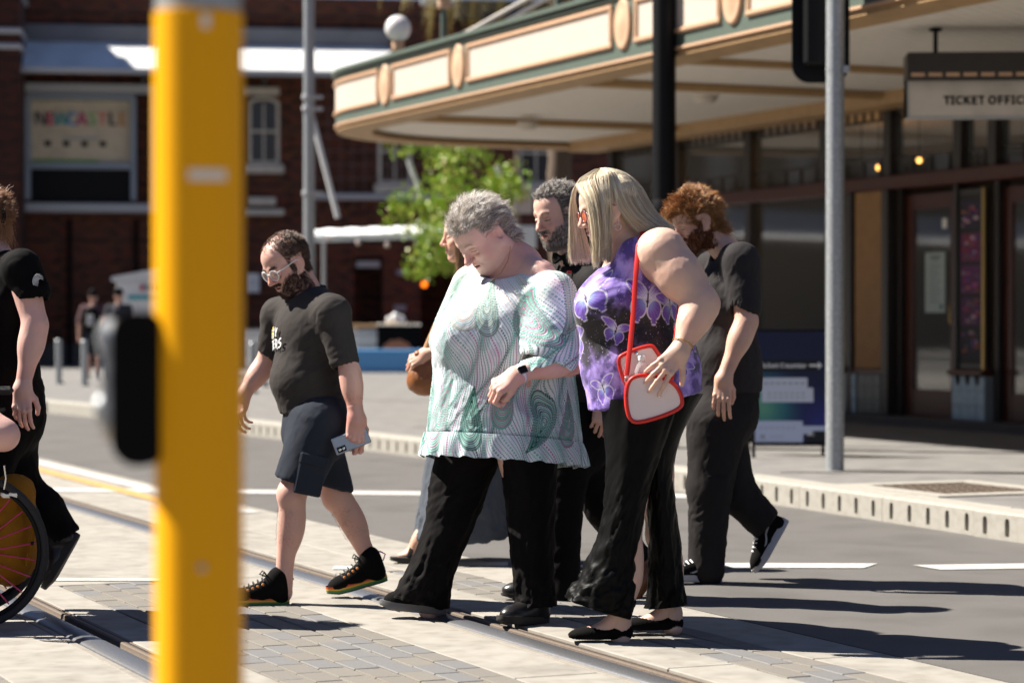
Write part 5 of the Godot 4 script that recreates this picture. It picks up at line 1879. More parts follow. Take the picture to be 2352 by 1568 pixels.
func scalp_mask(front: float, back := -0.065, recede := 0.0) -> Callable:
	return func(q: Vector3) -> float:
		# hairline: high over the forehead, down past the temples, low at the nape; ears stay bare
		var side := ss(0.045, 0.07, absf(q.x))
		var thr := lerpf(back, front, ss(-0.035, 0.05 - 0.02 * recede, q.z))
		thr = lerpf(thr, maxf(-0.012, back), side * ss(0.005, 0.03, q.z) * ss(0.05, 0.03, q.z))
		if absf(q.x) > 0.072 and q.y < 0.03 and q.z > -0.036: return 0.0
		var m := ss(thr - 0.006, thr + 0.008, q.y)
		if q.z > 0.05: m *= ss(front - 0.008, front + 0.006, q.y + absf(q.x) * 0.25 * (1.0 - recede))
		return m


func beard_mask(low := -0.045) -> Callable:
	return func(q: Vector3) -> float:
		var ax := absf(q.x)
		var jaw := ss(low + 0.010, low - 0.010, q.y - ax * 0.9 + 0.028) * ss(-0.03, -0.01, q.z)
		var burn := ss(0.05, 0.06, ax) * ss(0.026, 0.016, absf(q.z - 0.012)) * ss(0.012, 0.0, q.y)
		if ax > 0.073 and q.y > -0.045: return 0.0
		var m := maxf(jaw, burn)
		var tash := ss(0.008, 0.005, absf(q.y + 0.0475)) * ss(0.034, 0.026, ax) * ss(0.06, 0.07, q.z)
		m = maxf(m, tash)
		# lips stay bare
		m *= 1.0 - ss(0.0095, 0.0075, absf(q.y + 0.0635)) * ss(0.023, 0.019, ax) * ss(0.07, 0.078, q.z)
		if q.y < -0.125: m = 0.0
		return m


# short hair grown from the vertices of a meshed head
class Growth:
	var src: Job
	var H: Transform3D
	var o: Dictionary
	var S := Strands.new()

	func run() -> void:
		src.run()
		for g: Dictionary in o.get("hairs", []):
			var s := Strands.new()
			_grow(s, g)
			var k := S.v.size()
			S.v.append_array(s.v); S.n.append_array(s.n); S.c.append_array(s.c)
			for i in s.ix: S.ix.append(i + k)

	func _grow(s: Strands, g: Dictionary) -> void:
		var inv := H.affine_inverse()
		var sc := H.basis.x.length()
		var mask: Callable = g.mask
		var comb: Callable = g.comb
		var roots := PackedInt32Array()
		var wts := PackedFloat32Array()
		for i in src.v.size():
			var q := inv * src.v[i]
			var m: float = mask.call(q)
			if m > 0.06:
				roots.append(i)
				wts.append(m)
		if roots.is_empty(): return
		s.count = g.count
		s.seed_ = g.get("seed", 3)
		var L: float = g.len
		var lift: float = g.lift
		var curl: float = g.get("curl", 0.0)
		var ca: Color = g.c0
		var cb: Color = g.c1
		var rad: float = g.get("rad", 0.0006)
		var steps: int = g.get("steps", 5)
		var nz := FastNoiseLite.new()
		nz.seed = 8
		nz.frequency = g.get("clump", 40.0)
		s.make = func(_i: int, r: RandomNumberGenerator) -> Array:
			var w := r.randi() % roots.size()
			if r.randf() > wts[w]: return []
			var vi := roots[w]
			var p := src.v[vi] + Vector3(r.randfn(), r.randfn(), r.randfn()) * 0.0012
			var nn := src.n[vi]
			var q := inv * p
			var cd: Vector3 = H.basis.orthonormalized() * (comb.call(q) as Vector3)
			cd = (cd - nn * cd.dot(nn) * 0.8)
			var ll := L * r.randf_range(0.65, 1.2)
			var pts := PackedVector3Array([p - nn * 0.001])
			var ph := r.randf() * TAU
			var cx := nz.get_noise_3dv(p) * 3.0
			var cl := RandomNumberGenerator.new()
			cl.seed = hash(Vector3i((p / (g.get("lock", 0.011) as float)).floor()))
			var wob: Vector3 = (Vector3(cl.randfn(), cl.randfn(), cl.randfn()) * 1.6 + Vector3(r.randfn(), r.randfn(), r.randfn()) * 0.5) * (g.get("mess", 0.2) as float)
			var tone := cl.randfn() * 0.3
			for k in steps:
				var f := float(k + 1) / steps
				var d: Vector3 = (nn * lift * (1.0 - 0.75 * f) + cd + wob + Vector3(cos(ph + f * 5 + cx), sin(cx * 2.0 + f * 5), sin(ph + f * 6 + cx)) * curl).normalized()
				p += d * ll / steps
				# stay outside the skull
				var qq := (inv * p - Vector3(0, 0.035, -0.014)) / Vector3(0.078, 0.087, 0.098)
				var l := qq.length()
				var want := 1.0 + (0.02 + 0.5 * lift * minf(f, 0.5) * ll / 0.09) * 0.6
				if l < want and (inv * p).y > -0.03: p = H * (qq / l * want * Vector3(0.078, 0.087, 0.098) + Vector3(0, 0.035, -0.014))
				pts.append(p)
			var t := clampf(0.5 + tone + nz.get_noise_3dv(p * 1.7) * 0.8 + r.randfn() * 0.15, 0.0, 1.0)
			var col := ca.lerp(cb, t)
			if g.has("c2") and r.randf() < g.get("c2_share", 0.3): col = g.c2
			return [pts, rad * sc, col]
		s.run()


# a hand: origin at the wrist, +y to the fingers, +z the back of the hand, thumb at +x (mirrored by the basis)
func hand_shape(f: Field, T: Transform3D, o: Dictionary) -> void:
	var s := T.basis.x.length()
	var kx := [0.031, 0.0105, -0.0105, -0.029]
	var ky := [0.086, 0.091, 0.085, 0.075]
	var ln := [[0.044, 0.027, 0.022], [0.048, 0.031, 0.023], [0.044, 0.029, 0.023], [0.034, 0.022, 0.02]]
	var rd := [0.0095, 0.0096, 0.0091, 0.0082]
	var curls: Array = o.get("curl", [[0.5, 0.6, 0.4], [0.5, 0.6, 0.4], [0.55, 0.65, 0.4], [0.6, 0.7, 0.4]])
	var spread: Array = o.get("spread", [0.08, 0.0, -0.06, -0.14])
	var g: float = o.get("thick", 1.0)
	for i in 4:
		f.cap(T * Vector3(kx[i] * 0.62, 0.0, 0.0), T * Vector3(kx[i], ky[i], 0.004 if i in [1, 2] else 0.0), 0.0155 * s * g, 0.0115 * s * g, 0.012 * s)
	f.ell(T * Vector3(-0.018, 0.04, -0.012), Vector3(0.017, 0.034, 0.014) * s * g, T.basis.orthonormalized(), 0.012 * s)
	for i in 4:
		var p := Vector3(kx[i], ky[i], 0.002)
		f.ell(T * (p + Vector3(0, -0.001, 0.003)), Vector3(0.0105, 0.0105, 0.0105) * s * g, Basis(), 0.006 * s)
		var side := Basis(Vector3(0, 0, 1), -spread[i])
		var a := 0.0
		for k in 3:
			a += curls[i][k]
			var d := side * (Basis(Vector3(1, 0, 0), -a) * Vector3(0, 1, 0))
			var q: Vector3 = p + d * ln[i][k]
			var r0: float = rd[i] * (1.0 - 0.1 * k) * g
			f.cap(T * p, T * q, r0 * s, r0 * 0.9 * s, 0.0022 * s)
			if k == 1: f.ell(T * p, Vector3.ONE * r0 * 1.06 * s, Basis(), 0.003 * s)
			p = q
	var th: Array = o.get("thumb", [Vector3(0.048, 0.042, -0.02), Vector3(0.058, 0.075, -0.03), Vector3(0.055, 0.1, -0.036)])
	f.cap(T * Vector3(0.018, 0.012, -0.006), T * th[0], 0.0165 * s * g, 0.0125 * s * g, 0.014 * s)
	f.cap(T * th[0], T * th[1], 0.0118 * s * g, 0.0105 * s * g, 0.004 * s)
	f.cap(T * th[1], T * th[2], 0.0105 * s * g, 0.0088 * s * g, 0.004 * s)


func hand_frame(wrist: Vector3, towards: Vector3, back: Vector3, thumb_right: bool, s := 1.0) -> Transform3D:
	# towards: direction of the fingers; back: where the back of the hand points
	var y := towards.normalized()
	var z := (back - y * back.dot(y)).normalized()
	var x := y.cross(z)
	if not thumb_right: x = -x
	return Transform3D(Basis(x * s, y * s, z * s), wrist)


func flesh(seed_: int, amp := 0.0016) -> Callable:
	var nz := skin_noise(seed_)
	return func(p: Vector3, _n: Vector3) -> float: return amp * (nz.get_noise_3dv(p * 1.6) + 0.5 * nz.get_noise_3dv(p * 4.0))


func limb_tint(skin: Color, seed_: int, pink := 0.5, hands: Array = []) -> Callable:
	var nz := skin_noise(seed_)
	return func(p: Vector3, _n: Vector3) -> Color:
		var v := nz.get_noise_3dv(p * 0.8)
		var c := skin * (1.0 + 0.13 * v)
		var k := clampf(0.25 + v, 0.0, 1.0) * pink
		for h: Array in hands: k = maxf(k, h[2] * ss(h[1], h[1] * 0.4, p.distance_to(h[0])))
		c = c.lerp(Color(skin.r * 1.0, skin.g * 0.74, skin.b * 0.70), k)
		return Color(clampf(c.r, 0, 1), clampf(c.g, 0, 1), clampf(c.b, 0, 1))


# creases in cloth: ridged noise stretched along one direction, plus named fans of folds
func folds(seed_: int, along: Vector3, amp: float, freq := 11.0, stretch := 3.5) -> Callable:
	var nz := FastNoiseLite.new()
	nz.seed = seed_
	nz.frequency = 1.0
	nz.fractal_octaves = 2
	var nb := FastNoiseLite.new()
	nb.seed = seed_ + 9
	nb.frequency = 1.0
	var u := along.normalized()
	return func(p: Vector3, _n: Vector3) -> float:
		var q := p - u * (u.dot(p) * (1.0 - 1.0 / stretch))
		var w := nb.get_noise_3dv(p * 4.0)
		var v := nz.get_noise_3dv(q * freq + Vector3.ONE * w * 0.8)
		var fine := nz.get_noise_3dv(q * freq * 2.3 + Vector3(7, 3, 1))
		var m := 0.55 + 0.9 * clampf(w + 0.25, 0.0, 1.0)
		return amp * m * ((1.0 - absf(v) * 2.6) * 0.55 + fine * 0.35)


# shoes: heel at the origin, toe along +z
func shoe_upper(f: Field, T: Transform3D, L: float, style: String) -> void:
	var B := T.basis.orthonormalized()
	var w := 0.043
	match style:
		"flat":
			f.ell(T * Vector3(0, 0.018, L - 0.062), Vector3(0.040, 0.024, 0.064), B, 0.02)
			f.ell(T * Vector3(0, 0.022, L * 0.45), Vector3(0.036, 0.03, 0.10), B, 0.03)
			f.ell(T * Vector3(0, 0.032, 0.042), Vector3(0.034, 0.042, 0.045), B, 0.02)
			f.cut_ell(T * Vector3(0, 0.078, L * 0.40), Vector3(0.031, 0.048, 0.088), B, 0.006)
			f.keep_above(T * Vector3(0, 0.003, 0), B.y)
		"sandal":
			f.ell(T * Vector3(0, 0.0, L / 2), Vector3(0.045, 0.03, L / 2), B, 0.02)
			f.keep_above(T * Vector3(0, 0.016, 0), -B.y)
		_:
			var h := 1.0 if style != "boot" else 1.25
			f.ell(T * Vector3(0, 0.034, L - 0.058), Vector3(w, 0.034, 0.06), B, 0.03)
			f.ell(T * Vector3(0, 0.04, L * 0.55), Vector3(0.038, 0.04, 0.09), B, 0.03)
			f.cap(T * Vector3(0, 0.055, L - 0.12), T * Vector3(0, 0.085 * h, 0.085), 0.03, 0.038, 0.03)
			f.cap(T * Vector3(0, 0.04, 0.04), T * Vector3(0, 0.095 * h, 0.05), 0.037, 0.038, 0.03)
			if style == "boot": f.cap(T * Vector3(0, 0.1, 0.055), T * Vector3(0, 0.19, 0.05), 0.042, 0.05, 0.03)
			else: f.cut_cap(T * Vector3(0, 0.125, 0.056), T * Vector3(0, 0.16, 0.06), 0.036, 0.04, 0.006)
			f.keep_above(T * Vector3(0, 0.012, 0), B.y)


func sole_outline(L: float, w: float) -> PackedVector2Array:
	var o := PackedVector2Array()
	var n := 30
	for i in n:
		var a := TAU * i / n
		var z := L / 2 - cos(a) * L / 2
		var f := z / L
		var half := w * (0.78 + 0.24 * ss(0.3, 0.75, f) - 0.10 * exp(-pow((f - 0.42) / 0.16, 2.0)))
		o.append(Vector2(sin(a) * half * pow(absf(sin(a)) + 0.001, -0.25), z))
	return o


func sole_mesh(T: Transform3D, L: float, w: float, y0: float, y1: float, colors: Array = [], flare := 0.0) -> MB:
	var b := MB.new()
	var o := sole_outline(L, w)
	var rows := []
	var steps := maxi(2, colors.size() + 1)
	var bot := PackedVector3Array()
	for q in o: bot.append(T * Vector3(q.x * 0.9, y0 + 0.012 * ss(0.78, 1.0, q.y / L), L / 2 + (q.y - L / 2) * 0.97))
	var c0 := PackedVector3Array(); c0.resize(o.size()); c0.fill(T * Vector3(0, y0, L / 2))
	if colors.is_empty():
		rows = [c0, bot]
		for k in 3:
			var row := PackedVector3Array()
			for q in o: row.append(T * Vector3(q.x * (1.0 + flare * (1 - k * 0.5)), lerpf(y0 + 0.004, y1, k / 2.0) + 0.012 * ss(0.8, 1.0, q.y / L) * (1.0 - k * 0.4), q.y))
			rows.append(row)
		var c1 := PackedVector3Array(); c1.resize(o.size()); c1.fill(T * Vector3(0, y1, L / 2))
		rows.append(rows[4].duplicate()); rows.append(c1)
		b.grid(rows, true)
		return b
	for k in colors.size():
		b.col = colors[k]
		var lo := PackedVector3Array(); var hi := PackedVector3Array()
		var g := 1.0 + 0.015 * sin(PI * (k + 0.5) / colors.size())
		for q in o:
			var lift := 0.012 * ss(0.8, 1.0, q.y / L)
			lo.append(T * Vector3(q.x * g, lerpf(y0, y1, float(k) / colors.size()) + lift * (1.0 - 0.4 * k / colors.size()), L / 2 + (q.y - L / 2) * g))
			hi.append(T * Vector3(q.x * g, lerpf(y0, y1, float(k + 1) / colors.size()) + lift * (1.0 - 0.4 * (k + 1) / colors.size()), L / 2 + (q.y - L / 2) * g))
		b.grid([lo, hi], true)
	b.col = colors[0]
	b.grid([c0, bot], true)
	return b


func foot_frame(heel: Vector3, toe_dir: Vector3, up := Vector3.UP) -> Transform3D:
	var z := toe_dir.normalized()
	var x := up.cross(z).normalized()
	return Transform3D(Basis(x, z.cross(x), z), heel)


func fjob(f: Field, cell: float, tint = null, disp = null, uvf = null) -> Job:
	var jb := Job.new()
	jb.field = f
	jb.cell = cell
	if tint != null: jb.tint = tint
	if disp != null: jb.disp = disp
	if uvf != null: jb.uvf = uvf
	jobs.append(jb)
	return jb


func sjob(count: int, seed_: int, make: Callable) -> Strands:
	var s := Strands.new()
	s.count = count
	s.seed_ = seed_
	s.make = make
	jobs.append(s)
	return s


func gjob(f: Field, cell: float, H: Transform3D, o: Dictionary) -> Growth:
	var g := Growth.new()
	g.src = Job.new()
	g.src.field = f
	g.src.cell = cell
	g.src.tint = head_tint(H, o)
	g.H = H
	g.o = o
	jobs.append(g)
	return g


func arm(f: Field, sh: Vector3, el: Vector3, wr: Vector3, r0: float, r1: float, r2: float) -> void:
	f.chain([sh, el, wr], [r0, r1, r2], 0.02)
	f.ell(el.lerp(wr, 0.27), Vector3(r1 * 1.06, r1 * 1.7, r1 * 1.0), Basis(Quaternion(Vector3.UP, (el - wr).normalized())), 0.03)


func leg(f: Field, k: Vector3, a: Vector3, F: Vector3, g := 1.0) -> void:
	var ax := (a - k).normalized()
	var bk := -(F - ax * F.dot(ax)).normalized()
	f.cap(k, a, 0.050 * g, 0.036 * g, 0.03)
	f.ell(k - bk * 0.012, Vector3(0.047, 0.055, 0.05) * g, Basis(), 0.03)
	f.ell(k.lerp(a, 0.34) + bk * 0.022, Vector3(0.05, 0.11, 0.052) * g, Basis(Quaternion(Vector3.DOWN, ax)), 0.04)
	f.cap(a, a + Vector3(0, -0.05, 0), 0.036 * g, 0.04 * g, 0.02)


func hand(w: Walker, wr: Vector3, el: Vector3, to: Vector3, back: Vector3, thumb_right: bool, o: Dictionary, skin: Color, s := 1.0, cell := 0.0034) -> Job:
	var f := Field.new()
	hand_shape(f, hand_frame(wr, to, back, thumb_right, s), o)
	var r: float = o.get("wrist", 0.029)
	f.cap(wr, wr.lerp(el, 0.25), r, r * 1.12, 0.03)
	return fjob(f, cell, limb_tint(skin, 8, o.get("pink", 0.5)))


func cloth_leg(w: Walker, L: Array, R: Array, z0: float, z1: float, d0: float, d1: float, amp: float, waves: float, seed_: int) -> MB:
	# one trouser leg between its two drawn edges; flutes gather towards the hem, creases round the knee
	var nz := FastNoiseLite.new()
	nz.seed = seed_
	nz.frequency = 1.0
	var b := MB.new()
	var rows := []
	var n := L.size()
	for i in 81:
		var t := i / 80.0
		var u := t * (n - 1)
		var a := mini(int(u), n - 2)
		var e := []
		for pts: Array in [L, R]:
			e.append((pts[a] as Vector2).cubic_interpolate(pts[a + 1], pts[maxi(a - 1, 0)], pts[mini(a + 2, n - 1)], u - a))
		var z := lerpf(z0, z1, t)
		var l := w.j(e[0].x, e[0].y, z)
		var r := w.j(e[1].x, e[1].y, z)
		var c := (l + r) / 2
		var h := (r - l) / 2
		var dz := lerpf(d0, d1, t)
		var row := PackedVector3Array()
		for k in 73:
			var g := -TAU * k / 72 - PI / 2
			var dirv := h.normalized() * cos(g) + Vector3(0, 0, 1) * sin(g)
			var flute := sin(g * waves + 2.0 * nz.get_noise_2d(g, t * 3.0) * 3.0 + seed_) * smoothstep(0.35, 1.0, t)
			var crease := nz.get_noise_3d(cos(g) * 1.4, sin(g) * 1.4, t * 11.0 + cos(g) * 2.5) * (0.35 + exp(-pow((t - 0.42) / 0.16, 2.0)))
			var up := maxf(nz.get_noise_3d(cos(g) * 2.6 + 9.0, sin(g) * 2.6, t * 2.0) - 0.05, 0.0) * 1.6
			row.append(c + h * cos(g) + Vector3(0, 0, dz) * sin(g) + dirv * amp * (flute * 0.8 + crease * 0.8 + up))
		rows.append(row)
	b.grid(rows, false)
	return b


func emit(w: Walker, called: String, list, m: Material, under := "", label := "") -> void:
	w.outs.append([called, list, m, under, label])


var walkers: Array = []
var task_id := -1


func start_people() -> void:
	people_materials()
	person_shorts()
	people_rest()
	task_id = WorkerThreadPool.add_group_task(func(i: int) -> void: jobs[i].run(), jobs.size(), -1, true)


func finish_people() -> void:
	M.paisley_print.albedo_texture = paint_paisley()
	M.galaxy_print.albedo_texture = paint_galaxy()
	WorkerThreadPool.wait_for_group_task_completion(task_id)
	for w: Walker in walkers:
		for q: Array in w.outs:
			var parent: Node3D = w.node if q[3] == "" else get_node((q[3] as String).substr(1)) if (q[3] as String).begins_with("@") else w.node.get_node(q[3] as String)
			var m: Mesh
			if q[1] is MB: m = q[1].mesh()
			elif q[1] is Array: m = joined_mesh(q[1])
			else: m = q[1]
			part(q[0], m, q[2], parent, Vector3.ZERO, q[4])


func person(w: Walker, label: String) -> void:
	w.node = thing("person", label, "person", w.at)
	walkers.append(w)


func people_materials() -> void:
	var m := mat("skin", Color(1, 1, 1), 0.5)
	m.vertex_color_use_as_albedo = true
	m.subsurf_scatter_enabled = true
	m.subsurf_scatter_strength = 0.12
	var pores := noise_tex(41, 0.25, [[0.0, grey(0.3)], [1.0, grey(1.0)]], 256, 3)
	m.heightmap_enabled = true
	m.heightmap_texture = pores
	m.heightmap_scale = 0.05
	tri(m, 14.0, false)
	m = mat("strands", Color(1, 1, 1), 0.42)
	m.vertex_color_use_as_albedo = true
	m.metallic_specular = 0.5
	var weave := noise_tex(44, 0.35, [[0.0, grey(0.7)], [1.0, grey(1.0)]], 256, 2)
	var cloth := func(called: String, c: Color, rough := 0.85, rim := 0.35) -> StandardMaterial3D:
		var k := grain(called, c, rough, weave, 9.0, 0.05, 0.0, false)
		k.rim_enabled = rim > 0
		k.rim = rim
		k.rim_tint = 0.85
		k.metallic_specular = 0.22
		return k
	cloth.call("tee_black", Color(0.062, 0.055, 0.052))
	cloth.call("tee_charcoal", Color(0.046, 0.042, 0.043))
	cloth.call("black_cloth", Color(0.006, 0.0055, 0.006), 0.85, 0.1)
	cloth.call("shorts_navy", Color(0.036, 0.042, 0.058), 0.85, 0.3)
	cloth.call("trouser_charcoal", Color(0.030, 0.027, 0.027), 0.85, 0.2)
	cloth.call("trouser_black", Color(0.007, 0.006, 0.0065), 0.8, 0.1)
	cloth.call("velvet_black", Color(0.0035, 0.0035, 0.0035), 0.5, 0.15)
	cloth.call("skirt_grey", Color(0.10, 0.115, 0.14), 0.8, 0.4)
	cloth.call("white_cloth", Color(0.72, 0.72, 0.72), 0.85, 0.2)
	cloth.call("shirt_black", Color(0.024, 0.022, 0.022), 0.8, 0.2)
	cloth.call("canvas_black", Color(0.007, 0.0065, 0.0065), 0.9, 0.1)
	mat("sole_black", Color(0.02, 0.018, 0.017), 0.7)
	mat("sole_grey", Color(0.11, 0.11, 0.115), 0.6)
	mat("sole_white", Color(0.40, 0.39, 0.41), 0.6)
	mat("leather_black", Color(0.014, 0.013, 0.013), 0.32)
	mat("leather_brown", Color(0.17, 0.06, 0.022), 0.28)
	m = mat("stripes", Color(1, 1, 1), 0.6)
	m.vertex_color_use_as_albedo = true
	M.strands.backlight_enabled = true
	M.strands.backlight = Color(0.35, 0.35, 0.35)
	mat("lace_black", Color(0.015, 0.014, 0.014), 0.8)
	mat("lace_white", Color(0.75, 0.76, 0.78), 0.7)
	m = mat("clear_frame", Color(0.9, 0.92, 0.95), 0.1)
	m.transparency = BaseMaterial3D.TRANSPARENCY_ALPHA
	m.albedo_color.a = 0.72
	m = mat("lens", Color(1, 1, 1), 0.02)
	m.transparency = BaseMaterial3D.TRANSPARENCY_ALPHA
	m.albedo_color.a = 0.05
	mat("phone_body", Color(0.33, 0.36, 0.42), 0.2, 0.4)
	mat("steel", Color(0.6, 0.6, 0.6), 0.25, 1.0)
	mat("pink_tab", Color(0.55, 0.15, 0.4), 0.6)
	mat("orange_tab", Color(0.7, 0.25, 0.05), 0.6)
	mat("sole_white_bright", Color(0.7, 0.7, 0.7), 0.4)
	mat("plum_frame", Color(0.10, 0.03, 0.05), 0.25)
	m = mat("orange_lens", Color(0.75, 0.16, 0.05), 0.05)
	m.transparency = BaseMaterial3D.TRANSPARENCY_ALPHA
	m.albedo_color.a = 0.6
	mat("bag_white", Color(0.84, 0.71, 0.68), 0.45)
	mat("bag_red", Color(0.60, 0.02, 0.012), 0.4)
	m = mat("bottle", Color(0.95, 0.98, 1.0), 0.03)
	m.transparency = BaseMaterial3D.TRANSPARENCY_ALPHA
	m.albedo_color.a = 0.18
	mat("leather_tan", Color(0.27, 0.10, 0.03), 0.4)
	mat("strap_tan", Color(0.5, 0.29, 0.14), 0.6)
	mat("spoke_pink", Color(0.5, 0.012, 0.11), 0.35)
	cloth.call("mustard", Color(0.36, 0.15, 0.012), 0.8, 0.2)
	mat("print_white", Color(0.72, 0.74, 0.74), 0.7)
	mat("print_yellow", Color(0.75, 0.6, 0.05), 0.7)


# ---------------------------------------------------------------- the man in navy shorts
func person_shorts() -> void:
	var w := walker(1378, 720)
	w.face(36)
	person(w, "bearded man in clear glasses, black t-shirt and navy cargo shorts, looking down")
	w.skin = Color(0.62, 0.365, 0.295)
	var B := w.basis()
	var L := w.left
	var F := w.fwd
	# --- joints
	var hipN := w.j(735, 985, 0.11); var hipF := w.j(712, 985, -0.09)
	var kneeN := w.j(670, 1135, 0.16); var anN := w.j(650, 1335, 0.14)
	var kneeF := w.j(772, 1140, -0.1); var anF := w.j(852, 1290, -0.13)
	var shN := w.j(762, 720, 0.15); var elN := w.j(803, 852, 0.20); var wrN := w.j(819, 962, 0.22)
	var shF := w.j(640, 725, -0.15); var elF := w.j(608, 838, -0.20); var wrF := w.j(556, 908, -0.16)
	var neck0 := w.j(712, 680, -0.01)
	var H := head_frame(w.j(658, 606, 0.0), 40, 30, -4, 1.06)
	var neckT := H * Vector3(0, -0.045, -0.03)
	# --- body
	var f := Field.new()
	f.cap(neck0 + Vector3(0, -0.05, 0), neckT, 0.062, 0.056, 0.02)
	f.ell(w.j(708, 790), Vector3(0.17, 0.17, 0.11), B, 0.05)
	f.ell(w.j(708, 905), Vector3(0.155, 0.14, 0.13), B, 0.05)
	arm(f, shN, elN, wrN, 0.052, 0.042, 0.031)
	arm(f, shF, elF, wrF, 0.052, 0.042, 0.031)
	f.chain([hipN, kneeN], [0.09, 0.058], 0.04)
	f.chain([hipF, kneeF], [0.09, 0.058], 0.04)
	leg(f, kneeN, anN, F)
	leg(f, kneeF, anF, F)
	var body := fjob(f, 0.010, limb_tint(w.skin, 3, 0.35, [[wrN, 0.16, 0.8]]))
	# --- head, hair, beard
	var scalp := func(q: Vector3) -> float:
		var sides := ss(0.035, 0.06, absf(q.x) + maxf(0.0, -q.z) * 0.8)
		var m: float = (scalp_mask(0.082, -0.062, 0.6).call(q) as float)
		return m * lerpf(0.30, 0.95, sides) * lerpf(1.0, 0.45, ss(0.02, 0.07, q.z) * (1.0 - ss(0.045, 0.06, absf(q.x))))
	var bm := beard_mask(-0.058)
	var o := {"skin": w.skin, "hair": Color(0.10, 0.055, 0.035), "scalp": func(q: Vector3) -> float: return 0.72 * (scalp.call(q) as float), "beard": func(q: Vector3) -> float: return 0.55 * (bm.call(q) as float), "beard_color": Color(0.045, 0.025, 0.018), "red": 0.7, "age": 0.6, "mouth": 0.003,
		"hairs": [
			{"mask": scalp, "comb": func(q: Vector3) -> Vector3: return Vector3(q.x * 3, -0.5 + ss(0.03, 0.09, q.y), -0.5), "count": 9000, "len": 0.017, "lift": 0.9, "curl": 0.3, "c0": Color(0.045, 0.024, 0.016), "c1": Color(0.17, 0.085, 0.05), "rad": 0.0006, "steps": 3},
			{"mask": bm, "comb": func(q: Vector3) -> Vector3: return Vector3(q.x * 2, -1.0, 0.3), "count": 7000, "len": 0.010, "lift": 0.8, "curl": 0.35, "c0": Color(0.02, 0.011, 0.008), "c1": Color(0.075, 0.035, 0.02), "rad": 0.0006, "steps": 3},
			{"mask": func(q: Vector3) -> float: return ss(0.005, 0.003, absf(q.y - 0.024)) * ss(0.012, 0.016, absf(q.x)) * ss(0.05, 0.044, absf(q.x)) * ss(0.06, 0.07, q.z), "comb": func(q: Vector3) -> Vector3: return Vector3(signf(q.x), 0.2, 0), "count": 500, "len": 0.009, "lift": 0.3, "c0": Color(0.06, 0.03, 0.02), "c1": Color(0.1, 0.06, 0.04), "rad": 0.0005, "steps": 3}]}
	var hf := Field.new()
	head_shape(hf, H, o)
	hf.cap(neckT, neckT.lerp(neck0, 0.7), 0.055, 0.06, 0.03)
	var head := gjob(hf, 0.0034, H, o)
	# --- hands
	var handN := hand(w, wrN, elN, w.j(812, 1040, 0.23) - wrN, Vector3(0.25, 0, 1), false, {"curl": [[0.35, 1.0, 0.7], [0.4, 1.05, 0.7], [0.45, 1.1, 0.7], [0.5, 1.1, 0.7]], "spread": [0.05, 0.0, -0.05, -0.1], "thumb": [Vector3(0.044, 0.04, -0.022), Vector3(0.05, 0.072, -0.03), Vector3(0.04, 0.1, -0.036)], "thick": 1.1, "wrist": 0.031, "pink": 0.6}, Color(0.58, 0.30, 0.25), 1.04)
	var handF := hand(w, wrF, elF, w.j(545, 960, -0.14) - wrF, Vector3(-0.5, 0.2, 0.6), true, {"wrist": 0.031}, w.skin, 1.0, 0.004)
	emit(w, "body", [body, head.src, handN, handF], M.skin)
	emit(w, "hair_and_beard", [head.S], M.strands)
	# hairs on forearms and shins
	var limbs := [[elN, wrN, 0.041], [elF, wrF, 0.041], [kneeN, anN, 0.055], [kneeF, anF, 0.055]]
	emit(w, "body_hair", [sjob(3000, 5, func(i: int, r: RandomNumberGenerator) -> Array:
		var q: Array = limbs[i % 4]
		var t := r.randf_range(0.05, 0.6)
		var axd: Vector3 = ((q[1] as Vector3) - q[0]).normalized()
		var sd := axd.cross(Vector3(r.randfn(), r.randfn(), r.randfn())).normalized()
		var rr: float = q[2] * lerpf(1.0, 0.86, t)
		var p: Vector3 = (q[0] as Vector3).lerp(q[1], t) + sd * rr
		var d := (sd * 0.5 + axd + Vector3(r.randfn(), r.randfn(), r.randfn()) * 0.5).normalized()
		return [PackedVector3Array([p, p + d * 0.004, p + d * 0.007]), 0.00035, Color(0.10, 0.045, 0.025)])], M.strands)
	# --- t-shirt
	var t := Field.new()
	t.ell(w.j(710, 770), Vector3(0.185, 0.19, 0.135), B, 0.06)
	t.ell(w.j(707, 872) + F * 0.015, Vector3(0.16, 0.14, 0.15), B, 0.07)
	t.ecap(w.j(722, 935), w.j(725, 975), 0.148, 0.15, L, 1.06, 0.05)
	t.cap(w.j(716, 690, 0.02), shN, 0.062, 0.078, 0.05)
	t.cap(w.j(706, 692, -0.04), shF, 0.062, 0.075, 0.05)
	t.cap(shN, w.j(790, 828, 0.185), 0.074, 0.062, 0.035)
	t.cap(shF, w.j(618, 808, -0.185), 0.07, 0.056, 0.035)
	t.ell(w.j(728, 705, -0.02), Vector3(0.11, 0.07, 0.07), B, 0.05)
	# openings: neck, sleeve ends, hem
	t.cut_cap(neck0 + Vector3(0, -0.03, 0) + F * 0.01, neckT + Vector3(0, 0.12, 0), 0.067, 0.085, 0.008)
	t.cut_cap(w.j(788, 822, 0.186), elN.lerp(wrN, 0.6), 0.046, 0.055, 0.011)
	t.cut_cap(w.j(618, 804, -0.185), elF.lerp(wrF, 0.6), 0.042, 0.05, 0.011)
	t.cut_cap(w.j(735, 958), w.j(735, 1010), 0.132, 0.15, 0.011)
	t.keep_above(w.j(730, 953), Vector3(0.03, 1, 0))
	var fo := folds(4, Vector3(0.85, 0.55, 0.1), 0.0042, 10.0, 4.0)
	var elb := w.j(740, 905, 0.1)
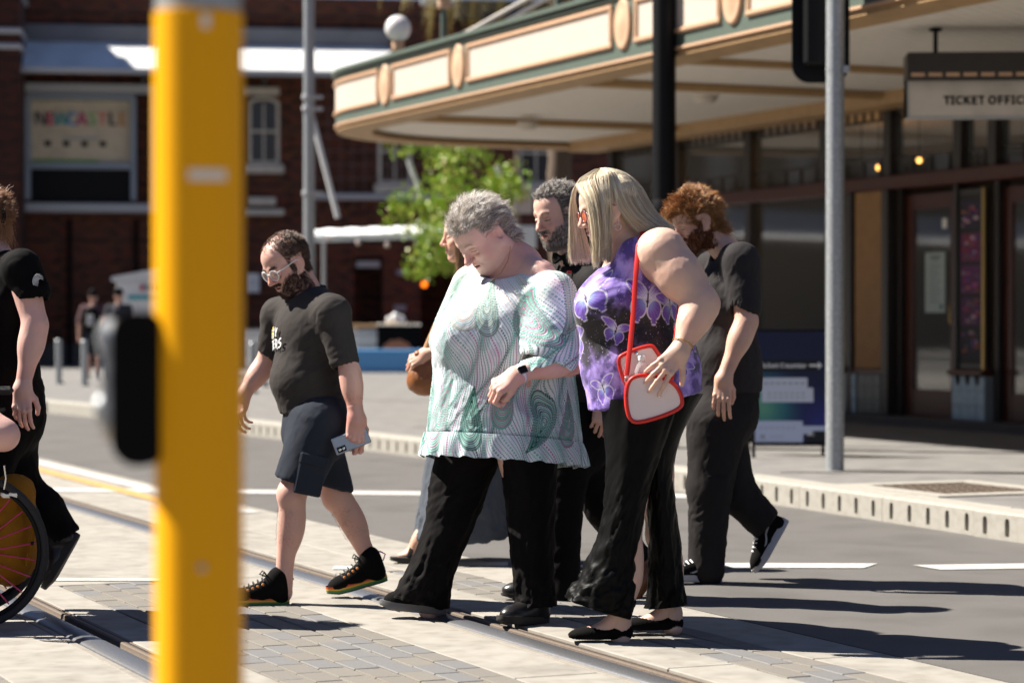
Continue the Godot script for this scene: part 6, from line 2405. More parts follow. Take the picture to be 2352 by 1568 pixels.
	var td := func(p: Vector3, n: Vector3) -> float:
		var v: float = fo.call(p, n)
		# long drag folds rising from the belly to the hip
		var q := p - elb
		var s := sin((q.y - q.x * 0.55) * 120.0 + q.z * 9.0)
		v += 0.0045 * ss(0.26, 0.05, absf(q.y)) * ss(-0.15, 0.02, q.x) * s * ss(-0.2, 0.3, s)
		return v
	var tee := fjob(t, 0.0075, null, td)
	emit(w, "t_shirt", [tee], M.tee_black)
	# collar rib
	var cb := MB.new()
	var ring := PackedVector3Array()
	var nb := (neckT - neck0).normalized()
	var cx := L
	var cz := nb.cross(cx).normalized()
	for i in 29:
		var a := TAU * i / 28
		ring.append(neck0 + nb * 0.012 + cx * cos(a) * 0.072 + cz * sin(a) * 0.074 + nb * 0.012 * sin(a))
	cb.tube(ring, [0.009], 8, false, 0.8)
	emit(w, "collar", cb, M.tee_black, "t_shirt")
	# printed words on the chest
	var chest := w.j(655, 775, 0.0)
	shirt_words(w, [["R", w.j(635, 764), 0.0042, true], ["SBY", w.j(649, 766), 0.0034, false], ["NTERS", w.j(648, 792), 0.0034, false]], t)
	# --- shorts
	var s := Field.new()
	s.ecap(w.j(726, 952), w.j(726, 990), 0.142, 0.15, L, 1.05, 0.04)
	s.cap(hipN + Vector3(0, 0.02, 0), kneeN + Vector3(0.01, 0.02, 0), 0.125, 0.098, 0.05)
	s.cap(hipF + Vector3(0, 0.02, 0), kneeF.lerp(hipF, 0.1), 0.12, 0.085, 0.03)
	var axN := (kneeN - hipN).normalized()
	s.cut_cap(kneeN.lerp(hipN, 0.1), kneeN + axN * 0.2, 0.085, 0.1, 0.011)
	s.keep_above(kneeN + Vector3(0.0, 0.055, 0), Vector3(0.28, 1, 0).normalized())
	var s2 := folds(14, Vector3(0.5, 1, 0), 0.004, 9.0, 3.0)
	emit(w, "shorts", [fjob(s, 0.0085, null, s2)], M.shorts_navy)
	# cargo pocket on the near leg
	var pk := MB.new()
	var pc := hipN.lerp(kneeN, 0.62) + Vector3(0.045, 0.0, 0.093)
	var pbas := Basis(Vector3(0, 1, 0), 0.28) * Basis(Vector3(0, 0, 1), -0.22)
	pk.xf = Transform3D(pbas, pc)
	pk.box(Vector3(0, -0.03, 0), Vector3(0.12, 0.15, 0.016), 0.007)
	pk.box(Vector3(0, 0.045, 0.006), Vector3(0.126, 0.05, 0.018), 0.007)
	emit(w, "cargo_pocket", pk, M.shorts_navy, "shorts")
	# hem rolls
	# --- shoes
	var rainbow := [Color(0.015, 0.013, 0.012), Color(0.03, 0.14, 0.05), Color(0.06, 0.2, 0.04), Color(0.62, 0.36, 0.03), Color(0.62, 0.13, 0.02), Color(0.55, 0.03, 0.02)]
	for q: Array in [[w.j(663, 1391, 0.14), w.j(560, 1391, 0.19), Vector3.UP], [w.j(890, 1333, -0.13), w.j(780, 1362, -0.09), Vector3(0.25, 1, 0)]]:
		var T := foot_frame(q[0], (q[1] as Vector3) - q[0], q[2])
		var u := Field.new()
		shoe_upper(u, T, 0.262, "sneaker")
		u.cap(T * Vector3(0, 0.06, 0.045), T * Vector3(0, 0.125, 0.05), 0.038, 0.041, 0.03)
		emit(w, "shoe", [fjob(u, 0.005)], M.canvas_black)
		var nm := "shoe" if w.outs.filter(func(e: Array) -> bool: return e[0] == "shoe").size() == 1 else "shoe_001"
		emit(w, "rainbow_sole", sole_mesh(T, 0.27, 0.047, 0.0, 0.036, rainbow), M.stripes, nm)
		var lc := MB.new()
		for k in 6:
			var z := 0.19 - k * 0.019
			var y := 0.083 + k * 0.0085
			lc.tube(PackedVector3Array([T * Vector3(-0.026, y - 0.012, z), T * Vector3(0, y, z + 0.006), T * Vector3(0.026, y - 0.012, z)]), [0.0035], 6)
		for sg: float in [-1.0, 1.0]:
			lc.tube(PackedVector3Array([T * Vector3(0, 0.128, 0.1), T * Vector3(sg * 0.025, 0.145, 0.115), T * Vector3(sg * 0.035, 0.13, 0.125), T * Vector3(sg * 0.01, 0.125, 0.105)]), [0.003], 6)
		emit(w, "laces", lc, M.lace_black, nm)
		var tb := MB.new()
		tb.tube(PackedVector3Array([T * Vector3(0, 0.09, 0.0), T * Vector3(0, 0.115, -0.016), T * Vector3(0, 0.13, 0.0), T * Vector3(0, 0.135, 0.012)]), [0.006], 6, true, 0.5)
		emit(w, "heel_tab", tb, M.pink_tab, nm)
		var eb := MB.new()
		for k in 4:
			eb.lathe([Vector2(0.006, 0), Vector2(0.0055, 0.003), Vector2(0.002, 0.003)], 8, T * Vector3(0.036, 0.068 + k * 0.008, 0.185 - k * 0.021), T.basis * Basis(Vector3(0, 0, 1), -PI / 2 + 0.5))
		emit(w, "eyelets", eb, M.orange_tab, nm)
	# --- glasses
	glasses(w, H, M.clear_frame, M.lens, 0.022, 0.0028)
	# --- the phone is a thing of its own
	var ph := thing("phone", "silver blue phone held in the hand of the man in shorts", "phone", w.at + w.j(806, 1012, 0.235))
	ph.rotation = Vector3(-0.05, 0.2, 0.36)
	part("phone_body", bx(Vector3(0.158, 0.074, 0.0085), 0.0035), M.phone_body, ph)
	part("camera_bump", bx(Vector3(0.038, 0.024, 0.003), 0.001), M.black_paint, ph, Vector3(-0.05, -0.018, 0.0055))
	for k in 2:
		var lb := MB.new()
		lb.lathe([Vector2(0.006, 0), Vector2(0.006, 0.002), Vector2(0.0001, 0.002)], 12, Vector3.ZERO, Basis(Vector3(1, 0, 0), Vector3(0, 0, 1), Vector3(0, -1, 0)))
		part("camera_lens", lb, M.steel, ph, Vector3(-0.059 + k * 0.017, -0.018, 0.007))


func glasses(w: Walker, H: Transform3D, fm: Material, lm: Material, r: float, thick: float, z := 0.101) -> void:
	var g := MB.new()
	var ln := MB.new()
	for q: float in [-1.0, 1.0]:
		var pts := PackedVector3Array()
		for i in 25:
			var a := TAU * i / 24
			pts.append(H * Vector3(q * 0.0325 + cos(a) * r * 1.12, -0.004 + sin(a) * r, z - absf(q * 0.0325 + cos(a) * r) * 0.14))
		g.tube(pts, [thick], 6, false)
		var row := PackedVector3Array(); row.resize(25); row.fill(H * Vector3(q * 0.0325, -0.004, z - 0.003))
		ln.grid([row, pts], false)
		g.tube(PackedVector3Array([H * Vector3(q * (0.0325 + r * 1.1), 0.006, z - 0.008), H * Vector3(q * 0.074, 0.009, z - 0.03), H * Vector3(q * 0.081, 0.012, 0.0), H * Vector3(q * 0.08, -0.008, -0.03)]), [thick * 0.9], 6)
	g.tube(PackedVector3Array([H * Vector3(-0.01, 0.002, z - 0.001), H * Vector3(0, 0.006, z + 0.002), H * Vector3(0.01, 0.002, z - 0.001)]), [thick], 6)
	emit(w, "glasses", g, fm)
	emit(w, "lenses", ln, lm, "glasses")


func shirt_words(w: Walker, lines: Array, t: Field) -> void:
	# raised flock lettering following the chest: each letter a mesh bent onto the cloth
	var sf := SystemFont.new()
	sf.font_names = PackedStringArray(["Droid Sans"])
	sf.font_weight = 800
	var idx := PackedInt32Array(range(t.ty.size()))
	for l: Array in lines:
		var tm := TextMesh.new()
		tm.text = l[0]
		tm.font = sf
		tm.font_size = 16
		tm.pixel_size = l[2]
		tm.depth = 0.001
		var arr := tm.get_mesh_arrays()
		var v: PackedVector3Array = arr[Mesh.ARRAY_VERTEX]
		var outv := PackedVector3Array()
		for p in v:
			var q: Vector3 = (l[1] as Vector3) + w.left * p.x + Vector3(0, p.y + p.x * 0.12 + 0.004 * sin(p.x * 90.0), 0)
			# march onto the shirt from the front
			var a := q + w.fwd * 0.3
			for k in 24:
				var d := t.at(a, idx)
				if d < 0.0015: break
				a -= w.fwd * d * 0.8
			outv.append(a + w.fwd * (0.012 + p.z))
		arr[Mesh.ARRAY_VERTEX] = outv
		var nv: PackedVector3Array = arr[Mesh.ARRAY_NORMAL]
		for i in nv.size(): nv[i] = w.left * nv[i].x + Vector3(0, nv[i].y, 0) + w.fwd * nv[i].z
		arr[Mesh.ARRAY_NORMAL] = nv
		var am := ArrayMesh.new()
		am.add_surface_from_arrays(Mesh.PRIMITIVE_TRIANGLES, arr)
		emit(w, "chest_print", am, M.print_yellow if l[3] else M.print_white, "t_shirt")


func people_rest() -> void:
	print_textures_later()
	person_paisley()
	person_butterfly()
	person_bowtie()
	person_red_hair()
	person_skirt()
	person_boot()
	wheelchair()
	far_people()


func print_textures_later() -> void:
	var weave := M.tee_black.albedo_texture as Texture2D
	for q: Array in [["paisley_print", 0.75], ["galaxy_print", 0.55]]:
		var m := mat(q[0], Color(1, 1, 1), q[1])
		m.rim_enabled = true
		m.rim = 0.25
	M["tex_weave"] = weave


class Pic:
	var im: Image
	var w: int
	var h: int

	func _init(ww: int, hh: int, c: Color) -> void:
		w = ww
		h = hh
		im = Image.create(w, h, false, Image.FORMAT_RGB8)
		im.fill(c)

	func dot(x: float, y: float, r: float, c: Color, a := 1.0) -> void:
		for j in range(int(floor(y - r)), int(ceil(y + r)) + 1):
			if j < 0 or j >= h: continue
			for i in range(int(floor(x - r)), int(ceil(x + r)) + 1):
				var k := clampf(r + 0.5 - Vector2(i - x, j - y).length(), 0.0, 1.0) * a
				if k > 0.02:
					var ii := posmod(i, w)
					im.set_pixel(ii, j, im.get_pixel(ii, j).lerp(c, k))

	func poly(p: PackedVector2Array, f: Callable) -> void:
		var lo := p[0]; var hi := p[0]
		for q in p:
			lo = lo.min(q); hi = hi.max(q)
		for j in range(maxi(0, int(lo.y)), mini(h, int(hi.y) + 1)):
			for i in range(int(lo.x), int(hi.x) + 1):
				if Geometry2D.is_point_in_polygon(Vector2(i, j), p):
					var ii := posmod(i, w)
					var c: Color = f.call(Vector2(i, j))
					im.set_pixel(ii, j, im.get_pixel(ii, j).lerp(Color(c.r, c.g, c.b), c.a))


func paint_paisley() -> Texture2D:
	var r := RandomNumberGenerator.new()
	r.seed = 5
	var W := 2048
	var Hh := 900
	var p := Pic.new(W, Hh, Color(0.85, 0.885, 0.91))
	for i in 150:
		var q := Vector2(r.randf() * W, r.randf() * Hh)
		var lo2 := smoothstep(200, 420, q.y)
		p.dot(q.x, q.y, r.randf_range(22, 46), ([Color(0.88, 0.74, 0.68), Color(0.80, 0.84, 0.80), Color(0.84, 0.76, 0.78)][i % 3] as Color).lerp([Color(0.58, 0.78, 0.74), Color(0.66, 0.80, 0.80), Color(0.76, 0.70, 0.80)][i % 3], lo2), 0.35)
	var pal_lo := [Color(0.10, 0.36, 0.32), Color(0.26, 0.58, 0.52), Color(0.10, 0.18, 0.18), Color(0.58, 0.30, 0.46), Color(0.36, 0.66, 0.58), Color(0.30, 0.52, 0.46)]
	var pal_hi := [Color(0.86, 0.66, 0.58), Color(0.62, 0.76, 0.72), Color(0.46, 0.60, 0.58), Color(0.78, 0.56, 0.60), Color(0.68, 0.74, 0.58), Color(0.88, 0.70, 0.63)]
	for row in 205:
		var y := 0.0
		var k := r.randi()
		var big := row % 4 == 0
		while y < Hh:
			var x := row * 10.0 + 70.0 * sin(y * 0.009 + row * 0.045) + 12 * sin(y * 0.028 + row * 0.5)
			var low := smoothstep(90, 270, y + 70 * sin(x * 0.011))
			p.dot(x, y, 4.0 if big else 2.3, (pal_hi[(row + k) % 6] as Color).lerp(pal_lo[(row + k) % 6], low), 0.95 if big else 0.8)
			if big: p.dot(x, y, 1.5, Color(0.88, 0.9, 0.92), 0.8)
			y += 10.0 if big else 6.0
	for i in 26:
		var c0 := Vector2((i % 13 + 0.5 * (i / 13)) * W / 13.0 + r.randf_range(-20, 20), [230.0, 640.0][i / 13] + r.randf_range(-60, 60))
		var R := r.randf_range(105, 165)
		var turn := r.randf_range(-0.5, 0.5) + (PI if i % 4 == 0 else 0.0)
		var bend := r.randf_range(-0.9, 0.9)
		var shape := func(t: float, s: float) -> Vector2:
			var q := Vector2(sin(t) * pow(absf(sin(t / 2)), 1.3) * 0.55, -cos(t)) * R * s
			q.x += bend * q.y * q.y / R * 0.4
			return c0 + q.rotated(turn)
		var outline := PackedVector2Array()
		for k in 40: outline.append(shape.call(TAU * k / 40, 1.06))
		var low := smoothstep(90, 270, c0.y)
		var ground := Color(0.88, 0.89, 0.92).lerp(Color(0.78, 0.88, 0.87), low)
		p.poly(outline, func(_q: Vector2) -> Color: return Color(ground, 0.85))
		for lv in 15:
			var s := 1.05 - lv * 0.068
			var col := (pal_hi[(lv + i) % 6] as Color).lerp(pal_lo[(lv * 2 + i) % 6], low)
			var fat := lv % 5 == 0
			var n := int(R * s * (0.55 if fat else 0.85))
			for k in n:
				var q: Vector2 = shape.call(TAU * k / n, s)
				p.dot(q.x, q.y, 4.2 if fat else 2.5, col, 0.95 if fat else 0.85)
				if fat: p.dot(q.x, q.y, 1.6, ground, 0.85)
	return ImageTexture.create_from_image(p.im)


func paint_galaxy() -> Texture2D:
	var r := RandomNumberGenerator.new()
	r.seed = 9
	var W := 1100
	var H := 560
	var p := Pic.new(W, H, Color(0.1, 0.05, 0.2))
	var nz := FastNoiseLite.new()
	nz.seed = 4
	nz.frequency = 0.012
	nz.fractal_octaves = 4
	for y in H:
		for x in W:
			var v := y / float(H)
			var n := nz.get_noise_2d(x, y)
			var dark := smoothstep(0.38, 0.48, v + n * 0.14) * smoothstep(0.80, 0.60, v + n * 0.16)
			var c := Color(0.46, 0.37, 0.70).lerp(Color(0.70, 0.60, 0.90), clampf(0.4 + n * 1.6, 0, 1))
			c = c.lerp(Color(0.08, 0.055, 0.085), dark)
			c = c.lerp(Color(0.25, 0.16, 0.42), 0.5 * (1.0 - dark) * smoothstep(0.0, -0.35, n))
			p.im.set_pixel(x, y, c)
	for i in 5200:
		var x := r.randf() * W
		var y := r.randf() * H
		if y < H * 0.32 and r.randf() < 0.55: continue
		p.dot(x, y, 0.5 + 1.4 * pow(r.randf(), 3.0), Color(0.9, 0.86, 0.97), r.randf_range(0.35, 0.95))
	# butterflies: centre, span, tilt
	for q: Array in [[588, 220, 84, 0.12], [392, 210, 78, -0.5], [478, 310, 46, 0.35], [690, 232, 66, -0.2], [690, 410, 46, 0.7], [430, 480, 52, -0.3], [300, 330, 70, 0.2], [760, 300, 80, 0.3], [150, 230, 100, 0.1], [950, 240, 100, -0.2], [560, 480, 50, 0.6]]:
		var c := Vector2(q[0], q[1])
		var s: float = q[2]
		for side: float in [-1.0, 1.0]:
			for wing in 2:
				var o := PackedVector2Array()
				for k in 36:
					var a := TAU * k / 36
					var f := Vector2.ZERO
					if wing == 0: f = Vector2(0.52 + cos(a) * 0.5, -0.34 + sin(a) * 0.27 - 0.34 * cos(a) * (0.6 + 0.3 * sin(a)))
					else: f = Vector2(0.36 + cos(a) * 0.34, 0.32 + sin(a) * 0.36 + (0.16 if k > 6 and k < 11 else 0.0))
					f.x = maxf(f.x, 0.02)
					o.append(c + Vector2(f.x * side, f.y).rotated(q[3]) * s)
				var ctr := c
				p.poly(o, func(pt: Vector2) -> Color:
					var d := (pt - ctr).length() / s
					var ang := (pt - ctr).angle()
					var col := Color(0.88, 0.88, 0.98).lerp(Color(0.50, 0.38, 0.80), smoothstep(0.15, 0.75, d))
					if wing == 1: col = Color(0.55, 0.68, 0.92).lerp(Color(0.45, 0.32, 0.72), smoothstep(0.1, 0.6, d))
					if absf(sin(ang * 14.0)) < 0.14 and d > 0.08: col = Color(0.22, 0.15, 0.42)
					return Color(col, 0.95))
				for k in 72:
					var a := o[(k / 2) % 36].lerp(o[(k / 2 + 1) % 36], 0.5 * (k % 2))
					p.dot(a.x, a.y, s * 0.035, Color(0.86, 0.85, 0.90), 0.8)
					if k % 2 == 0: p.dot(a.x, a.y, s * 0.016, Color(0.2, 0.15, 0.35), 0.9)
		for k in 14:
			var f := Vector2(0, -0.22 + 0.036 * k).rotated(q[3]) * s
			p.dot(c.x + f.x, c.y + f.y, s * 0.028, Color(0.12, 0.08, 0.2))
			for side: float in [-1.0, 1.0]:
				var an := Vector2(side * (0.03 + 0.018 * k), -0.24 - 0.035 * k + 0.0016 * k * k).rotated(q[3]) * s
				p.dot(c.x + an.x, c.y + an.y, 1.0, Color(0.85, 0.8, 0.92))
	return ImageTexture.create_from_image(p.im)


func round_uv(axis: Vector3, flat: float, y0: float, y1: float) -> Callable:
	# cylindrical: seam at the hidden back (-z)
	return func(p: Vector3, _n: Vector3) -> Vector2:
		return Vector2(0.5 + atan2(p.x - axis.x, (p.z - axis.z) * flat) / TAU, (y1 - p.y) / (y1 - y0))


func ruffle(c: Vector3, rx: float, rz: float, y_of: Callable, depth: float, grow: float, waves: float, uvf: Callable, seed_: int) -> MB:
	var r := RandomNumberGenerator.new()
	r.seed = seed_
	var ph := [r.randf() * TAU, r.randf() * TAU]
	var b := MB.new()
	var rows := []
	var uvs := []
	for i in 9:
		var f := i / 8.0
		var row := PackedVector3Array()
		var uv := []
		for k in 181:
			var a := TAU * k / 180 - PI / 2
			var wv := sin(a * waves + ph[0]) * 0.6 + sin(a * waves * 1.7 + ph[1]) * 0.4
			var g := 1.0 + grow * pow(f, 0.7) + 0.035 * f * wv + 0.008 * sin(PI * f)
			var y: float = y_of.call(a)
			var p := Vector3(c.x + cos(a) * rx * g, y + 0.004 - depth * f + 0.006 * f * wv, c.z + sin(a) * rz * g)
			row.append(p)
			uv.append(uvf.call(p, Vector3.UP))
		rows.append(row)
		uvs.append(uv)
	b.grid(rows, false, uvs)
	return b


# ---------------------------------------------------------------- the woman in the paisley blouse
func person_paisley() -> void:
	var w := walker(1422, 1120)
	w.face(34)
	person(w, "grey haired woman in a pale paisley blouse and black flared trousers, head bowed")
	w.skin = Color(0.68, 0.45, 0.385)
	var B := w.basis()
	var H := head_frame(w.j(1106, 540, 0.02), 40, 42, -3, 1.15)
	var neck0 := w.j(1192, 612, 0.0)
	var neckT := H * Vector3(0, -0.05, -0.035)
	var sh := w.j(1262, 668, 0.20); var el := w.j(1312, 820, 0.25); var wr := w.j(1184, 862, 0.33)
	var f := Field.new()
	f.cap(neckT, neck0, 0.066, 0.085, 0.04)
	f.cap(neck0, w.j(1240, 634, 0.14), 0.07, 0.068, 0.05)
	f.cap(neck0, w.j(1120, 640, -0.13), 0.07, 0.075, 0.05)
	f.ell(w.j(1180, 690), Vector3(0.20, 0.12, 0.125), B, 0.06)
	f.ell(w.j(1165, 850), Vector3(0.2, 0.24, 0.17), B, 0.06)
	arm(f, sh, el, wr, 0.075, 0.056, 0.032)
	var el2 := w.j(1050, 800, -0.3)
	arm(f, w.j(1085, 660, -0.18), el2, w.j(1075, 850, -0.1), 0.06, 0.05, 0.034)
	f.chain([w.j(1190, 960, 0.08), w.j(1218, 1200, 0.10), w.j(1222, 1370, 0.12), w.j(1215, 1425, 0.14)], [0.12, 0.07, 0.045, 0.045], 0.03)
	f.chain([w.j(1110, 960, -0.08), w.j(1040, 1190, -0.07), w.j(975, 1350, -0.06), w.j(985, 1400, -0.06)], [0.12, 0.07, 0.045, 0.045], 0.03)
	var body := fjob(f, 0.0085, limb_tint(w.skin, 13, 0.55, [[neck0, 0.2, 0.55], [wr, 0.2, 0.6]]), flesh(3))
	var scalp := scalp_mask(0.067, -0.07, 0.1)
	var o := {"skin": w.skin, "hair": Color(0.36, 0.30, 0.25), "scalp": func(q: Vector3) -> float: return 0.7 * (scalp.call(q) as float), "brow": Color(0.3, 0.2, 0.15), "red": 0.65, "fat": 0.012, "age": 1.0, "mouth": 0.002, "nose": 1.15,
		"hairs": [{"mask": scalp, "comb": func(q: Vector3) -> Vector3: return Vector3(q.x * 3.0 + 0.35, 0.25 - ss(0.0, -0.08, q.z) * 1.2, -1.0), "count": 13000, "len": 0.06, "lift": 0.5, "curl": 0.5, "mess": 0.22, "lock": 0.009, "c0": Color(0.20, 0.15, 0.115), "c1": Color(0.74, 0.67, 0.60), "c2": Color(0.9, 0.88, 0.85), "c2_share": 0.28, "rad": 0.0006, "steps": 6, "clump": 28.0}]}
	var hf := Field.new()
	head_shape(hf, H, o)
	hf.cap(neckT, neckT.lerp(neck0, 0.6), 0.064, 0.075, 0.04)
	var head := gjob(hf, 0.0034, H, o)
	var hn := hand(w, wr, el, w.j(1112, 908, 0.36) - wr, Vector3(-0.25, 0.75, 0.75), false, {"curl": [[0.75, 1.2, 0.8], [0.8, 1.25, 0.8], [0.85, 1.25, 0.8], [0.9, 1.2, 0.8]], "thumb": [Vector3(0.036, 0.045, -0.024), Vector3(0.036, 0.075, -0.04), Vector3(0.018, 0.092, -0.05)], "wrist": 0.032, "thick": 1.12}, Color(0.66, 0.40, 0.335), 1.06)
	emit(w, "body", [body, head.src, hn], M.skin)
	emit(w, "hair", [head.S], M.strands)
	# blouse
	var c := w.j(1158, 800)
	var t := Field.new()
	t.cap(w.j(1228, 676, 0.13), w.j(1110, 655, -0.13), 0.09, 0.095, 0.06)
	t.cap(w.j(1238, 668, 0.13), w.j(1270, 672, 0.2), 0.08, 0.085, 0.05)
	t.ell(w.j(1162, 745, 0.0), Vector3(0.225, 0.20, 0.20), B, 0.08)
	t.ell(w.j(1060, 770, 0.10), Vector3(0.11, 0.10, 0.11), B, 0.09)
	t.ell(w.j(1075, 762, -0.08), Vector3(0.11, 0.10, 0.10), B, 0.09)
	t.ecap(w.j(1158, 850), w.j(1157, 1060), 0.285, 0.325, Vector3(0, 0, 1), 0.80, 0.10)
	t.cap(w.j(1268, 690, 0.2), w.j(1270, 800, 0.25), 0.095, 0.125, 0.045)
	t.cap(w.j(1085, 660, -0.18), w.j(1052, 780, -0.26), 0.09, 0.12, 0.045)
	# neck opening, sleeve ends, hem
	t.cut_ell(w.j(1176, 592, 0.04), Vector3(0.148, 0.088, 0.17), Basis(Vector3(0, 0, 1), 0.26), 0.010)
	t.cut_cap(w.j(1262, 808, 0.255), w.j(1240, 900, 0.28), 0.09, 0.12, 0.011)
	t.keep_above(w.j(1157, 1008), Vector3(0.07, 1, -0.10))
	var fo := folds(24, Vector3(0.12, 1, 0), 0.006, 5.0, 5.0)
	var fo2 := folds(29, Vector3(0.6, 1, 0), 0.0016, 20.0, 4.0)
	var uvf := round_uv(c, 1.2, w.j(0, 1080).y, w.j(0, 590).y)
	var td := func(p: Vector3, n: Vector3) -> float:
		return ((fo.call(p, n) as float) + (fo2.call(p, n) as float)) * ss(w.j(0, 640).y, w.j(0, 760).y, p.y) + (fo2.call(p, n) as float) * 0.5
	emit(w, "blouse", [fjob(t, 0.0085, null, td, uvf)], M.paisley_print)
	var hem := func(a: float) -> float: return w.j(1157, 1008).y - 0.07 * cos(a) * 0.325 + 0.10 * sin(a) * 0.26
	emit(w, "hem_ruffle", ruffle(w.j(1157, 1008), 0.322, 0.262, hem, 0.095, 0.055, 21.0, uvf, 3), M.paisley_print, "blouse")
	var slv := func(a: float) -> float: return w.j(0, 806).y + 0.11 * cos(a) * 0.35
	emit(w, "sleeve_ruffle", ruffle(w.j(1266, 806, 0.252), 0.118, 0.112, slv, 0.05, 0.14, 12.0, uvf, 8), M.paisley_print, "blouse")
	# trousers
	emit(w, "trouser_leg", cloth_leg(w, [Vector2(1012, 990), Vector2(999, 1045), Vector2(989, 1105), Vector2(981, 1165), Vector2(964, 1240), Vector2(932, 1315), Vector2(901, 1368)], [Vector2(1180, 990), Vector2(1146, 1060), Vector2(1118, 1130), Vector2(1090, 1200), Vector2(1058, 1275), Vector2(1036, 1340), Vector2(1029, 1396)], -0.06, -0.05, 0.15, 0.10, 0.010, 3.0, 33), M.trouser_black)
	emit(w, "trouser_leg", cloth_leg(w, [Vector2(1135, 990), Vector2(1148, 1066), Vector2(1160, 1160), Vector2(1172, 1270), Vector2(1181, 1340), Vector2(1184, 1390)], [Vector2(1300, 990), Vector2(1280, 1066), Vector2(1277, 1160), Vector2(1272, 1270), Vector2(1273, 1340), Vector2(1276, 1390)], 0.07, 0.13, 0.15, 0.10, 0.008, 3.0, 37), M.trouser_black)
	for q: Array in [[w.j(1026, 1412, -0.05), w.j(866, 1394, -0.03), "front"], [w.j(1258, 1433, 0.09), w.j(1172, 1433, 0.24), "rear"]]:
		var T := foot_frame(q[0], (q[1] as Vector3) - q[0])
		var u := Field.new()
		shoe_upper(u, T, 0.26, "sneaker")
		emit(w, "shoe", [fjob(u, 0.0055)], M.leather_black if q[2] == "rear" else M.canvas_black)
		emit(w, "sole", sole_mesh(T, 0.278, 0.05, -0.002, 0.03, [], 0.04), M.sole_grey if q[2] == "front" else M.sole_black, "shoe" if q[2] == "front" else "shoe_001")
	# watch and necklace
	var wt := MB.new()
	var wd := (wr - el).normalized()
	var x := wd.cross(Vector3(0, 0.3, 1)).normalized()
	var y := wd.cross(x)
	var ring := PackedVector3Array()
	for k in 25: ring.append(wr - wd * 0.022 + x * cos(TAU * k / 24) * 0.0365 + y * sin(TAU * k / 24) * 0.0365)
	wt.tube(ring, [0.011], 6, false, 0.25, wd)
	emit(w, "watch_strap", wt, M.sole_white_bright)
	var face := MB.new()
	var nz := (Vector3(0.0, 0.35, 1) - wd * wd.dot(Vector3(0.0, 0.35, 1))).normalized()
	face.xf = Transform3D(Basis(wd.cross(nz), -wd, -nz).orthonormalized(), wr - wd * 0.022 + nz * 0.041)
	face.box(Vector3.ZERO, Vector3(0.033, 0.039, 0.010), 0.004)
	emit(w, "watch_case", face, M.steel, "watch_strap")
	var face2 := MB.new()
	face2.xf = face.xf
	face2.box(Vector3(0, 0, -0.0052), Vector3(0.028, 0.034, 0.002), 0.0008)
	emit(w, "watch_glass", face2, M.black_paint, "watch_strap")
	var nk := MB.new()
	nk.tube(PackedVector3Array([w.j(1172, 545, 0.04), w.j(1172, 572, 0.085), w.j(1166, 600, 0.115), w.j(1150, 628, 0.14), w.j(1128, 645, 0.155)]), [0.0016], 5)
	emit(w, "necklace", nk, M.brass)


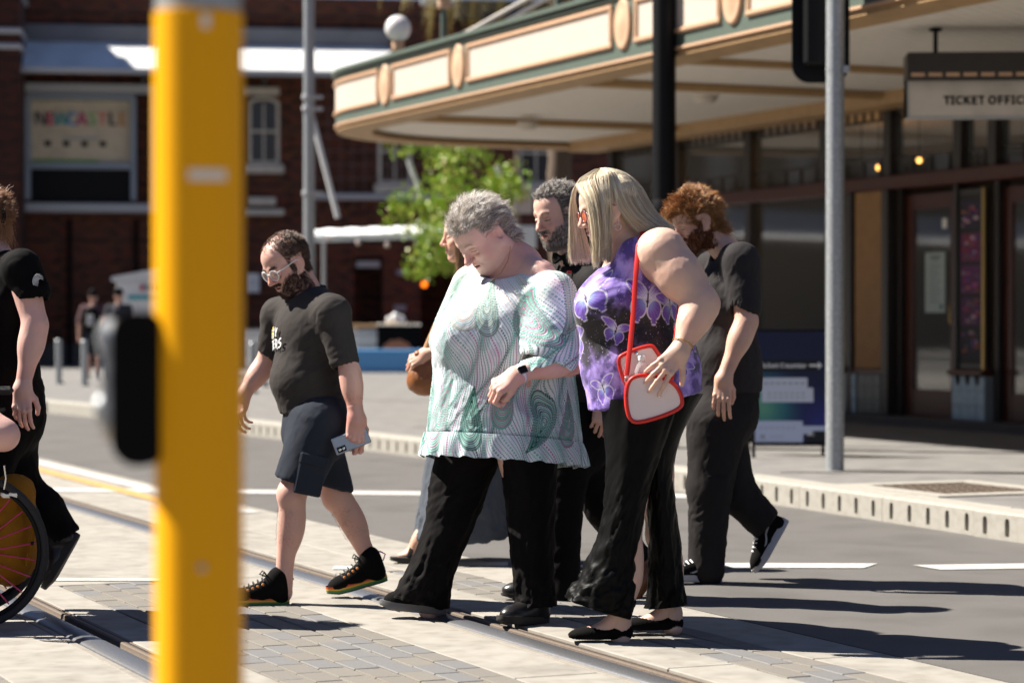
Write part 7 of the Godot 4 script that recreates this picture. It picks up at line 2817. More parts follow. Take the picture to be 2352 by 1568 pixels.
# ---------------------------------------------------------------- the blonde woman in the butterfly top
func person_butterfly() -> void:
	var w := walker(1463, 1450)
	w.face(14)
	person(w, "blonde woman in a sleeveless purple butterfly top, tinted sunglasses and black velvet flares")
	w.skin = Color(0.67, 0.445, 0.345)
	var B := w.basis()
	var H := head_frame(w.j(1394, 481, 0.02), 15, 15, -2, 1.05)
	var neck0 := w.j(1452, 585, 0.0)
	var neckT := H * Vector3(0, -0.05, -0.03)
	var sh := w.j(1520, 580, 0.17); var el := w.j(1612, 698, 0.24); var wr := w.j(1562, 806, 0.31)
	var sh2 := w.j(1470, 590, -0.19); var el2 := w.j(1430, 730, -0.32); var wr2 := w.j(1352, 820, -0.27)
	var f := Field.new()
	f.cap(neckT, neck0, 0.058, 0.066, 0.03)
	f.cap(neck0, sh, 0.06, 0.08, 0.06)
	f.cap(neck0, sh2, 0.06, 0.075, 0.06)
	f.ell(w.j(1458, 690), Vector3(0.165, 0.19, 0.165), B, 0.06)
	f.chain([sh, sh.lerp(el, 0.45), el, wr], [0.092, 0.084, 0.062, 0.032], 0.03)
	f.ell(el.lerp(wr, 0.25), Vector3(0.062, 0.10, 0.058), Basis(Quaternion(Vector3.UP, (el - wr).normalized())), 0.03)
	arm(f, sh2, el2, wr2, 0.075, 0.055, 0.032)
	f.ell(w.j(1475, 860), Vector3(0.14, 0.2, 0.15), B, 0.06)
	f.cap(w.j(1460, 960, 0.08), w.j(1440, 1250, 0.12), 0.10, 0.05, 0.04)
	f.cap(w.j(1490, 960, -0.06), w.j(1520, 1230, -0.07), 0.10, 0.05, 0.04)
	leg(f, w.j(1440, 1250, 0.12), w.j(1426, 1432, 0.12), w.fwd, 0.98)
	leg(f, w.j(1520, 1230, -0.07), w.j(1546, 1410, -0.07), w.fwd, 0.95)
	var body := fjob(f, 0.0085, limb_tint(w.skin, 23, 0.3, [[wr, 0.2, 0.35]]), flesh(3))
	var scalp := scalp_mask(0.072, -0.07, 0.0)
	var o := {"skin": w.skin, "hair": Color(0.62, 0.5, 0.32), "scalp": scalp, "brow": Color(0.35, 0.22, 0.12), "red": 0.45, "lip": Color(0.55, 0.2, 0.2), "hairs": []}
	var hf := Field.new()
	head_shape(hf, H, o)
	hf.cap(neckT, neckT.lerp(neck0, 0.7), 0.056, 0.062, 0.04)
	var head := gjob(hf, 0.0034, H, o)
	var hn := hand(w, wr, el, w.j(1500, 872, 0.345) - wr, Vector3(-0.1, 0.15, 1), false, {"curl": [[0.22, 0.3, 0.2], [0.25, 0.35, 0.25], [0.28, 0.38, 0.25], [0.3, 0.4, 0.25]], "spread": [0.22, 0.05, -0.1, -0.26], "thumb": [Vector3(0.046, 0.035, -0.012), Vector3(0.07, 0.06, -0.018), Vector3(0.085, 0.082, -0.025)], "wrist": 0.031, "pink": 0.35}, w.skin, 1.02, 0.003)
	var hn2 := hand(w, wr2, el2, w.j(1290, 822, -0.28) - wr2, Vector3(0, 0.5, 0.85), false, {"curl": [[0.3, 0.5, 0.4], [0.35, 0.5, 0.4], [0.4, 0.5, 0.4], [0.4, 0.5, 0.4]], "wrist": 0.031}, Color(0.55, 0.3, 0.24), 1.0, 0.004)
	emit(w, "body", [body, head.src, hn, hn2], M.skin)
	# long hair: locks fall from a parting over the near temple to the front, and behind the ear to the back
	var inv := H.affine_inverse()
	var crown := H * Vector3(0.0, 0.125, 0.0)
	var hairs := func(i: int, r: RandomNumberGenerator) -> Array:
		var s := r.randf()
		var front := i % 20 < 9
		var far := i % 20 >= 16
		var lay := r.randf()
		var pts: Array = []
		if far:
			pts = [w.j(1370, 391, -0.01), w.j(1326, 424, -0.06 - 0.02 * lay), w.j(1313 + 6 * s, 470, -0.095), w.j(1312 + 26 * s, 530, -0.11), w.j(1309 + 46 * s, 572 + 34 * r.randf(), -0.11)]
		elif front:
			# s: 0 at the face edge, 1 just before the ear
			var z := 0.075 + 0.03 * sin(PI * minf(s + 0.15, 1.0)) + 0.018 * lay
			pts = [w.j(1366 + 22 * s, 390 - 2 * s, 0.0), w.j(1326 + 72 * s, 420 - 20 * s, 0.05 + 0.035 * s), w.j(1346 + 56 * s, 462 - 14 * s, z), w.j(1356 + 48 * s, 500, z + 0.012), w.j(1362 + 40 * s, 550, z + 0.01), w.j(1360 + 36 * s + 8 * r.randf(), 586 + 8 * sin(s * 9.0) - 8 * s * s + 26 * r.randf() * r.randf(), z)]
		else:
			# falls behind the ear and over the nape to the shoulder
			var z := lerpf(0.095, -0.06, s * s)
			pts = [w.j(1378 + 22 * s, 388, 0.0), w.j(1400 + 37 * s, 393 + 6 * s, lerpf(0.065, -0.02, s)), w.j(1410 + 62 * s, 432 - 4 * s, z), w.j(1428 + 64 * s - 8 * lay, 474 - 12 * s, z + 0.008), w.j(1456 + 58 * s - 12 * lay, 508 - 14 * s, z + 0.01), w.j(1490 + 62 * s - 26 * lay, 528 - 4 * s + 5 * lay, z + 0.015)]
		var cv := PackedVector3Array()
		var off := Vector3(r.randfn(), r.randfn(), r.randfn()) * 0.0035
		for k in 15:
			var u := k / 14.0 * (pts.size() - 1)
			var a := mini(int(u), pts.size() - 2)
			var p0: Vector3 = pts[maxi(a - 1, 0)]; var p1: Vector3 = pts[a]; var p2: Vector3 = pts[a + 1]; var p3: Vector3 = pts[mini(a + 2, pts.size() - 1)]
			var q := p1.cubic_interpolate(p2, p0, p3, u - a) + off * (0.35 + 0.9 * k / 14.0)
			var h := (inv * q - Vector3(0, 0.035, -0.014)) / Vector3(0.079, 0.089, 0.1)
			var l := h.length()
			var want := 1.03 + 0.10 * lay
			if l < want and k < 9: q = H * (h / l * want * Vector3(0.079, 0.089, 0.1) + Vector3(0, 0.035, -0.014))
			cv.append(q)
		var t := clampf(0.55 + 0.3 * sin(s * 37.0) + r.randfn() * 0.25, 0.0, 1.0)
		var col := Color(0.62, 0.49, 0.31).lerp(Color(0.95, 0.88, 0.71), t)
		if fposmod(s * 31.0 + (3.7 if front else 0.0), 1.0) < 0.10: col = Color(0.32, 0.22, 0.12)
		return [cv, 0.0010, col]
	emit(w, "hair", [sjob(7500, 77, hairs)], M.strands)
	# top
	var axis := w.j(1458, 760)
	var t := Field.new()
	t.ell(w.j(1452, 690), Vector3(0.185, 0.17, 0.18), B, 0.06)
	t.ell(w.j(1378, 712, 0.08), Vector3(0.11, 0.11, 0.10), B, 0.07)
	t.ell(w.j(1382, 712, -0.08), Vector3(0.11, 0.11, 0.10), B, 0.07)
	t.ell(w.j(1462, 820), Vector3(0.205, 0.17, 0.215), B, 0.09)
	t.ecap(w.j(1480, 880), w.j(1488, 990), 0.215, 0.228, w.left, 0.96, 0.08)
	t.cap(w.j(1462, 590, 0.10), w.j(1500, 590, 0.10), 0.075, 0.085, 0.06)
	t.cap(w.j(1450, 600, -0.10), w.j(1500, 600, -0.10), 0.075, 0.085, 0.06)
	t.cut_ell(w.j(1405, 560, 0.0), Vector3(0.105, 0.10, 0.085), Basis(Vector3(0, 0, 1), -0.75), 0.008)
	t.cut_ell(w.j(1530, 600, 0.20), Vector3(0.105, 0.125, 0.085), Basis(Vector3(0, 0, 1), 0.35), 0.006)
	t.cut_cap(w.j(1488, 935), w.j(1488, 1040), 0.185, 0.2, 0.011)
	t.keep_above(w.j(1480, 922), Vector3(-0.17, 1, 0.02))
	var fo := folds(44, Vector3(0.3, 1, 0), 0.005, 7.0, 4.0)
	var fo2 := folds(47, Vector3(1, 0.25, 0), 0.005, 16.0, 4.0)
	var yb := w.j(0, 690).y
	var td := func(p: Vector3, n: Vector3) -> float: return (fo.call(p, n) as float) * ss(yb + 0.05, yb - 0.2, p.y) + (fo2.call(p, n) as float) * ss(0.16, 0.02, absf(p.y - yb))
	emit(w, "butterfly_top", [fjob(t, 0.008, null, td, round_uv(axis, 1.0, w.j(0, 950).y, w.j(0, 520).y))], M.galaxy_print)
	# flared velvet trousers with a slit
	emit(w, "trouser_leg", cloth_leg(w, [Vector2(1378, 915), Vector2(1388, 1000), Vector2(1392, 1080), Vector2(1387, 1160), Vector2(1374, 1228), Vector2(1346, 1292), Vector2(1320, 1340), Vector2(1301, 1375)], [Vector2(1560, 915), Vector2(1532, 1000), Vector2(1505, 1080), Vector2(1484, 1165), Vector2(1472, 1250), Vector2(1464, 1320), Vector2(1455, 1375), Vector2(1447, 1421)], 0.06, 0.13, 0.17, 0.095, 0.011, 3.0, 53), M.velvet_black)
	emit(w, "trouser_leg", cloth_leg(w, [Vector2(1420, 915), Vector2(1452, 1000), Vector2(1466, 1090), Vector2(1484, 1171), Vector2(1490, 1260), Vector2(1487, 1330), Vector2(1480, 1397)], [Vector2(1612, 905), Vector2(1565, 1000), Vector2(1545, 1090), Vector2(1552, 1171), Vector2(1562, 1260), Vector2(1570, 1330), Vector2(1578, 1386)], -0.06, -0.07, 0.16, 0.09, 0.008, 3.0, 57), M.velvet_black)
	for q: Array in [[w.j(1452, 1470, 0.12), w.j(1312, 1470, 0.14)], [w.j(1568, 1448, -0.07), w.j(1446, 1448, -0.05)]]:
		var T := foot_frame(q[0], (q[1] as Vector3) - q[0])
		var ft := Field.new()
		ft.ell(T * Vector3(0, 0.026, 0.14), Vector3(0.027, 0.026, 0.075), T.basis, 0.03)
		ft.cap(T * Vector3(0, 0.09, 0.05), T * Vector3(0, 0.04, 0.12), 0.032, 0.022, 0.03)
		ft.ell(T * Vector3(0, 0.03, 0.045), Vector3(0.026, 0.03, 0.035), T.basis, 0.03)
		w.outs[w.outs.find(w.outs.filter(func(e: Array) -> bool: return e[0] == "body")[0])][1].append(fjob(ft, 0.006, limb_tint(w.skin, 8, 0.4)))
		var u := Field.new()
		shoe_upper(u, T, 0.24, "flat")
		emit(w, "flat_shoe", [fjob(u, 0.0036, null, func(p: Vector3, _n: Vector3) -> float: return 0.0012 * sin((p.x * 0.7 + p.y) * 900.0))], M.canvas_black)
	# sunglasses, earring, bracelet, ring
	glasses(w, H, M.plum_frame, M.orange_lens, 0.021, 0.0026, 0.104)
	var er := MB.new()
	var ep := w.j(1419, 500, 0.10)
	er.tube(PackedVector3Array([ep, ep - Vector3(0, 0.02, 0)]), [0.0012], 5)
	var hoop := PackedVector3Array()
	for k in 21: hoop.append(ep + Vector3(0.012 * cos(TAU * k / 20), -0.034 + 0.013 * sin(TAU * k / 20), 0.002))
	er.tube(hoop, [0.0018], 6, false)
	emit(w, "earring", er, M.steel)
	var br := MB.new()
	var bd := (wr - el).normalized()
	var bx_ := bd.cross(Vector3(0, 0, 1)).normalized()
	var by_ := bd.cross(bx_)
	var ring := PackedVector3Array()
	for k in 25: ring.append(wr - bd * 0.03 + bx_ * cos(TAU * k / 24) * 0.041 + by_ * sin(TAU * k / 24) * 0.041)
	br.tube(ring, [0.0022], 6, false)
	emit(w, "bracelet", br, M.brass)
	# --- handbag and bottle
	var bag := thing("handbag", "white rounded handbag with red piping and a long red strap over the shoulder", "handbag", w.at)
	var bagz := 0.265
	var shape := func(pts: Array, z: float) -> PackedVector2Array:
		var cv := PackedVector2Array()
		var n := pts.size()
		for k in n * 10:
			var a := k / 10
			var q := (pts[a] as Vector2).cubic_interpolate(pts[(a + 1) % n], pts[(a + n - 1) % n], pts[(a + 2) % n], (k % 10) / 10.0)
			var v := w.j(q.x, q.y, z)
			cv.append(Vector2(v.x, v.y))
		return cv
	var low: PackedVector2Array = shape.call([Vector2(1438, 905), Vector2(1447, 960), Vector2(1480, 966), Vector2(1553, 940), Vector2(1565, 915), Vector2(1545, 880), Vector2(1500, 862), Vector2(1452, 868)], bagz)
	var top: PackedVector2Array = shape.call([Vector2(1422, 830), Vector2(1438, 812), Vector2(1490, 795), Vector2(1508, 806), Vector2(1530, 850), Vector2(1535, 890), Vector2(1460, 895), Vector2(1437, 880)], bagz)
	for q: Array in [[low, bagz, bagz + 0.035, "bag_body"], [top, bagz - 0.028, bagz - 0.012, "bag_flap"]]:
		var poly: PackedVector2Array = q[0]
		if Geometry2D.is_polygon_clockwise(poly): poly.reverse()
		var b := MB.new()
		b.prism(poly, q[1], q[2])
		var holder := part(q[3], b, M.bag_white, bag)
		for z: float in ([q[1], q[2]] if q[3] == "bag_body" else [q[2]]):
			var pt := PackedVector3Array()
			for v in poly: pt.append(Vector3(v.x, v.y, z))
			pt.append(pt[0]); pt.append(pt[1])
			b = MB.new()
			b.tube(pt, [0.0075], 8, false)
			part("piping", b, M.bag_red, holder)
	for q: Array in [[w.j(1462, 811, bagz), -0.008], [w.j(1513, 908, bagz), 0.037]]:
		var b := MB.new()
		b.lathe([Vector2(0.008, 0), Vector2(0.007, 0.004), Vector2(0.0001, 0.005)], 12, Vector3.ZERO, Basis(Vector3(1, 0, 0), Vector3(0, 0, 1), Vector3(0, -1, 0)))
		part("snap", b, M.steel, bag, q[0] + Vector3(0, 0, q[1]))
	var st := MB.new()
	st.tube(PackedVector3Array([w.j(1490, 527, 0.02), w.j(1476, 533, 0.125), w.j(1466, 565, 0.185), w.j(1460, 640, 0.215), w.j(1455, 720, 0.235), w.j(1447, 800, 0.275), w.j(1440, 862, 0.29)]), [0.0095], 8, true, 0.22, Vector3(1, 0, 0))
	part("strap", st, M.bag_red, bag)
	st = MB.new()
	st.tube(PackedVector3Array([w.j(1490, 527, 0.02), w.j(1540, 570, 0.07), w.j(1566, 640, 0.13), w.j(1562, 700, 0.205), w.j(1552, 780, 0.245), w.j(1545, 850, 0.275), w.j(1542, 885, 0.28)]), [0.009], 8, true, 0.25, Vector3(1, 0, 0))
	part("strap", st, M.bag_red, bag)
	for q: Vector3 in [w.j(1440, 872, 0.29), w.j(1543, 880, 0.285)]:
		var b := MB.new()
		var hp := PackedVector3Array()
		for k in 13: hp.append(q + Vector3(0.008 * cos(TAU * k / 12), 0.012 * sin(TAU * k / 12), 0))
		b.tube(hp, [0.002], 6, false)
		part("clip", b, M.steel, bag)
	var bt := thing("water_bottle", "clear plastic water bottle tucked into the white and red handbag", "bottle", w.at + w.j(1478, 900, bagz + 0.0) + Vector3(0, 0, -0.0))
	bt.rotation.z = 0.05
	var b := MB.new()
	b.lathe([Vector2(0.0001, 0), Vector2(0.029, 0.002), Vector2(0.031, 0.01), Vector2(0.031, 0.04), Vector2(0.029, 0.045), Vector2(0.031, 0.05), Vector2(0.031, 0.075), Vector2(0.022, 0.1), Vector2(0.012, 0.112), Vector2(0.012, 0.122)], 28)
	part("bottle_body", b, M.bottle, bt)
	b = MB.new()
	b.lathe([Vector2(0.0135, 0.117), Vector2(0.014, 0.118), Vector2(0.014, 0.133), Vector2(0.0125, 0.135), Vector2(0.0001, 0.135)], 20)
	part("cap", b, M.white_paint, bt)


# ---------------------------------------------------------------- the bearded man with the bow tie
func person_bowtie() -> void:
	var w := walker(1372, 1310)
	w.face(36)
	person(w, "grey bearded man in a black shirt and bow tie between two women")
	w.skin = Color(0.64, 0.40, 0.32)
	var B := w.basis()
	var H := head_frame(w.j(1283, 494, 0.0), 38, 14, -2, 1.13)
	var neck0 := w.j(1320, 600, -0.01)
	var neckT := H * Vector3(0, -0.05, -0.03)
	var f := Field.new()
	f.cap(neckT, neck0, 0.062, 0.066, 0.03)
	f.ell(w.j(1320, 740), Vector3(0.17, 0.2, 0.12), B, 0.05)
	arm(f, w.j(1372, 650, 0.15), w.j(1415, 810, 0.12), w.j(1384, 925, 0.16), 0.05, 0.043, 0.03)
	arm(f, w.j(1262, 650, -0.16), w.j(1250, 800, -0.22), w.j(1230, 920, -0.18), 0.05, 0.043, 0.03)
	f.chain([w.j(1315, 860), w.j(1310, 1000, 0.07), w.j(1296, 1190, 0.09), w.j(1298, 1365, 0.08)], [0.13, 0.09, 0.05, 0.04], 0.04)
	f.chain([w.j(1318, 990, -0.07), w.j(1380, 1165, -0.08), w.j(1472, 1300, -0.1)], [0.09, 0.05, 0.04], 0.04)
	var body := fjob(f, 0.011, limb_tint(w.skin, 33, 0.4))
	var scalp := scalp_mask(0.078, -0.065, 0.35)
	var bm := beard_mask(-0.064)
	var o := {"skin": w.skin, "hair": Color(0.09, 0.075, 0.065), "scalp": scalp, "beard": func(q: Vector3) -> float: return 0.6 * (bm.call(q) as float), "beard_color": Color(0.25, 0.22, 0.20), "brow": Color(0.07, 0.05, 0.04), "red": 0.5, "age": 0.8,
		"hairs": [{"mask": scalp, "comb": func(q: Vector3) -> Vector3: return Vector3(q.x * 2.0, 0.4 - ss(0.0, -0.1, q.z), -0.6), "count": 11000, "len": 0.032, "lift": 0.6, "curl": 0.6, "mess": 0.26, "lock": 0.008, "c0": Color(0.06, 0.048, 0.042), "c1": Color(0.32, 0.285, 0.255), "c2": Color(0.55, 0.52, 0.49), "c2_share": 0.28, "rad": 0.00065, "steps": 5},
			{"mask": bm, "comb": func(q: Vector3) -> Vector3: return Vector3(q.x * 2, -1.0, 0.4), "count": 6500, "len": 0.014, "lift": 0.7, "curl": 0.4, "c0": Color(0.22, 0.19, 0.17), "c1": Color(0.68, 0.64, 0.60), "c2": Color(0.05, 0.04, 0.035), "c2_share": 0.22, "rad": 0.0006, "steps": 3}]}
	var hf := Field.new()
	head_shape(hf, H, o)
	hf.cap(neckT, neckT.lerp(neck0, 0.7), 0.06, 0.064, 0.03)
	var head := gjob(hf, 0.0034, H, o)
	var hn := hand(w, w.j(1384, 925, 0.16), w.j(1415, 810, 0.12), Vector3(-0.1, -1, 0.1), Vector3(0.3, 0, 1), false, {}, w.skin, 1.0, 0.0045)
	emit(w, "body", [body, head.src, hn], M.skin)
	emit(w, "hair_and_beard", [head.S], M.strands)
	var t := Field.new()
	t.ell(w.j(1322, 730), Vector3(0.195, 0.21, 0.14), B, 0.06)
	t.ell(w.j(1322, 880), Vector3(0.175, 0.17, 0.155), B, 0.07)
	t.cap(w.j(1325, 622, 0.02), w.j(1372, 655, 0.15), 0.06, 0.075, 0.05)
	t.cap(w.j(1318, 622, -0.03), w.j(1264, 655, -0.16), 0.06, 0.075, 0.05)
	t.chain([w.j(1372, 655, 0.15), w.j(1410, 770, 0.13)], [0.072, 0.065], 0.04)
	t.chain([w.j(1264, 655, -0.16), w.j(1252, 770, -0.21)], [0.072, 0.065], 0.04)
	t.cut_cap(neck0 + Vector3(0, -0.02, 0), neckT + Vector3(0, 0.1, 0), 0.066, 0.075, 0.006)
	t.keep_above(w.j(1320, 985), Vector3(0, 1, 0))
	emit(w, "shirt", [fjob(t, 0.0085, null, folds(61, Vector3(0.5, 1, 0), 0.004, 9.0, 3.5))], M.shirt_black)
	var cl := MB.new()
	for s: float in [-1.0, 1.0]:
		cl.quad(neck0 + w.fwd * 0.075 + w.left * s * 0.012 + Vector3(0, 0.02, 0), neck0 + w.fwd * 0.10 + w.left * s * 0.05 + Vector3(0, -0.025, 0), neck0 + w.fwd * 0.03 + w.left * s * 0.085 + Vector3(0, 0.022, 0), neck0 + w.fwd * 0.03 + w.left * s * 0.07 + Vector3(0, 0.05, 0))
	emit(w, "collar", cl, M.shirt_black, "shirt")
	var bw := MB.new()
	var bc := w.j(1289, 592, 0.075)
	for s: float in [-1.0, 1.0]:
		var lobe := PackedVector2Array([Vector2(0.006 * s, -0.008), Vector2(0.05 * s, -0.026), Vector2(0.056 * s, 0.0), Vector2(0.05 * s, 0.024), Vector2(0.006 * s, 0.008)])
		if s < 0: lobe.reverse()
		bw.prism(lobe, -0.008, 0.008, Basis(w.left, Vector3.UP, w.fwd), bc)
	bw.box(bc, Vector3(0.02, 0.022, 0.024), 0.006)
	emit(w, "bow_tie", bw, M.black_matt, "shirt")
	var tag := MB.new()
	tag.box(w.j(1308, 625, 0.115), Vector3(0.020, 0.010, 0.006), 0.001)
	emit(w, "red_badge", tag, M.bag_red, "shirt")
	var bn := MB.new()
	bn.lathe([Vector2(0.007, 0), Vector2(0.006, 0.003), Vector2(0.0001, 0.004)], 12, w.j(1266, 612, 0.10), Basis(w.left, w.fwd, Vector3.DOWN))
	emit(w, "button", bn, M.sole_white_bright, "shirt")
	var g := Field.new()
	g.ecap(w.j(1322, 960), w.j(1320, 1010), 0.165, 0.17, w.left, 1.0, 0.05)
	g.chain([w.j(1308, 1030, 0.08), w.j(1294, 1190, 0.10), w.j(1297, 1385, 0.08)], [0.112, 0.075, 0.07], 0.03)
	g.chain([w.j(1330, 1030, -0.08), w.j(1385, 1165, -0.08), w.j(1478, 1312, -0.10)], [0.112, 0.078, 0.068], 0.03)
	g.keep_above(w.j(1476, 1305, -0.1), Vector3(-0.5, 1, 0))
	emit(w, "trousers", [fjob(g, 0.0095, null, folds(66, Vector3(0.4, 1, 0), 0.006, 8.0, 3.0))], M.trouser_black)
	for q: Array in [[w.j(1304, 1378, 0.08), w.j(1142, 1374, 0.1), Vector3.UP], [w.j(1505, 1312, -0.1), w.j(1462, 1358, -0.02), Vector3(0.7, 1, 0)]]:
		var T := foot_frame(q[0], (q[1] as Vector3) - q[0], q[2])
		var u := Field.new()
		shoe_upper(u, T, 0.285, "shoe")
		var nm := "leather_shoe" if w.outs.filter(func(e: Array) -> bool: return e[0] == "leather_shoe").is_empty() else "leather_shoe_001"
		emit(w, "leather_shoe", [fjob(u, 0.006)], M.leather_black if nm == "leather_shoe" else M.leather_brown)
		emit(w, "sole", sole_mesh(T, 0.29, 0.047, 0.0, 0.02), M.sole_black, nm)


# ---------------------------------------------------------------- the red-haired man
func person_red_hair() -> void:
	var w := walker(1334, 1660)
	w.face(16)
	person(w, "red haired bearded man in charcoal t-shirt and wide trousers at the rear of the group")
	w.skin = Color(0.65, 0.40, 0.30)
	var B := w.basis()
	var H := head_frame(w.j(1597, 508, 0.0), 24, 24, -2, 1.08)
	var neck0 := w.j(1668, 575, -0.01)
	var neckT := H * Vector3(0, -0.05, -0.035)
	var sh := w.j(1702, 600, 0.17); var el := w.j(1716, 738, 0.22); var wr := w.j(1662, 870, 0.25)
	var f := Field.new()
	f.cap(neckT, neck0, 0.062, 0.068, 0.03)
	f.ell(w.j(1675, 720), Vector3(0.17, 0.2, 0.13), B, 0.05)
	arm(f, sh, el, wr, 0.06, 0.05, 0.032)
	arm(f, w.j(1640, 610, -0.18), w.j(1600, 740, -0.24), w.j(1545, 850, -0.22), 0.05, 0.042, 0.03)
	var body := fjob(f, 0.010, limb_tint(w.skin, 43, 0.4, [[wr, 0.15, 0.5]]))
	var scalp := scalp_mask(0.06, -0.07, 0.0)
	var bm := beard_mask(-0.052)
	var o := {"skin": w.skin, "hair": Color(0.24, 0.09, 0.03), "scalp": scalp, "beard": func(q: Vector3) -> float: return 0.6 * (bm.call(q) as float), "beard_color": Color(0.17, 0.05, 0.018), "brow": Color(0.3, 0.12, 0.05), "red": 0.6,
		"hairs": [{"mask": scalp, "comb": func(q: Vector3) -> Vector3: return Vector3(q.x * 2.5, 0.3 - ss(0.0, -0.09, q.z) * 1.4, 0.75 if q.z > 0.02 else -0.6), "count": 12000, "len": 0.062, "lift": 0.5, "curl": 0.45, "mess": 0.22, "lock": 0.012, "c0": Color(0.17, 0.06, 0.018), "c1": Color(0.55, 0.26, 0.09), "c2": Color(0.72, 0.45, 0.2), "c2_share": 0.15, "rad": 0.0009, "steps": 7, "clump": 22.0},
			{"mask": bm, "comb": func(q: Vector3) -> Vector3: return Vector3(q.x * 2, -1.0, 0.3), "count": 7500, "len": 0.014, "lift": 0.7, "curl": 0.5, "c0": Color(0.09, 0.026, 0.009), "c1": Color(0.30, 0.10, 0.032), "rad": 0.0007, "steps": 3}]}
	var hf := Field.new()
	head_shape(hf, H, o)
	hf.cap(neckT, neckT.lerp(neck0, 0.7), 0.06, 0.066, 0.03)
	var head := gjob(hf, 0.0036, H, o)
	var hn := hand(w, wr, el, w.j(1655, 945, 0.27) - wr, Vector3(-0.25, 0, 1), false, {"curl": [[0.3, 0.35, 0.25], [0.3, 0.4, 0.3], [0.35, 0.45, 0.3], [0.35, 0.5, 0.3]], "spread": [0.12, 0.03, -0.06, -0.16], "thumb": [Vector3(0.042, 0.04, -0.025), Vector3(0.046, 0.072, -0.036), Vector3(0.04, 0.098, -0.042)], "wrist": 0.032, "pink": 0.5}, w.skin, 1.04)
	emit(w, "body", [body, head.src, hn], M.skin)
	emit(w, "hair_and_beard", [head.S], M.strands)
	var t := Field.new()
	t.ell(w.j(1672, 690), Vector3(0.19, 0.20, 0.15), B, 0.06)
	t.ell(w.j(1668, 820), Vector3(0.175, 0.17, 0.16), B, 0.08)
	t.ecap(w.j(1675, 880), w.j(1676, 950), 0.15, 0.152, w.left, 1.05, 0.06)
	t.cap(w.j(1678, 586, 0.03), sh, 0.06, 0.078, 0.05)
	t.cap(w.j(1668, 590, -0.04), w.j(1640, 615, -0.17), 0.06, 0.075, 0.05)
	t.cap(sh, w.j(1712, 705, 0.205), 0.082, 0.073, 0.035)
	t.cap(w.j(1640, 615, -0.17), w.j(1616, 700, -0.22), 0.078, 0.07, 0.035)
	t.cut_cap(neck0 + Vector3(0, -0.02, 0), neckT + Vector3(0, 0.12, 0), 0.07, 0.085, 0.008)
	t.cut_cap(w.j(1710, 690, 0.206), w.j(1698, 800, 0.23), 0.056, 0.066, 0.011)
	t.keep_above(w.j(1672, 903), Vector3(-0.06, 1, 0))
	var fo := folds(71, Vector3(0.55, 1, 0.2), 0.005, 9.0, 3.5)
	emit(w, "t_shirt", [fjob(t, 0.008, null, fo)], M.tee_charcoal)
	var g := Field.new()
	g.ecap(w.j(1668, 905), w.j(1664, 950), 0.15, 0.16, w.left, 1.05, 0.05)
	g.chain([w.j(1648, 975, 0.08), w.j(1630, 1120, 0.10), w.j(1624, 1310, 0.10)], [0.142, 0.098, 0.082], 0.04)
	g.chain([w.j(1650, 985, -0.08), w.j(1690, 1130, -0.08), w.j(1766, 1210, -0.10)], [0.13, 0.092, 0.078], 0.03)
	g.cut_cap(w.j(1762, 1206, -0.1), w.j(1800, 1250, -0.1), 0.06, 0.08, 0.011)
	g.keep_above(w.j(1762, 1208, -0.1), Vector3(-0.75, 0.65, 0))
	emit(w, "trousers", [fjob(g, 0.009, null, folds(76, Vector3(0.3, 1, 0), 0.008, 6.5, 3.0))], M.trouser_charcoal)
	for q: Array in [[w.j(1660, 1336, 0.10), w.j(1566, 1336, 0.14), Vector3.UP], [w.j(1814, 1196, -0.1), w.j(1745, 1316, -0.08), Vector3(-0.86, 0.3, 0)]]:
		var T := foot_frame(q[0], (q[1] as Vector3) - q[0], q[2])
		var u := Field.new()
		shoe_upper(u, T, 0.285, "shoe")
		var nm := "skate_shoe" if w.outs.filter(func(e: Array) -> bool: return e[0] == "skate_shoe").is_empty() else "skate_shoe_001"
		emit(w, "skate_shoe", [fjob(u, 0.0055)], M.canvas_black)
		emit(w, "white_sole", sole_mesh(T, 0.292, 0.049, 0.0, 0.034), M.sole_white, nm)
		var lc := MB.new()
		for k in 6:
			var z := 0.205 - k * 0.019
			var y := 0.078 + k * 0.007
			lc.tube(PackedVector3Array([T * Vector3(-0.024, y - 0.012, z), T * Vector3(0, y, z + 0.006), T * Vector3(0.024, y - 0.012, z)]), [0.005], 6)
		emit(w, "laces", lc, M.lace_white, nm)
		for s: float in [-1.0, 1.0]:
			var sb := MB.new()
			var pp := PackedVector3Array()
			for v: Vector2 in [Vector2(0.18, 0.045), Vector2(0.15, 0.046), Vector2(0.13, 0.055), Vector2(0.11, 0.07), Vector2(0.075, 0.077), Vector2(0.03, 0.075), Vector2(0.005, 0.072)]: pp.append(T * Vector3(s * (0.0405 - 0.006 * absf(v.x - 0.12) / 0.1), v.y, v.x))
			sb.tube(pp, [0.0045], 6)
			emit(w, "side_stripe", sb, M.sole_white, nm)


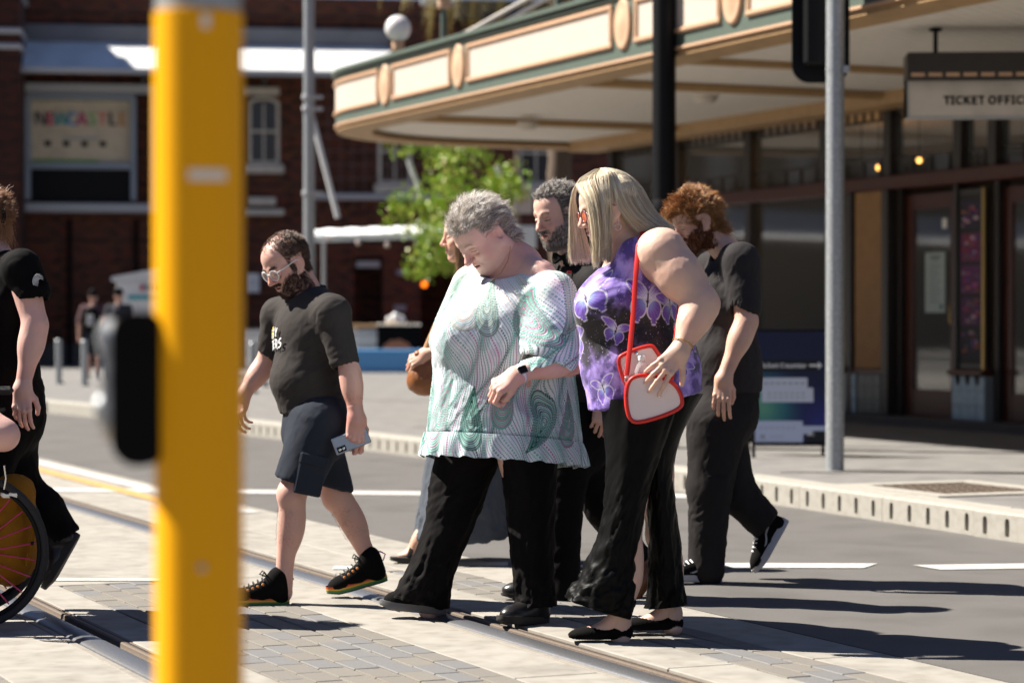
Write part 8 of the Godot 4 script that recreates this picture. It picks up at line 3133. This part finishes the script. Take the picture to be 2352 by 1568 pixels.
# ---------------------------------------------------------------- the woman in the long skirt
func person_skirt() -> void:
	var w := walker(1290, 1080)
	w.face(6)
	person(w, "woman in a white top and long grey skirt behind the woman in paisley")
	w.skin = Color(0.62, 0.37, 0.27)
	var H := head_frame(w.j(1066, 543, 0.0), 8, 4, 0, 1.03)
	var neck0 := w.j(1082, 630, 0.0)
	var neckT := H * Vector3(0, -0.05, -0.03)
	var f := Field.new()
	f.cap(neckT, neck0, 0.05, 0.055, 0.03)
	f.ell(w.j(1085, 720), Vector3(0.15, 0.17, 0.11), w.basis(), 0.05)
	var el := w.j(1050, 795, 0.2); var wr := w.j(978, 812, 0.16)
	arm(f, w.j(1090, 665, 0.16), el, wr, 0.045, 0.037, 0.026)
	arm(f, w.j(1090, 665, -0.16), w.j(1120, 780, -0.18), w.j(1100, 870, -0.16), 0.045, 0.037, 0.026)
	f.chain([w.j(1085, 800), w.j(1085, 920, 0.05), w.j(1020, 1120, 0.05), w.j(965, 1240, 0.05), w.j(945, 1268, 0.05)], [0.12, 0.11, 0.06, 0.035, 0.03], 0.04)
	f.ell(w.j(938, 1276, 0.05), Vector3(0.06, 0.022, 0.035), Basis(), 0.02)
	var body := fjob(f, 0.011, limb_tint(w.skin, 53, 0.3))
	var scalp := scalp_mask(0.07, -0.07)
	var o := {"skin": w.skin, "hair": Color(0.2, 0.12, 0.07), "scalp": scalp, "red": 0.4, "hairs": []}
	var hf := Field.new()
	head_shape(hf, H, o)
	hf.cap(neckT, neckT.lerp(neck0, 0.6), 0.048, 0.054, 0.03)
	var head := gjob(hf, 0.004, H, o)
	var hn := hand(w, wr, el, w.j(945, 830, 0.16) - wr, Vector3(-0.3, 0.5, 0.8), false, {"curl": [[0.8, 1.1, 0.7], [0.8, 1.1, 0.7], [0.85, 1.1, 0.7], [0.9, 1.1, 0.7]], "wrist": 0.026}, w.skin, 0.95, 0.004)
	emit(w, "body", [body, head.src, hn], M.skin)
	var inv := H.affine_inverse()
	emit(w, "hair", [sjob(3500, 17, func(_i: int, r: RandomNumberGenerator) -> Array:
		var a := r.randf_range(-0.5, 3.6)
		var s := r.randf()
		var base := H * Vector3(cos(a) * 0.05, 0.125 - 0.02 * s, 0.03 - absf(sin(a)) * 0.06)
		var mid := H * Vector3(cos(a) * 0.088, 0.02, 0.02 - sin(a) * 0.1)
		var low := w.j(1052 + 46 * r.randf(), 610 + 50 * s, cos(a) * 0.1 * s + 0.05)
		var cv := PackedVector3Array()
		for k in 10:
			var u := k / 9.0
			cv.append(base.bezier_interpolate(base.lerp(mid, 0.8), mid + Vector3(0, -0.05, 0), low, u) + Vector3(r.randfn(), r.randfn(), r.randfn()) * 0.002)
		return [cv, 0.0011, Color(0.16, 0.09, 0.05).lerp(Color(0.5, 0.32, 0.17), r.randf())])], M.strands)
	var t := Field.new()
	t.ell(w.j(1082, 715), Vector3(0.165, 0.19, 0.135), w.basis(), 0.06)
	t.ell(w.j(1090, 830), Vector3(0.15, 0.14, 0.13), w.basis(), 0.06)
	t.cap(w.j(1085, 655, -0.13), w.j(1085, 655, 0.13), 0.05, 0.05, 0.05)
	t.cut_ell(w.j(1050, 640, 0.0), Vector3(0.085, 0.10, 0.06), Basis(Vector3(0, 0, 1), -0.5), 0.01)
	emit(w, "white_top", [fjob(t, 0.010, null, folds(81, Vector3(0.3, 1, 0), 0.005, 12.0, 3.0))], M.white_cloth)
	var sk := Field.new()
	sk.ecap(w.j(1090, 870), w.j(1092, 930), 0.14, 0.18, w.left, 1.0, 0.05)
	sk.cap(w.j(1090, 950), w.j(1062, 1260), 0.20, 0.245, 0.08)
	sk.keep_above(w.j(1060, 1232), Vector3(-0.05, 1, 0.08))
	emit(w, "long_skirt", [fjob(sk, 0.011, null, folds(86, Vector3(0.12, 1, 0), 0.022, 6.0, 5.0))], M.skirt_grey)
	var T := foot_frame(w.j(1010, 1291, 0.05), Vector3(-1, 0, 0.15))
	emit(w, "sandal", sole_mesh(T, 0.25, 0.044, 0.0, 0.028), M.sole_black)
	var stp := MB.new()
	stp.tube(PackedVector3Array([T * Vector3(-0.04, 0.03, 0.16), T * Vector3(0, 0.075, 0.14), T * Vector3(0.04, 0.03, 0.16)]), [0.012], 8, true, 0.3)
	emit(w, "sandal_strap", stp, M.black_matt, "sandal")
	# shoulder bag
	var bag := thing("shoulder_bag", "tan leather shoulder bag gripped by the woman in the white top", "handbag", w.at)
	var bf := Field.new()
	bf.ell(w.j(985, 860, 0.15), Vector3(0.105, 0.085, 0.045), Basis(Vector3(0, 0, 1), 0.25), 0.02)
	bf.ell(w.j(975, 880, 0.15), Vector3(0.085, 0.06, 0.05), Basis(), 0.03)
	bf.cap(w.j(962, 815, 0.15), w.j(1010, 815, 0.15), 0.025, 0.025, 0.03)
	var bj := fjob(bf, 0.008, null, folds(91, Vector3(0, 1, 0.2), 0.005, 16.0, 2.0))
	w.outs.append(["bag_body", [bj], M.leather_tan, "@" + str(bag.name), ""])
	var sb := MB.new()
	sb.tube(PackedVector3Array([w.j(1090, 650, 0.14), w.j(1040, 690, 0.2), w.j(1002, 745, 0.2), w.j(978, 800, 0.17)]), [0.016], 8, true, 0.25, Vector3(1, 0, 0))
	part("strap", sb, M.strap_tan, bag)


# ---------------------------------------------------------------- at the left edge: the helper in black and the wheelchair
func person_boot() -> void:
	var w := walker(1405, 10)
	w.face(20)
	person(w, "auburn haired helper in black t-shirt, trousers and boots behind the wheelchair, hair in a bun")
	w.skin = Color(0.68, 0.42, 0.36)
	var B := w.basis()
	var H := head_frame(w.j(-52, 520, 0.0), 10, 10, 0, 1.05)
	var neck0 := w.j(-4, 592, 0.0)
	var neckT := H * Vector3(0, -0.05, -0.035)
	var sh := w.j(48, 618, 0.17); var el := w.j(80, 745, 0.21); var wr := w.j(50, 892, 0.24)
	var f := Field.new()
	f.cap(neckT, neck0, 0.055, 0.062, 0.03)
	f.ell(w.j(10, 720), Vector3(0.17, 0.2, 0.13), B, 0.05)
	arm(f, sh, el, wr, 0.065, 0.050, 0.030)
	arm(f, w.j(-30, 630, -0.17), w.j(-60, 760, -0.2), w.j(-140, 830, -0.18), 0.05, 0.045, 0.03)
	var body := fjob(f, 0.010, limb_tint(w.skin, 63, 0.45, [[wr, 0.15, 0.6]]))
	var scalp := scalp_mask(0.07, -0.07)
	var o := {"skin": w.skin, "hair": Color(0.2, 0.08, 0.035), "scalp": scalp, "red": 0.4,
		"hairs": [{"mask": scalp, "comb": func(q: Vector3) -> Vector3: return (Vector3(0, 0.09, -0.12) - q).normalized(), "count": 5000, "len": 0.08, "lift": 0.08, "c0": Color(0.13, 0.05, 0.02), "c1": Color(0.36, 0.17, 0.075), "rad": 0.0009, "steps": 5}]}
	var hf := Field.new()
	head_shape(hf, H, o)
	hf.cap(neckT, neckT.lerp(neck0, 0.7), 0.054, 0.06, 0.03)
	var head := gjob(hf, 0.0042, H, o)
	var hn := hand(w, wr, el, w.j(48, 965, 0.25) - wr, Vector3(-0.1, 0, 1), false, {"curl": [[0.3, 0.5, 0.3], [0.35, 0.55, 0.35], [0.35, 0.55, 0.35], [0.4, 0.6, 0.35]], "spread": [0.06, 0.0, -0.05, -0.1], "wrist": 0.03}, w.skin, 1.0)
	emit(w, "body", [body, head.src, hn], M.skin)
	var bun := w.j(8, 496, 0.01)
	emit(w, "hair", [head.S, sjob(1500, 21, func(_i: int, r: RandomNumberGenerator) -> Array:
		var ax := Vector3(r.randfn(), r.randfn(), r.randfn()).normalized()
		var x := ax.cross(Vector3(0.3, 1, 0.2)).normalized()
		var y := ax.cross(x)
		var rr := 0.042 * pow(r.randf_range(0.3, 1.0), 0.3)
		var cv := PackedVector3Array()
		var a0 := r.randf() * TAU
		for k in 9: cv.append(bun + (x * cos(a0 + k * 0.3) + y * sin(a0 + k * 0.3)) * rr * (1.0 + (0.5 if r.randf() < 0.02 else 0.0)))
		return [cv, 0.0012, Color(0.13, 0.05, 0.02).lerp(Color(0.42, 0.2, 0.085), r.randf())]),
		sjob(160, 23, func(_i: int, r: RandomNumberGenerator) -> Array:
		var a := bun + Vector3(r.randf_range(-0.02, 0.03), -0.02, r.randfn() * 0.03)
		return [PackedVector3Array([a, a + Vector3(0.01, -0.05, 0), a + Vector3(0.02 * r.randfn(), -0.12, 0.01 * r.randfn())]), 0.0006, Color(0.34, 0.17, 0.08)])], M.strands)
	var cp := MB.new()
	cp.tube(PackedVector3Array([bun + Vector3(0.0, 0.03, 0.035), bun + Vector3(0.012, 0.0, 0.045), bun + Vector3(0.004, -0.03, 0.04)]), [0.009], 6)
	emit(w, "hair_clip", cp, M.black_paint, "hair")
	var t := Field.new()
	t.ell(w.j(8, 720), Vector3(0.19, 0.21, 0.15), B, 0.06)
	t.ell(w.j(8, 860), Vector3(0.17, 0.19, 0.15), B, 0.07)
	t.cap(w.j(5, 605, 0.02), sh, 0.055, 0.075, 0.05)
	t.cap(w.j(-5, 608, -0.04), w.j(-30, 632, -0.17), 0.055, 0.07, 0.05)
	t.cap(sh, w.j(76, 672, 0.2), 0.078, 0.070, 0.03)
	t.cap(w.j(-30, 632, -0.17), w.j(-45, 700, -0.19), 0.07, 0.065, 0.03)
	t.cut_cap(neck0 + Vector3(0, -0.02, 0), neckT + Vector3(0, 0.1, 0), 0.06, 0.07, 0.006)
	t.cut_cap(w.j(76, 668, 0.2), w.j(82, 770, 0.22), 0.055, 0.06, 0.011)
	t.keep_above(w.j(0, 930), Vector3.UP)
	emit(w, "t_shirt", [fjob(t, 0.009, null, folds(94, Vector3(0.5, 1, 0), 0.004, 9.0, 3.5))], M.black_cloth)
	# white emblem of curled hands on the sleeve
	var em := MB.new()
	var ec := w.j(92, 646, 0.262)
	for k in 5:
		var pts := PackedVector3Array()
		var rad := []
		for i in 9:
			var a := 2.4 - k * 0.13 + i * (0.42 - k * 0.03)
			var rr := 0.012 + k * 0.0055
			var q := Vector2(cos(a) * rr * 0.9, -sin(a) * rr)
			pts.append(ec + Vector3(q.x, q.y, -maxf(0.0, q.x) * 0.5 - absf(q.y) * 0.12))
			rad.append(0.0032 * (1.0 - 0.5 * absf(i - 4) / 4.0))
		em.tube(pts, rad, 6, true, 0.6)
	emit(w, "emblem", em, M.print_white, "t_shirt")
	var g := Field.new()
	g.ecap(w.j(12, 900), w.j(12, 960), 0.155, 0.165, w.left, 1.05, 0.05)
	g.chain([w.j(15, 975, -0.08), w.j(40, 1120, -0.08), w.j(98, 1168, -0.09), w.j(146, 1226, -0.10)], [0.125, 0.085, 0.078, 0.066], 0.04)
	g.cut_cap(w.j(150, 1238, -0.1), w.j(170, 1290, -0.1), 0.055, 0.07, 0.012)
	g.keep_above(w.j(156, 1236, -0.1), Vector3(-0.6, 0.8, 0))
	g.chain([w.j(-5, 980, 0.09), w.j(-50, 1160, 0.1), w.j(-60, 1385, 0.1)], [0.125, 0.085, 0.075], 0.04)
	emit(w, "trousers", [fjob(g, 0.0095, null, folds(97, Vector3(0.6, 1, 0), 0.007, 9.0, 2.5))], M.black_cloth)
	for q: Array in [[w.j(184, 1228, -0.1), w.j(120, 1340, -0.08), Vector3(-0.86, 0.3, 0)], [w.j(-30, 1405, 0.1), w.j(-190, 1405, 0.12), Vector3.UP]]:
		var T := foot_frame(q[0], (q[1] as Vector3) - q[0], q[2])
		var u := Field.new()
		shoe_upper(u, T, 0.26, "boot")
		var nm := "boot" if w.outs.filter(func(e: Array) -> bool: return e[0] == "boot").is_empty() else "boot_001"
		emit(w, "boot", [fjob(u, 0.006)], M.leather_black)
		emit(w, "sole", sole_mesh(T, 0.272, 0.048, 0.0, 0.034), M.sole_black, nm)


func wheelchair() -> void:
	var w := walker(1450, -75)
	w.face(8)
	var t := thing("wheelchair", "black wheelchair with magenta spokes, cut by the picture's edge", "wheelchair", w.at)
	t.rotation.y = 0.222
	var R := 0.307
	for zz: float in [0.0, -0.56]:
		var wh := Node3D.new()
		wh.name = "wheel"
		t.add_child(wh, true)
		wh.position = Vector3(0, R, zz)
		var ring := func(r: float, th: float, z: float, seg: int, m: Material, called: String) -> void:
			var b := MB.new()
			var pts := PackedVector3Array()
			for k in 73: pts.append(Vector3(cos(TAU * k / 72) * r, sin(TAU * k / 72) * r, z))
			b.tube(pts, [th], seg, false)
			part(called, b, m, wh)
		ring.call(R - 0.015, 0.0155, 0.0, 10, M.rubber, "tyre")
		ring.call(R - 0.036, 0.0095, 0.0, 8, M.black_paint, "rim")
		var hb := MB.new()
		hb.lathe([Vector2(0.0001, -0.05), Vector2(0.025, -0.05), Vector2(0.028, -0.03), Vector2(0.018, -0.02), Vector2(0.018, 0.03), Vector2(0.025, 0.04), Vector2(0.0001, 0.045)], 16, Vector3.ZERO, Basis(Vector3(1, 0, 0), Vector3(0, 0, 1), Vector3(0, -1, 0)))
		part("hub", hb, M.black_paint, wh)
		for k in 24:
			var a := TAU * (k + 0.45) / 24
			var b := MB.new()
			var a2 := a + (0.28 if k % 2 else -0.28)
			b.tube(PackedVector3Array([Vector3(cos(a2) * 0.024, sin(a2) * 0.024, 0.025 if k % 4 < 2 else -0.03), Vector3(cos(a) * (R - 0.05), sin(a) * (R - 0.05), 0)]), [0.003], 5)
			part("spoke", b, M.spoke_pink, wh)
			if k % 6 == 0:
				part("rim_bolt", bx(Vector3(0.012, 0.014, 0.02), 0.002), M.black_paint, wh, Vector3(cos(a) * (R - 0.062), sin(a) * (R - 0.062), 0.0))
	# seat, back, frame, castors
	part("seat", bx(Vector3(0.44, 0.06, 0.42), 0.02), M.black_matt, t, Vector3(-0.20, 0.50, -0.28))
	part("backrest", bx(Vector3(0.04, 0.42, 0.42), 0.015), M.black_matt, t, Vector3(0.02, 0.74, -0.28))
	for z: float in [-0.06, -0.5]:
		var b := MB.new()
		b.tube(PackedVector3Array([Vector3(0.10, 0.93, z), Vector3(0.02, 0.92, z), Vector3(0.02, 0.5, z), Vector3(0.0, 0.31, z), Vector3(-0.3, 0.28, z), Vector3(-0.47, 0.45, z), Vector3(-0.55, 0.15, z), Vector3(-0.66, 0.12, z)]), [0.013], 10)
		part("frame_tube", b, M.black_paint, t)
		part("push_handle", bx(Vector3(0.11, 0.035, 0.035), 0.014), M.rubber, t, Vector3(0.12, 0.93, z))
		part("armrest", bx(Vector3(0.3, 0.035, 0.05), 0.014), M.black_matt, t, Vector3(-0.17, 0.72, z + (0.02 if z > -0.3 else -0.02)))
		b = MB.new()
		b.lathe([Vector2(0.0001, -0.02), Vector2(0.07, -0.02), Vector2(0.085, -0.01), Vector2(0.085, 0.01), Vector2(0.07, 0.02), Vector2(0.0001, 0.02)], 20, Vector3(-0.42, 0.085, z), Basis(Vector3(1, 0, 0), Vector3(0, 0, 1), Vector3(0, -1, 0)))
		part("castor", b, M.rubber, t)
	part("footplate", bx(Vector3(0.14, 0.02, 0.36), 0.006), M.black_matt, t, Vector3(-0.66, 0.115, -0.28))
	var lv := MB.new()
	lv.tube(PackedVector3Array([w.j(2, 1070, 0.03), w.j(6, 1100, 0.03), w.j(3, 1125, 0.02)]), [0.004], 6)
	part("brake_lever", lv, M.steel, t)
	# mustard rucksack hung on the back
	var bag := thing("rucksack", "mustard canvas rucksack hanging behind the wheelchair spokes", "bag", w.at)
	var bf := Field.new()
	bf.ell(w.j(22, 1215, -0.20), Vector3(0.105, 0.19, 0.15), Basis(), 0.03)
	bf.ell(w.j(18, 1285, -0.20), Vector3(0.10, 0.10, 0.14), Basis(), 0.04)
	bf.ell(w.j(30, 1130, -0.2), Vector3(0.08, 0.07, 0.13), Basis(), 0.04)
	w.outs.append(["bag_body", [fjob(bf, 0.009, null, folds(102, Vector3(0.2, 1, 0), 0.008, 12.0, 2.0))], M.mustard, "@" + str(bag.name), ""])
	var b2 := MB.new()
	b2.box(w.j(22, 1135, -0.04), Vector3(0.075, 0.028, 0.03), 0.01)
	part("buckle", b2, M.white_paint, bag)
	b2 = MB.new()
	b2.tube(PackedVector3Array([w.j(55, 1140, -0.1), w.j(80, 1180, -0.1), w.j(66, 1290, -0.1)]), [0.009], 6)
	b2.tube(PackedVector3Array([w.j(62, 1270, -0.06), w.j(58, 1300, -0.05)]), [0.003], 5)
	part("webbing", b2, M.mustard, bag)
	# the person seated in it, nearly all outside the picture
	person(w, "person seated in the wheelchair, only a pale forearm inside the picture's edge")
	w.node.rotation.y = 0.222
	w.skin = Color(0.68, 0.42, 0.36)
	var f := Field.new()
	var H := head_frame(Vector3(-0.24, 1.22, -0.28), 10, 5, 0, 1.0)
	f.ell(Vector3(-0.16, 0.84, -0.28), Vector3(0.17, 0.25, 0.12), w.basis(), 0.05)
	f.cap(Vector3(-0.19, 1.05, -0.28), H * Vector3(0, -0.05, -0.03), 0.058, 0.054, 0.03)
	var el := w.j(-4, 1000, 0.06); var wr := Vector3(-0.12, 0.76, 0.06)
	f.chain([Vector3(-0.15, 1.0, -0.09), el, wr], [0.06, 0.058, 0.032], 0.03)
	f.chain([Vector3(-0.15, 1.0, -0.47), Vector3(-0.08, 0.8, -0.54), Vector3(-0.32, 0.76, -0.5)], [0.06, 0.05, 0.032], 0.03)
	for z: float in [-0.17, -0.39]: f.chain([Vector3(-0.08, 0.6, z), Vector3(-0.5, 0.6, z), Vector3(-0.58, 0.18, z)], [0.09, 0.07, 0.045], 0.03)
	var o := {"skin": w.skin, "hair": Color(0.2, 0.12, 0.07), "scalp": scalp_mask(0.07, -0.08), "hairs": [{"mask": scalp_mask(0.07, -0.08), "comb": comb_down_dir, "count": 3500, "len": 0.09, "lift": 0.15, "c0": Color(0.12, 0.07, 0.04), "c1": Color(0.3, 0.18, 0.1), "rad": 0.001, "steps": 4}]}
	var hf := Field.new()
	head_shape(hf, H, o)
	var head := gjob(hf, 0.006, H, o)
	var hn := hand(w, wr, el, Vector3(-1, -0.15, -0.1), Vector3(0, 1, 0.3), false, {}, w.skin, 1.0, 0.005)
	emit(w, "body", [fjob(f, 0.011, limb_tint(w.skin, 73, 0.4)), head.src, hn], M.skin)
	emit(w, "hair", [head.S], M.strands)
	var c := Field.new()
	c.ell(Vector3(-0.16, 0.84, -0.28), Vector3(0.19, 0.26, 0.14), w.basis(), 0.05)
	for z: float in [-0.09, -0.47]: c.cap(Vector3(-0.16, 1.0, z), Vector3(-0.12, 0.9, z + (0.06 if z > -0.2 else -0.04)), 0.075, 0.072, 0.04)
	emit(w, "t_shirt", [fjob(c, 0.012, null, folds(111, Vector3(0.3, 1, 0), 0.006, 10.0, 3.0))], M.skirt_grey)
	c = Field.new()
	for z: float in [-0.17, -0.39]: c.chain([Vector3(-0.06, 0.61, z), Vector3(-0.5, 0.61, z), Vector3(-0.58, 0.2, z)], [0.105, 0.085, 0.06], 0.03)
	emit(w, "trousers", [fjob(c, 0.012)], M.trouser_black)
	for z: float in [-0.17, -0.39]:
		var T := foot_frame(Vector3(-0.54, 0.126, z), Vector3(-1, 0, 0))
		var u := Field.new()
		shoe_upper(u, T, 0.25, "shoe")
		emit(w, "shoe", [fjob(u, 0.009)], M.canvas_black)


func comb_down_dir(q: Vector3) -> Vector3:
	return Vector3(q.x * 4.0, -1.0, -0.25 + q.z * 3.0).normalized()


# ---------------------------------------------------------------- two people far off on the footpath
func far_people() -> void:
	for q: Array in [[213, 873, "man with a dark backpack walking away beside the bollards", Color(0.10, 0.05, 0.055), true], [272, 880, "person in a dark jacket walking away beside the white kiosk", Color(0.03, 0.03, 0.04), false]]:
		var w := walker(q[1] - 12, q[0])
		w.depth = 45.0 if q[4] else 43.5
		w.at = Vector3((q[0] - 1176.0) * w.depth / 5553.0, 0.1, -w.depth)
		w.face(0)
		w.fwd = Vector3(0, 0, -1)
		w.left = Vector3(-1, 0, 0)
		person(w, q[2])
		var s := 1.0
		var f := Field.new()
		f.ell(Vector3(0, 1.58, 0), Vector3(0.078, 0.115, 0.095), Basis(), 0.02)
		f.cap(Vector3(0, 1.36, 0.02), Vector3(0, 1.5, 0), 0.055, 0.05)
		f.ell(Vector3(0, 1.15, 0), Vector3(0.17, 0.26, 0.11), Basis(), 0.05)
		for x: float in [-1.0, 1.0]:
			f.chain([Vector3(x * 0.19, 1.33, 0), Vector3(x * 0.25, 1.06, 0.03), Vector3(x * 0.25, 0.82, -0.04 * x)], [0.05, 0.042, 0.03], 0.02)
			f.ell(Vector3(x * 0.25, 0.76, -0.05 * x), Vector3(0.03, 0.07, 0.04), Basis(), 0.02)
			f.chain([Vector3(x * 0.09, 0.88, 0), Vector3(x * 0.1, 0.48, -0.06 * x), Vector3(x * 0.1, 0.08, 0.05 * x)], [0.085, 0.056, 0.038], 0.03)
		emit(w, "body", [fjob(f, 0.018, limb_tint(Color(0.5, 0.3, 0.23), 9, 0.4))], M.skin)
		var h := Field.new()
		h.ell(Vector3(0, 1.62, 0.015), Vector3(0.086, 0.095, 0.10), Basis(), 0.02)
		emit(w, "hair", [fjob(h, 0.018)], M.black_cloth)
		var t := Field.new()
		t.ell(Vector3(0, 1.16, 0), Vector3(0.2, 0.28, 0.14), Basis(), 0.05)
		for x: float in [-1.0, 1.0]: t.cap(Vector3(x * 0.17, 1.34, 0), Vector3(x * 0.245, 1.1 if q[4] else 0.9, 0.02), 0.075, 0.065, 0.04)
		emit(w, "shirt", [fjob(t, 0.02)], mat("far_shirt_%d" % int(q[0]), q[3], 0.9))
		var g := Field.new()
		g.ell(Vector3(0, 0.92, 0), Vector3(0.17, 0.12, 0.13), Basis(), 0.04)
		for x: float in [-1.0, 1.0]: g.cap(Vector3(x * 0.09, 0.86, 0), Vector3(x * 0.1, 0.56 if q[4] else 0.12, -0.05 * x), 0.11, 0.095 if q[4] else 0.07, 0.03)
		emit(w, "shorts" if q[4] else "trousers", [fjob(g, 0.02)], M.shorts_navy)
		for x: float in [-1.0, 1.0]:
			var T := foot_frame(Vector3(x * 0.1, 0.0, 0.09 + 0.05 * x), Vector3(0, 0, -1))
			var u := Field.new()
			shoe_upper(u, T, 0.27, "shoe")
			emit(w, "shoe", [fjob(u, 0.014)], M.white_cloth)
		if q[4]:
			var bp := thing("backpack", "dark backpack worn by the man beside the bollards", "bag", w.at)
			var bf := Field.new()
			bf.ell(Vector3(0, 1.14, 0.2), Vector3(0.16, 0.24, 0.1), Basis(), 0.03)
			w.outs.append(["pack", [fjob(bf, 0.02)], M.black_cloth, "@" + str(bp.name), ""])
			part("grey_panel", bx(Vector3(0.12, 0.2, 0.03), 0.012), M.frame_grey, bp, Vector3(0, 1.12, 0.29))
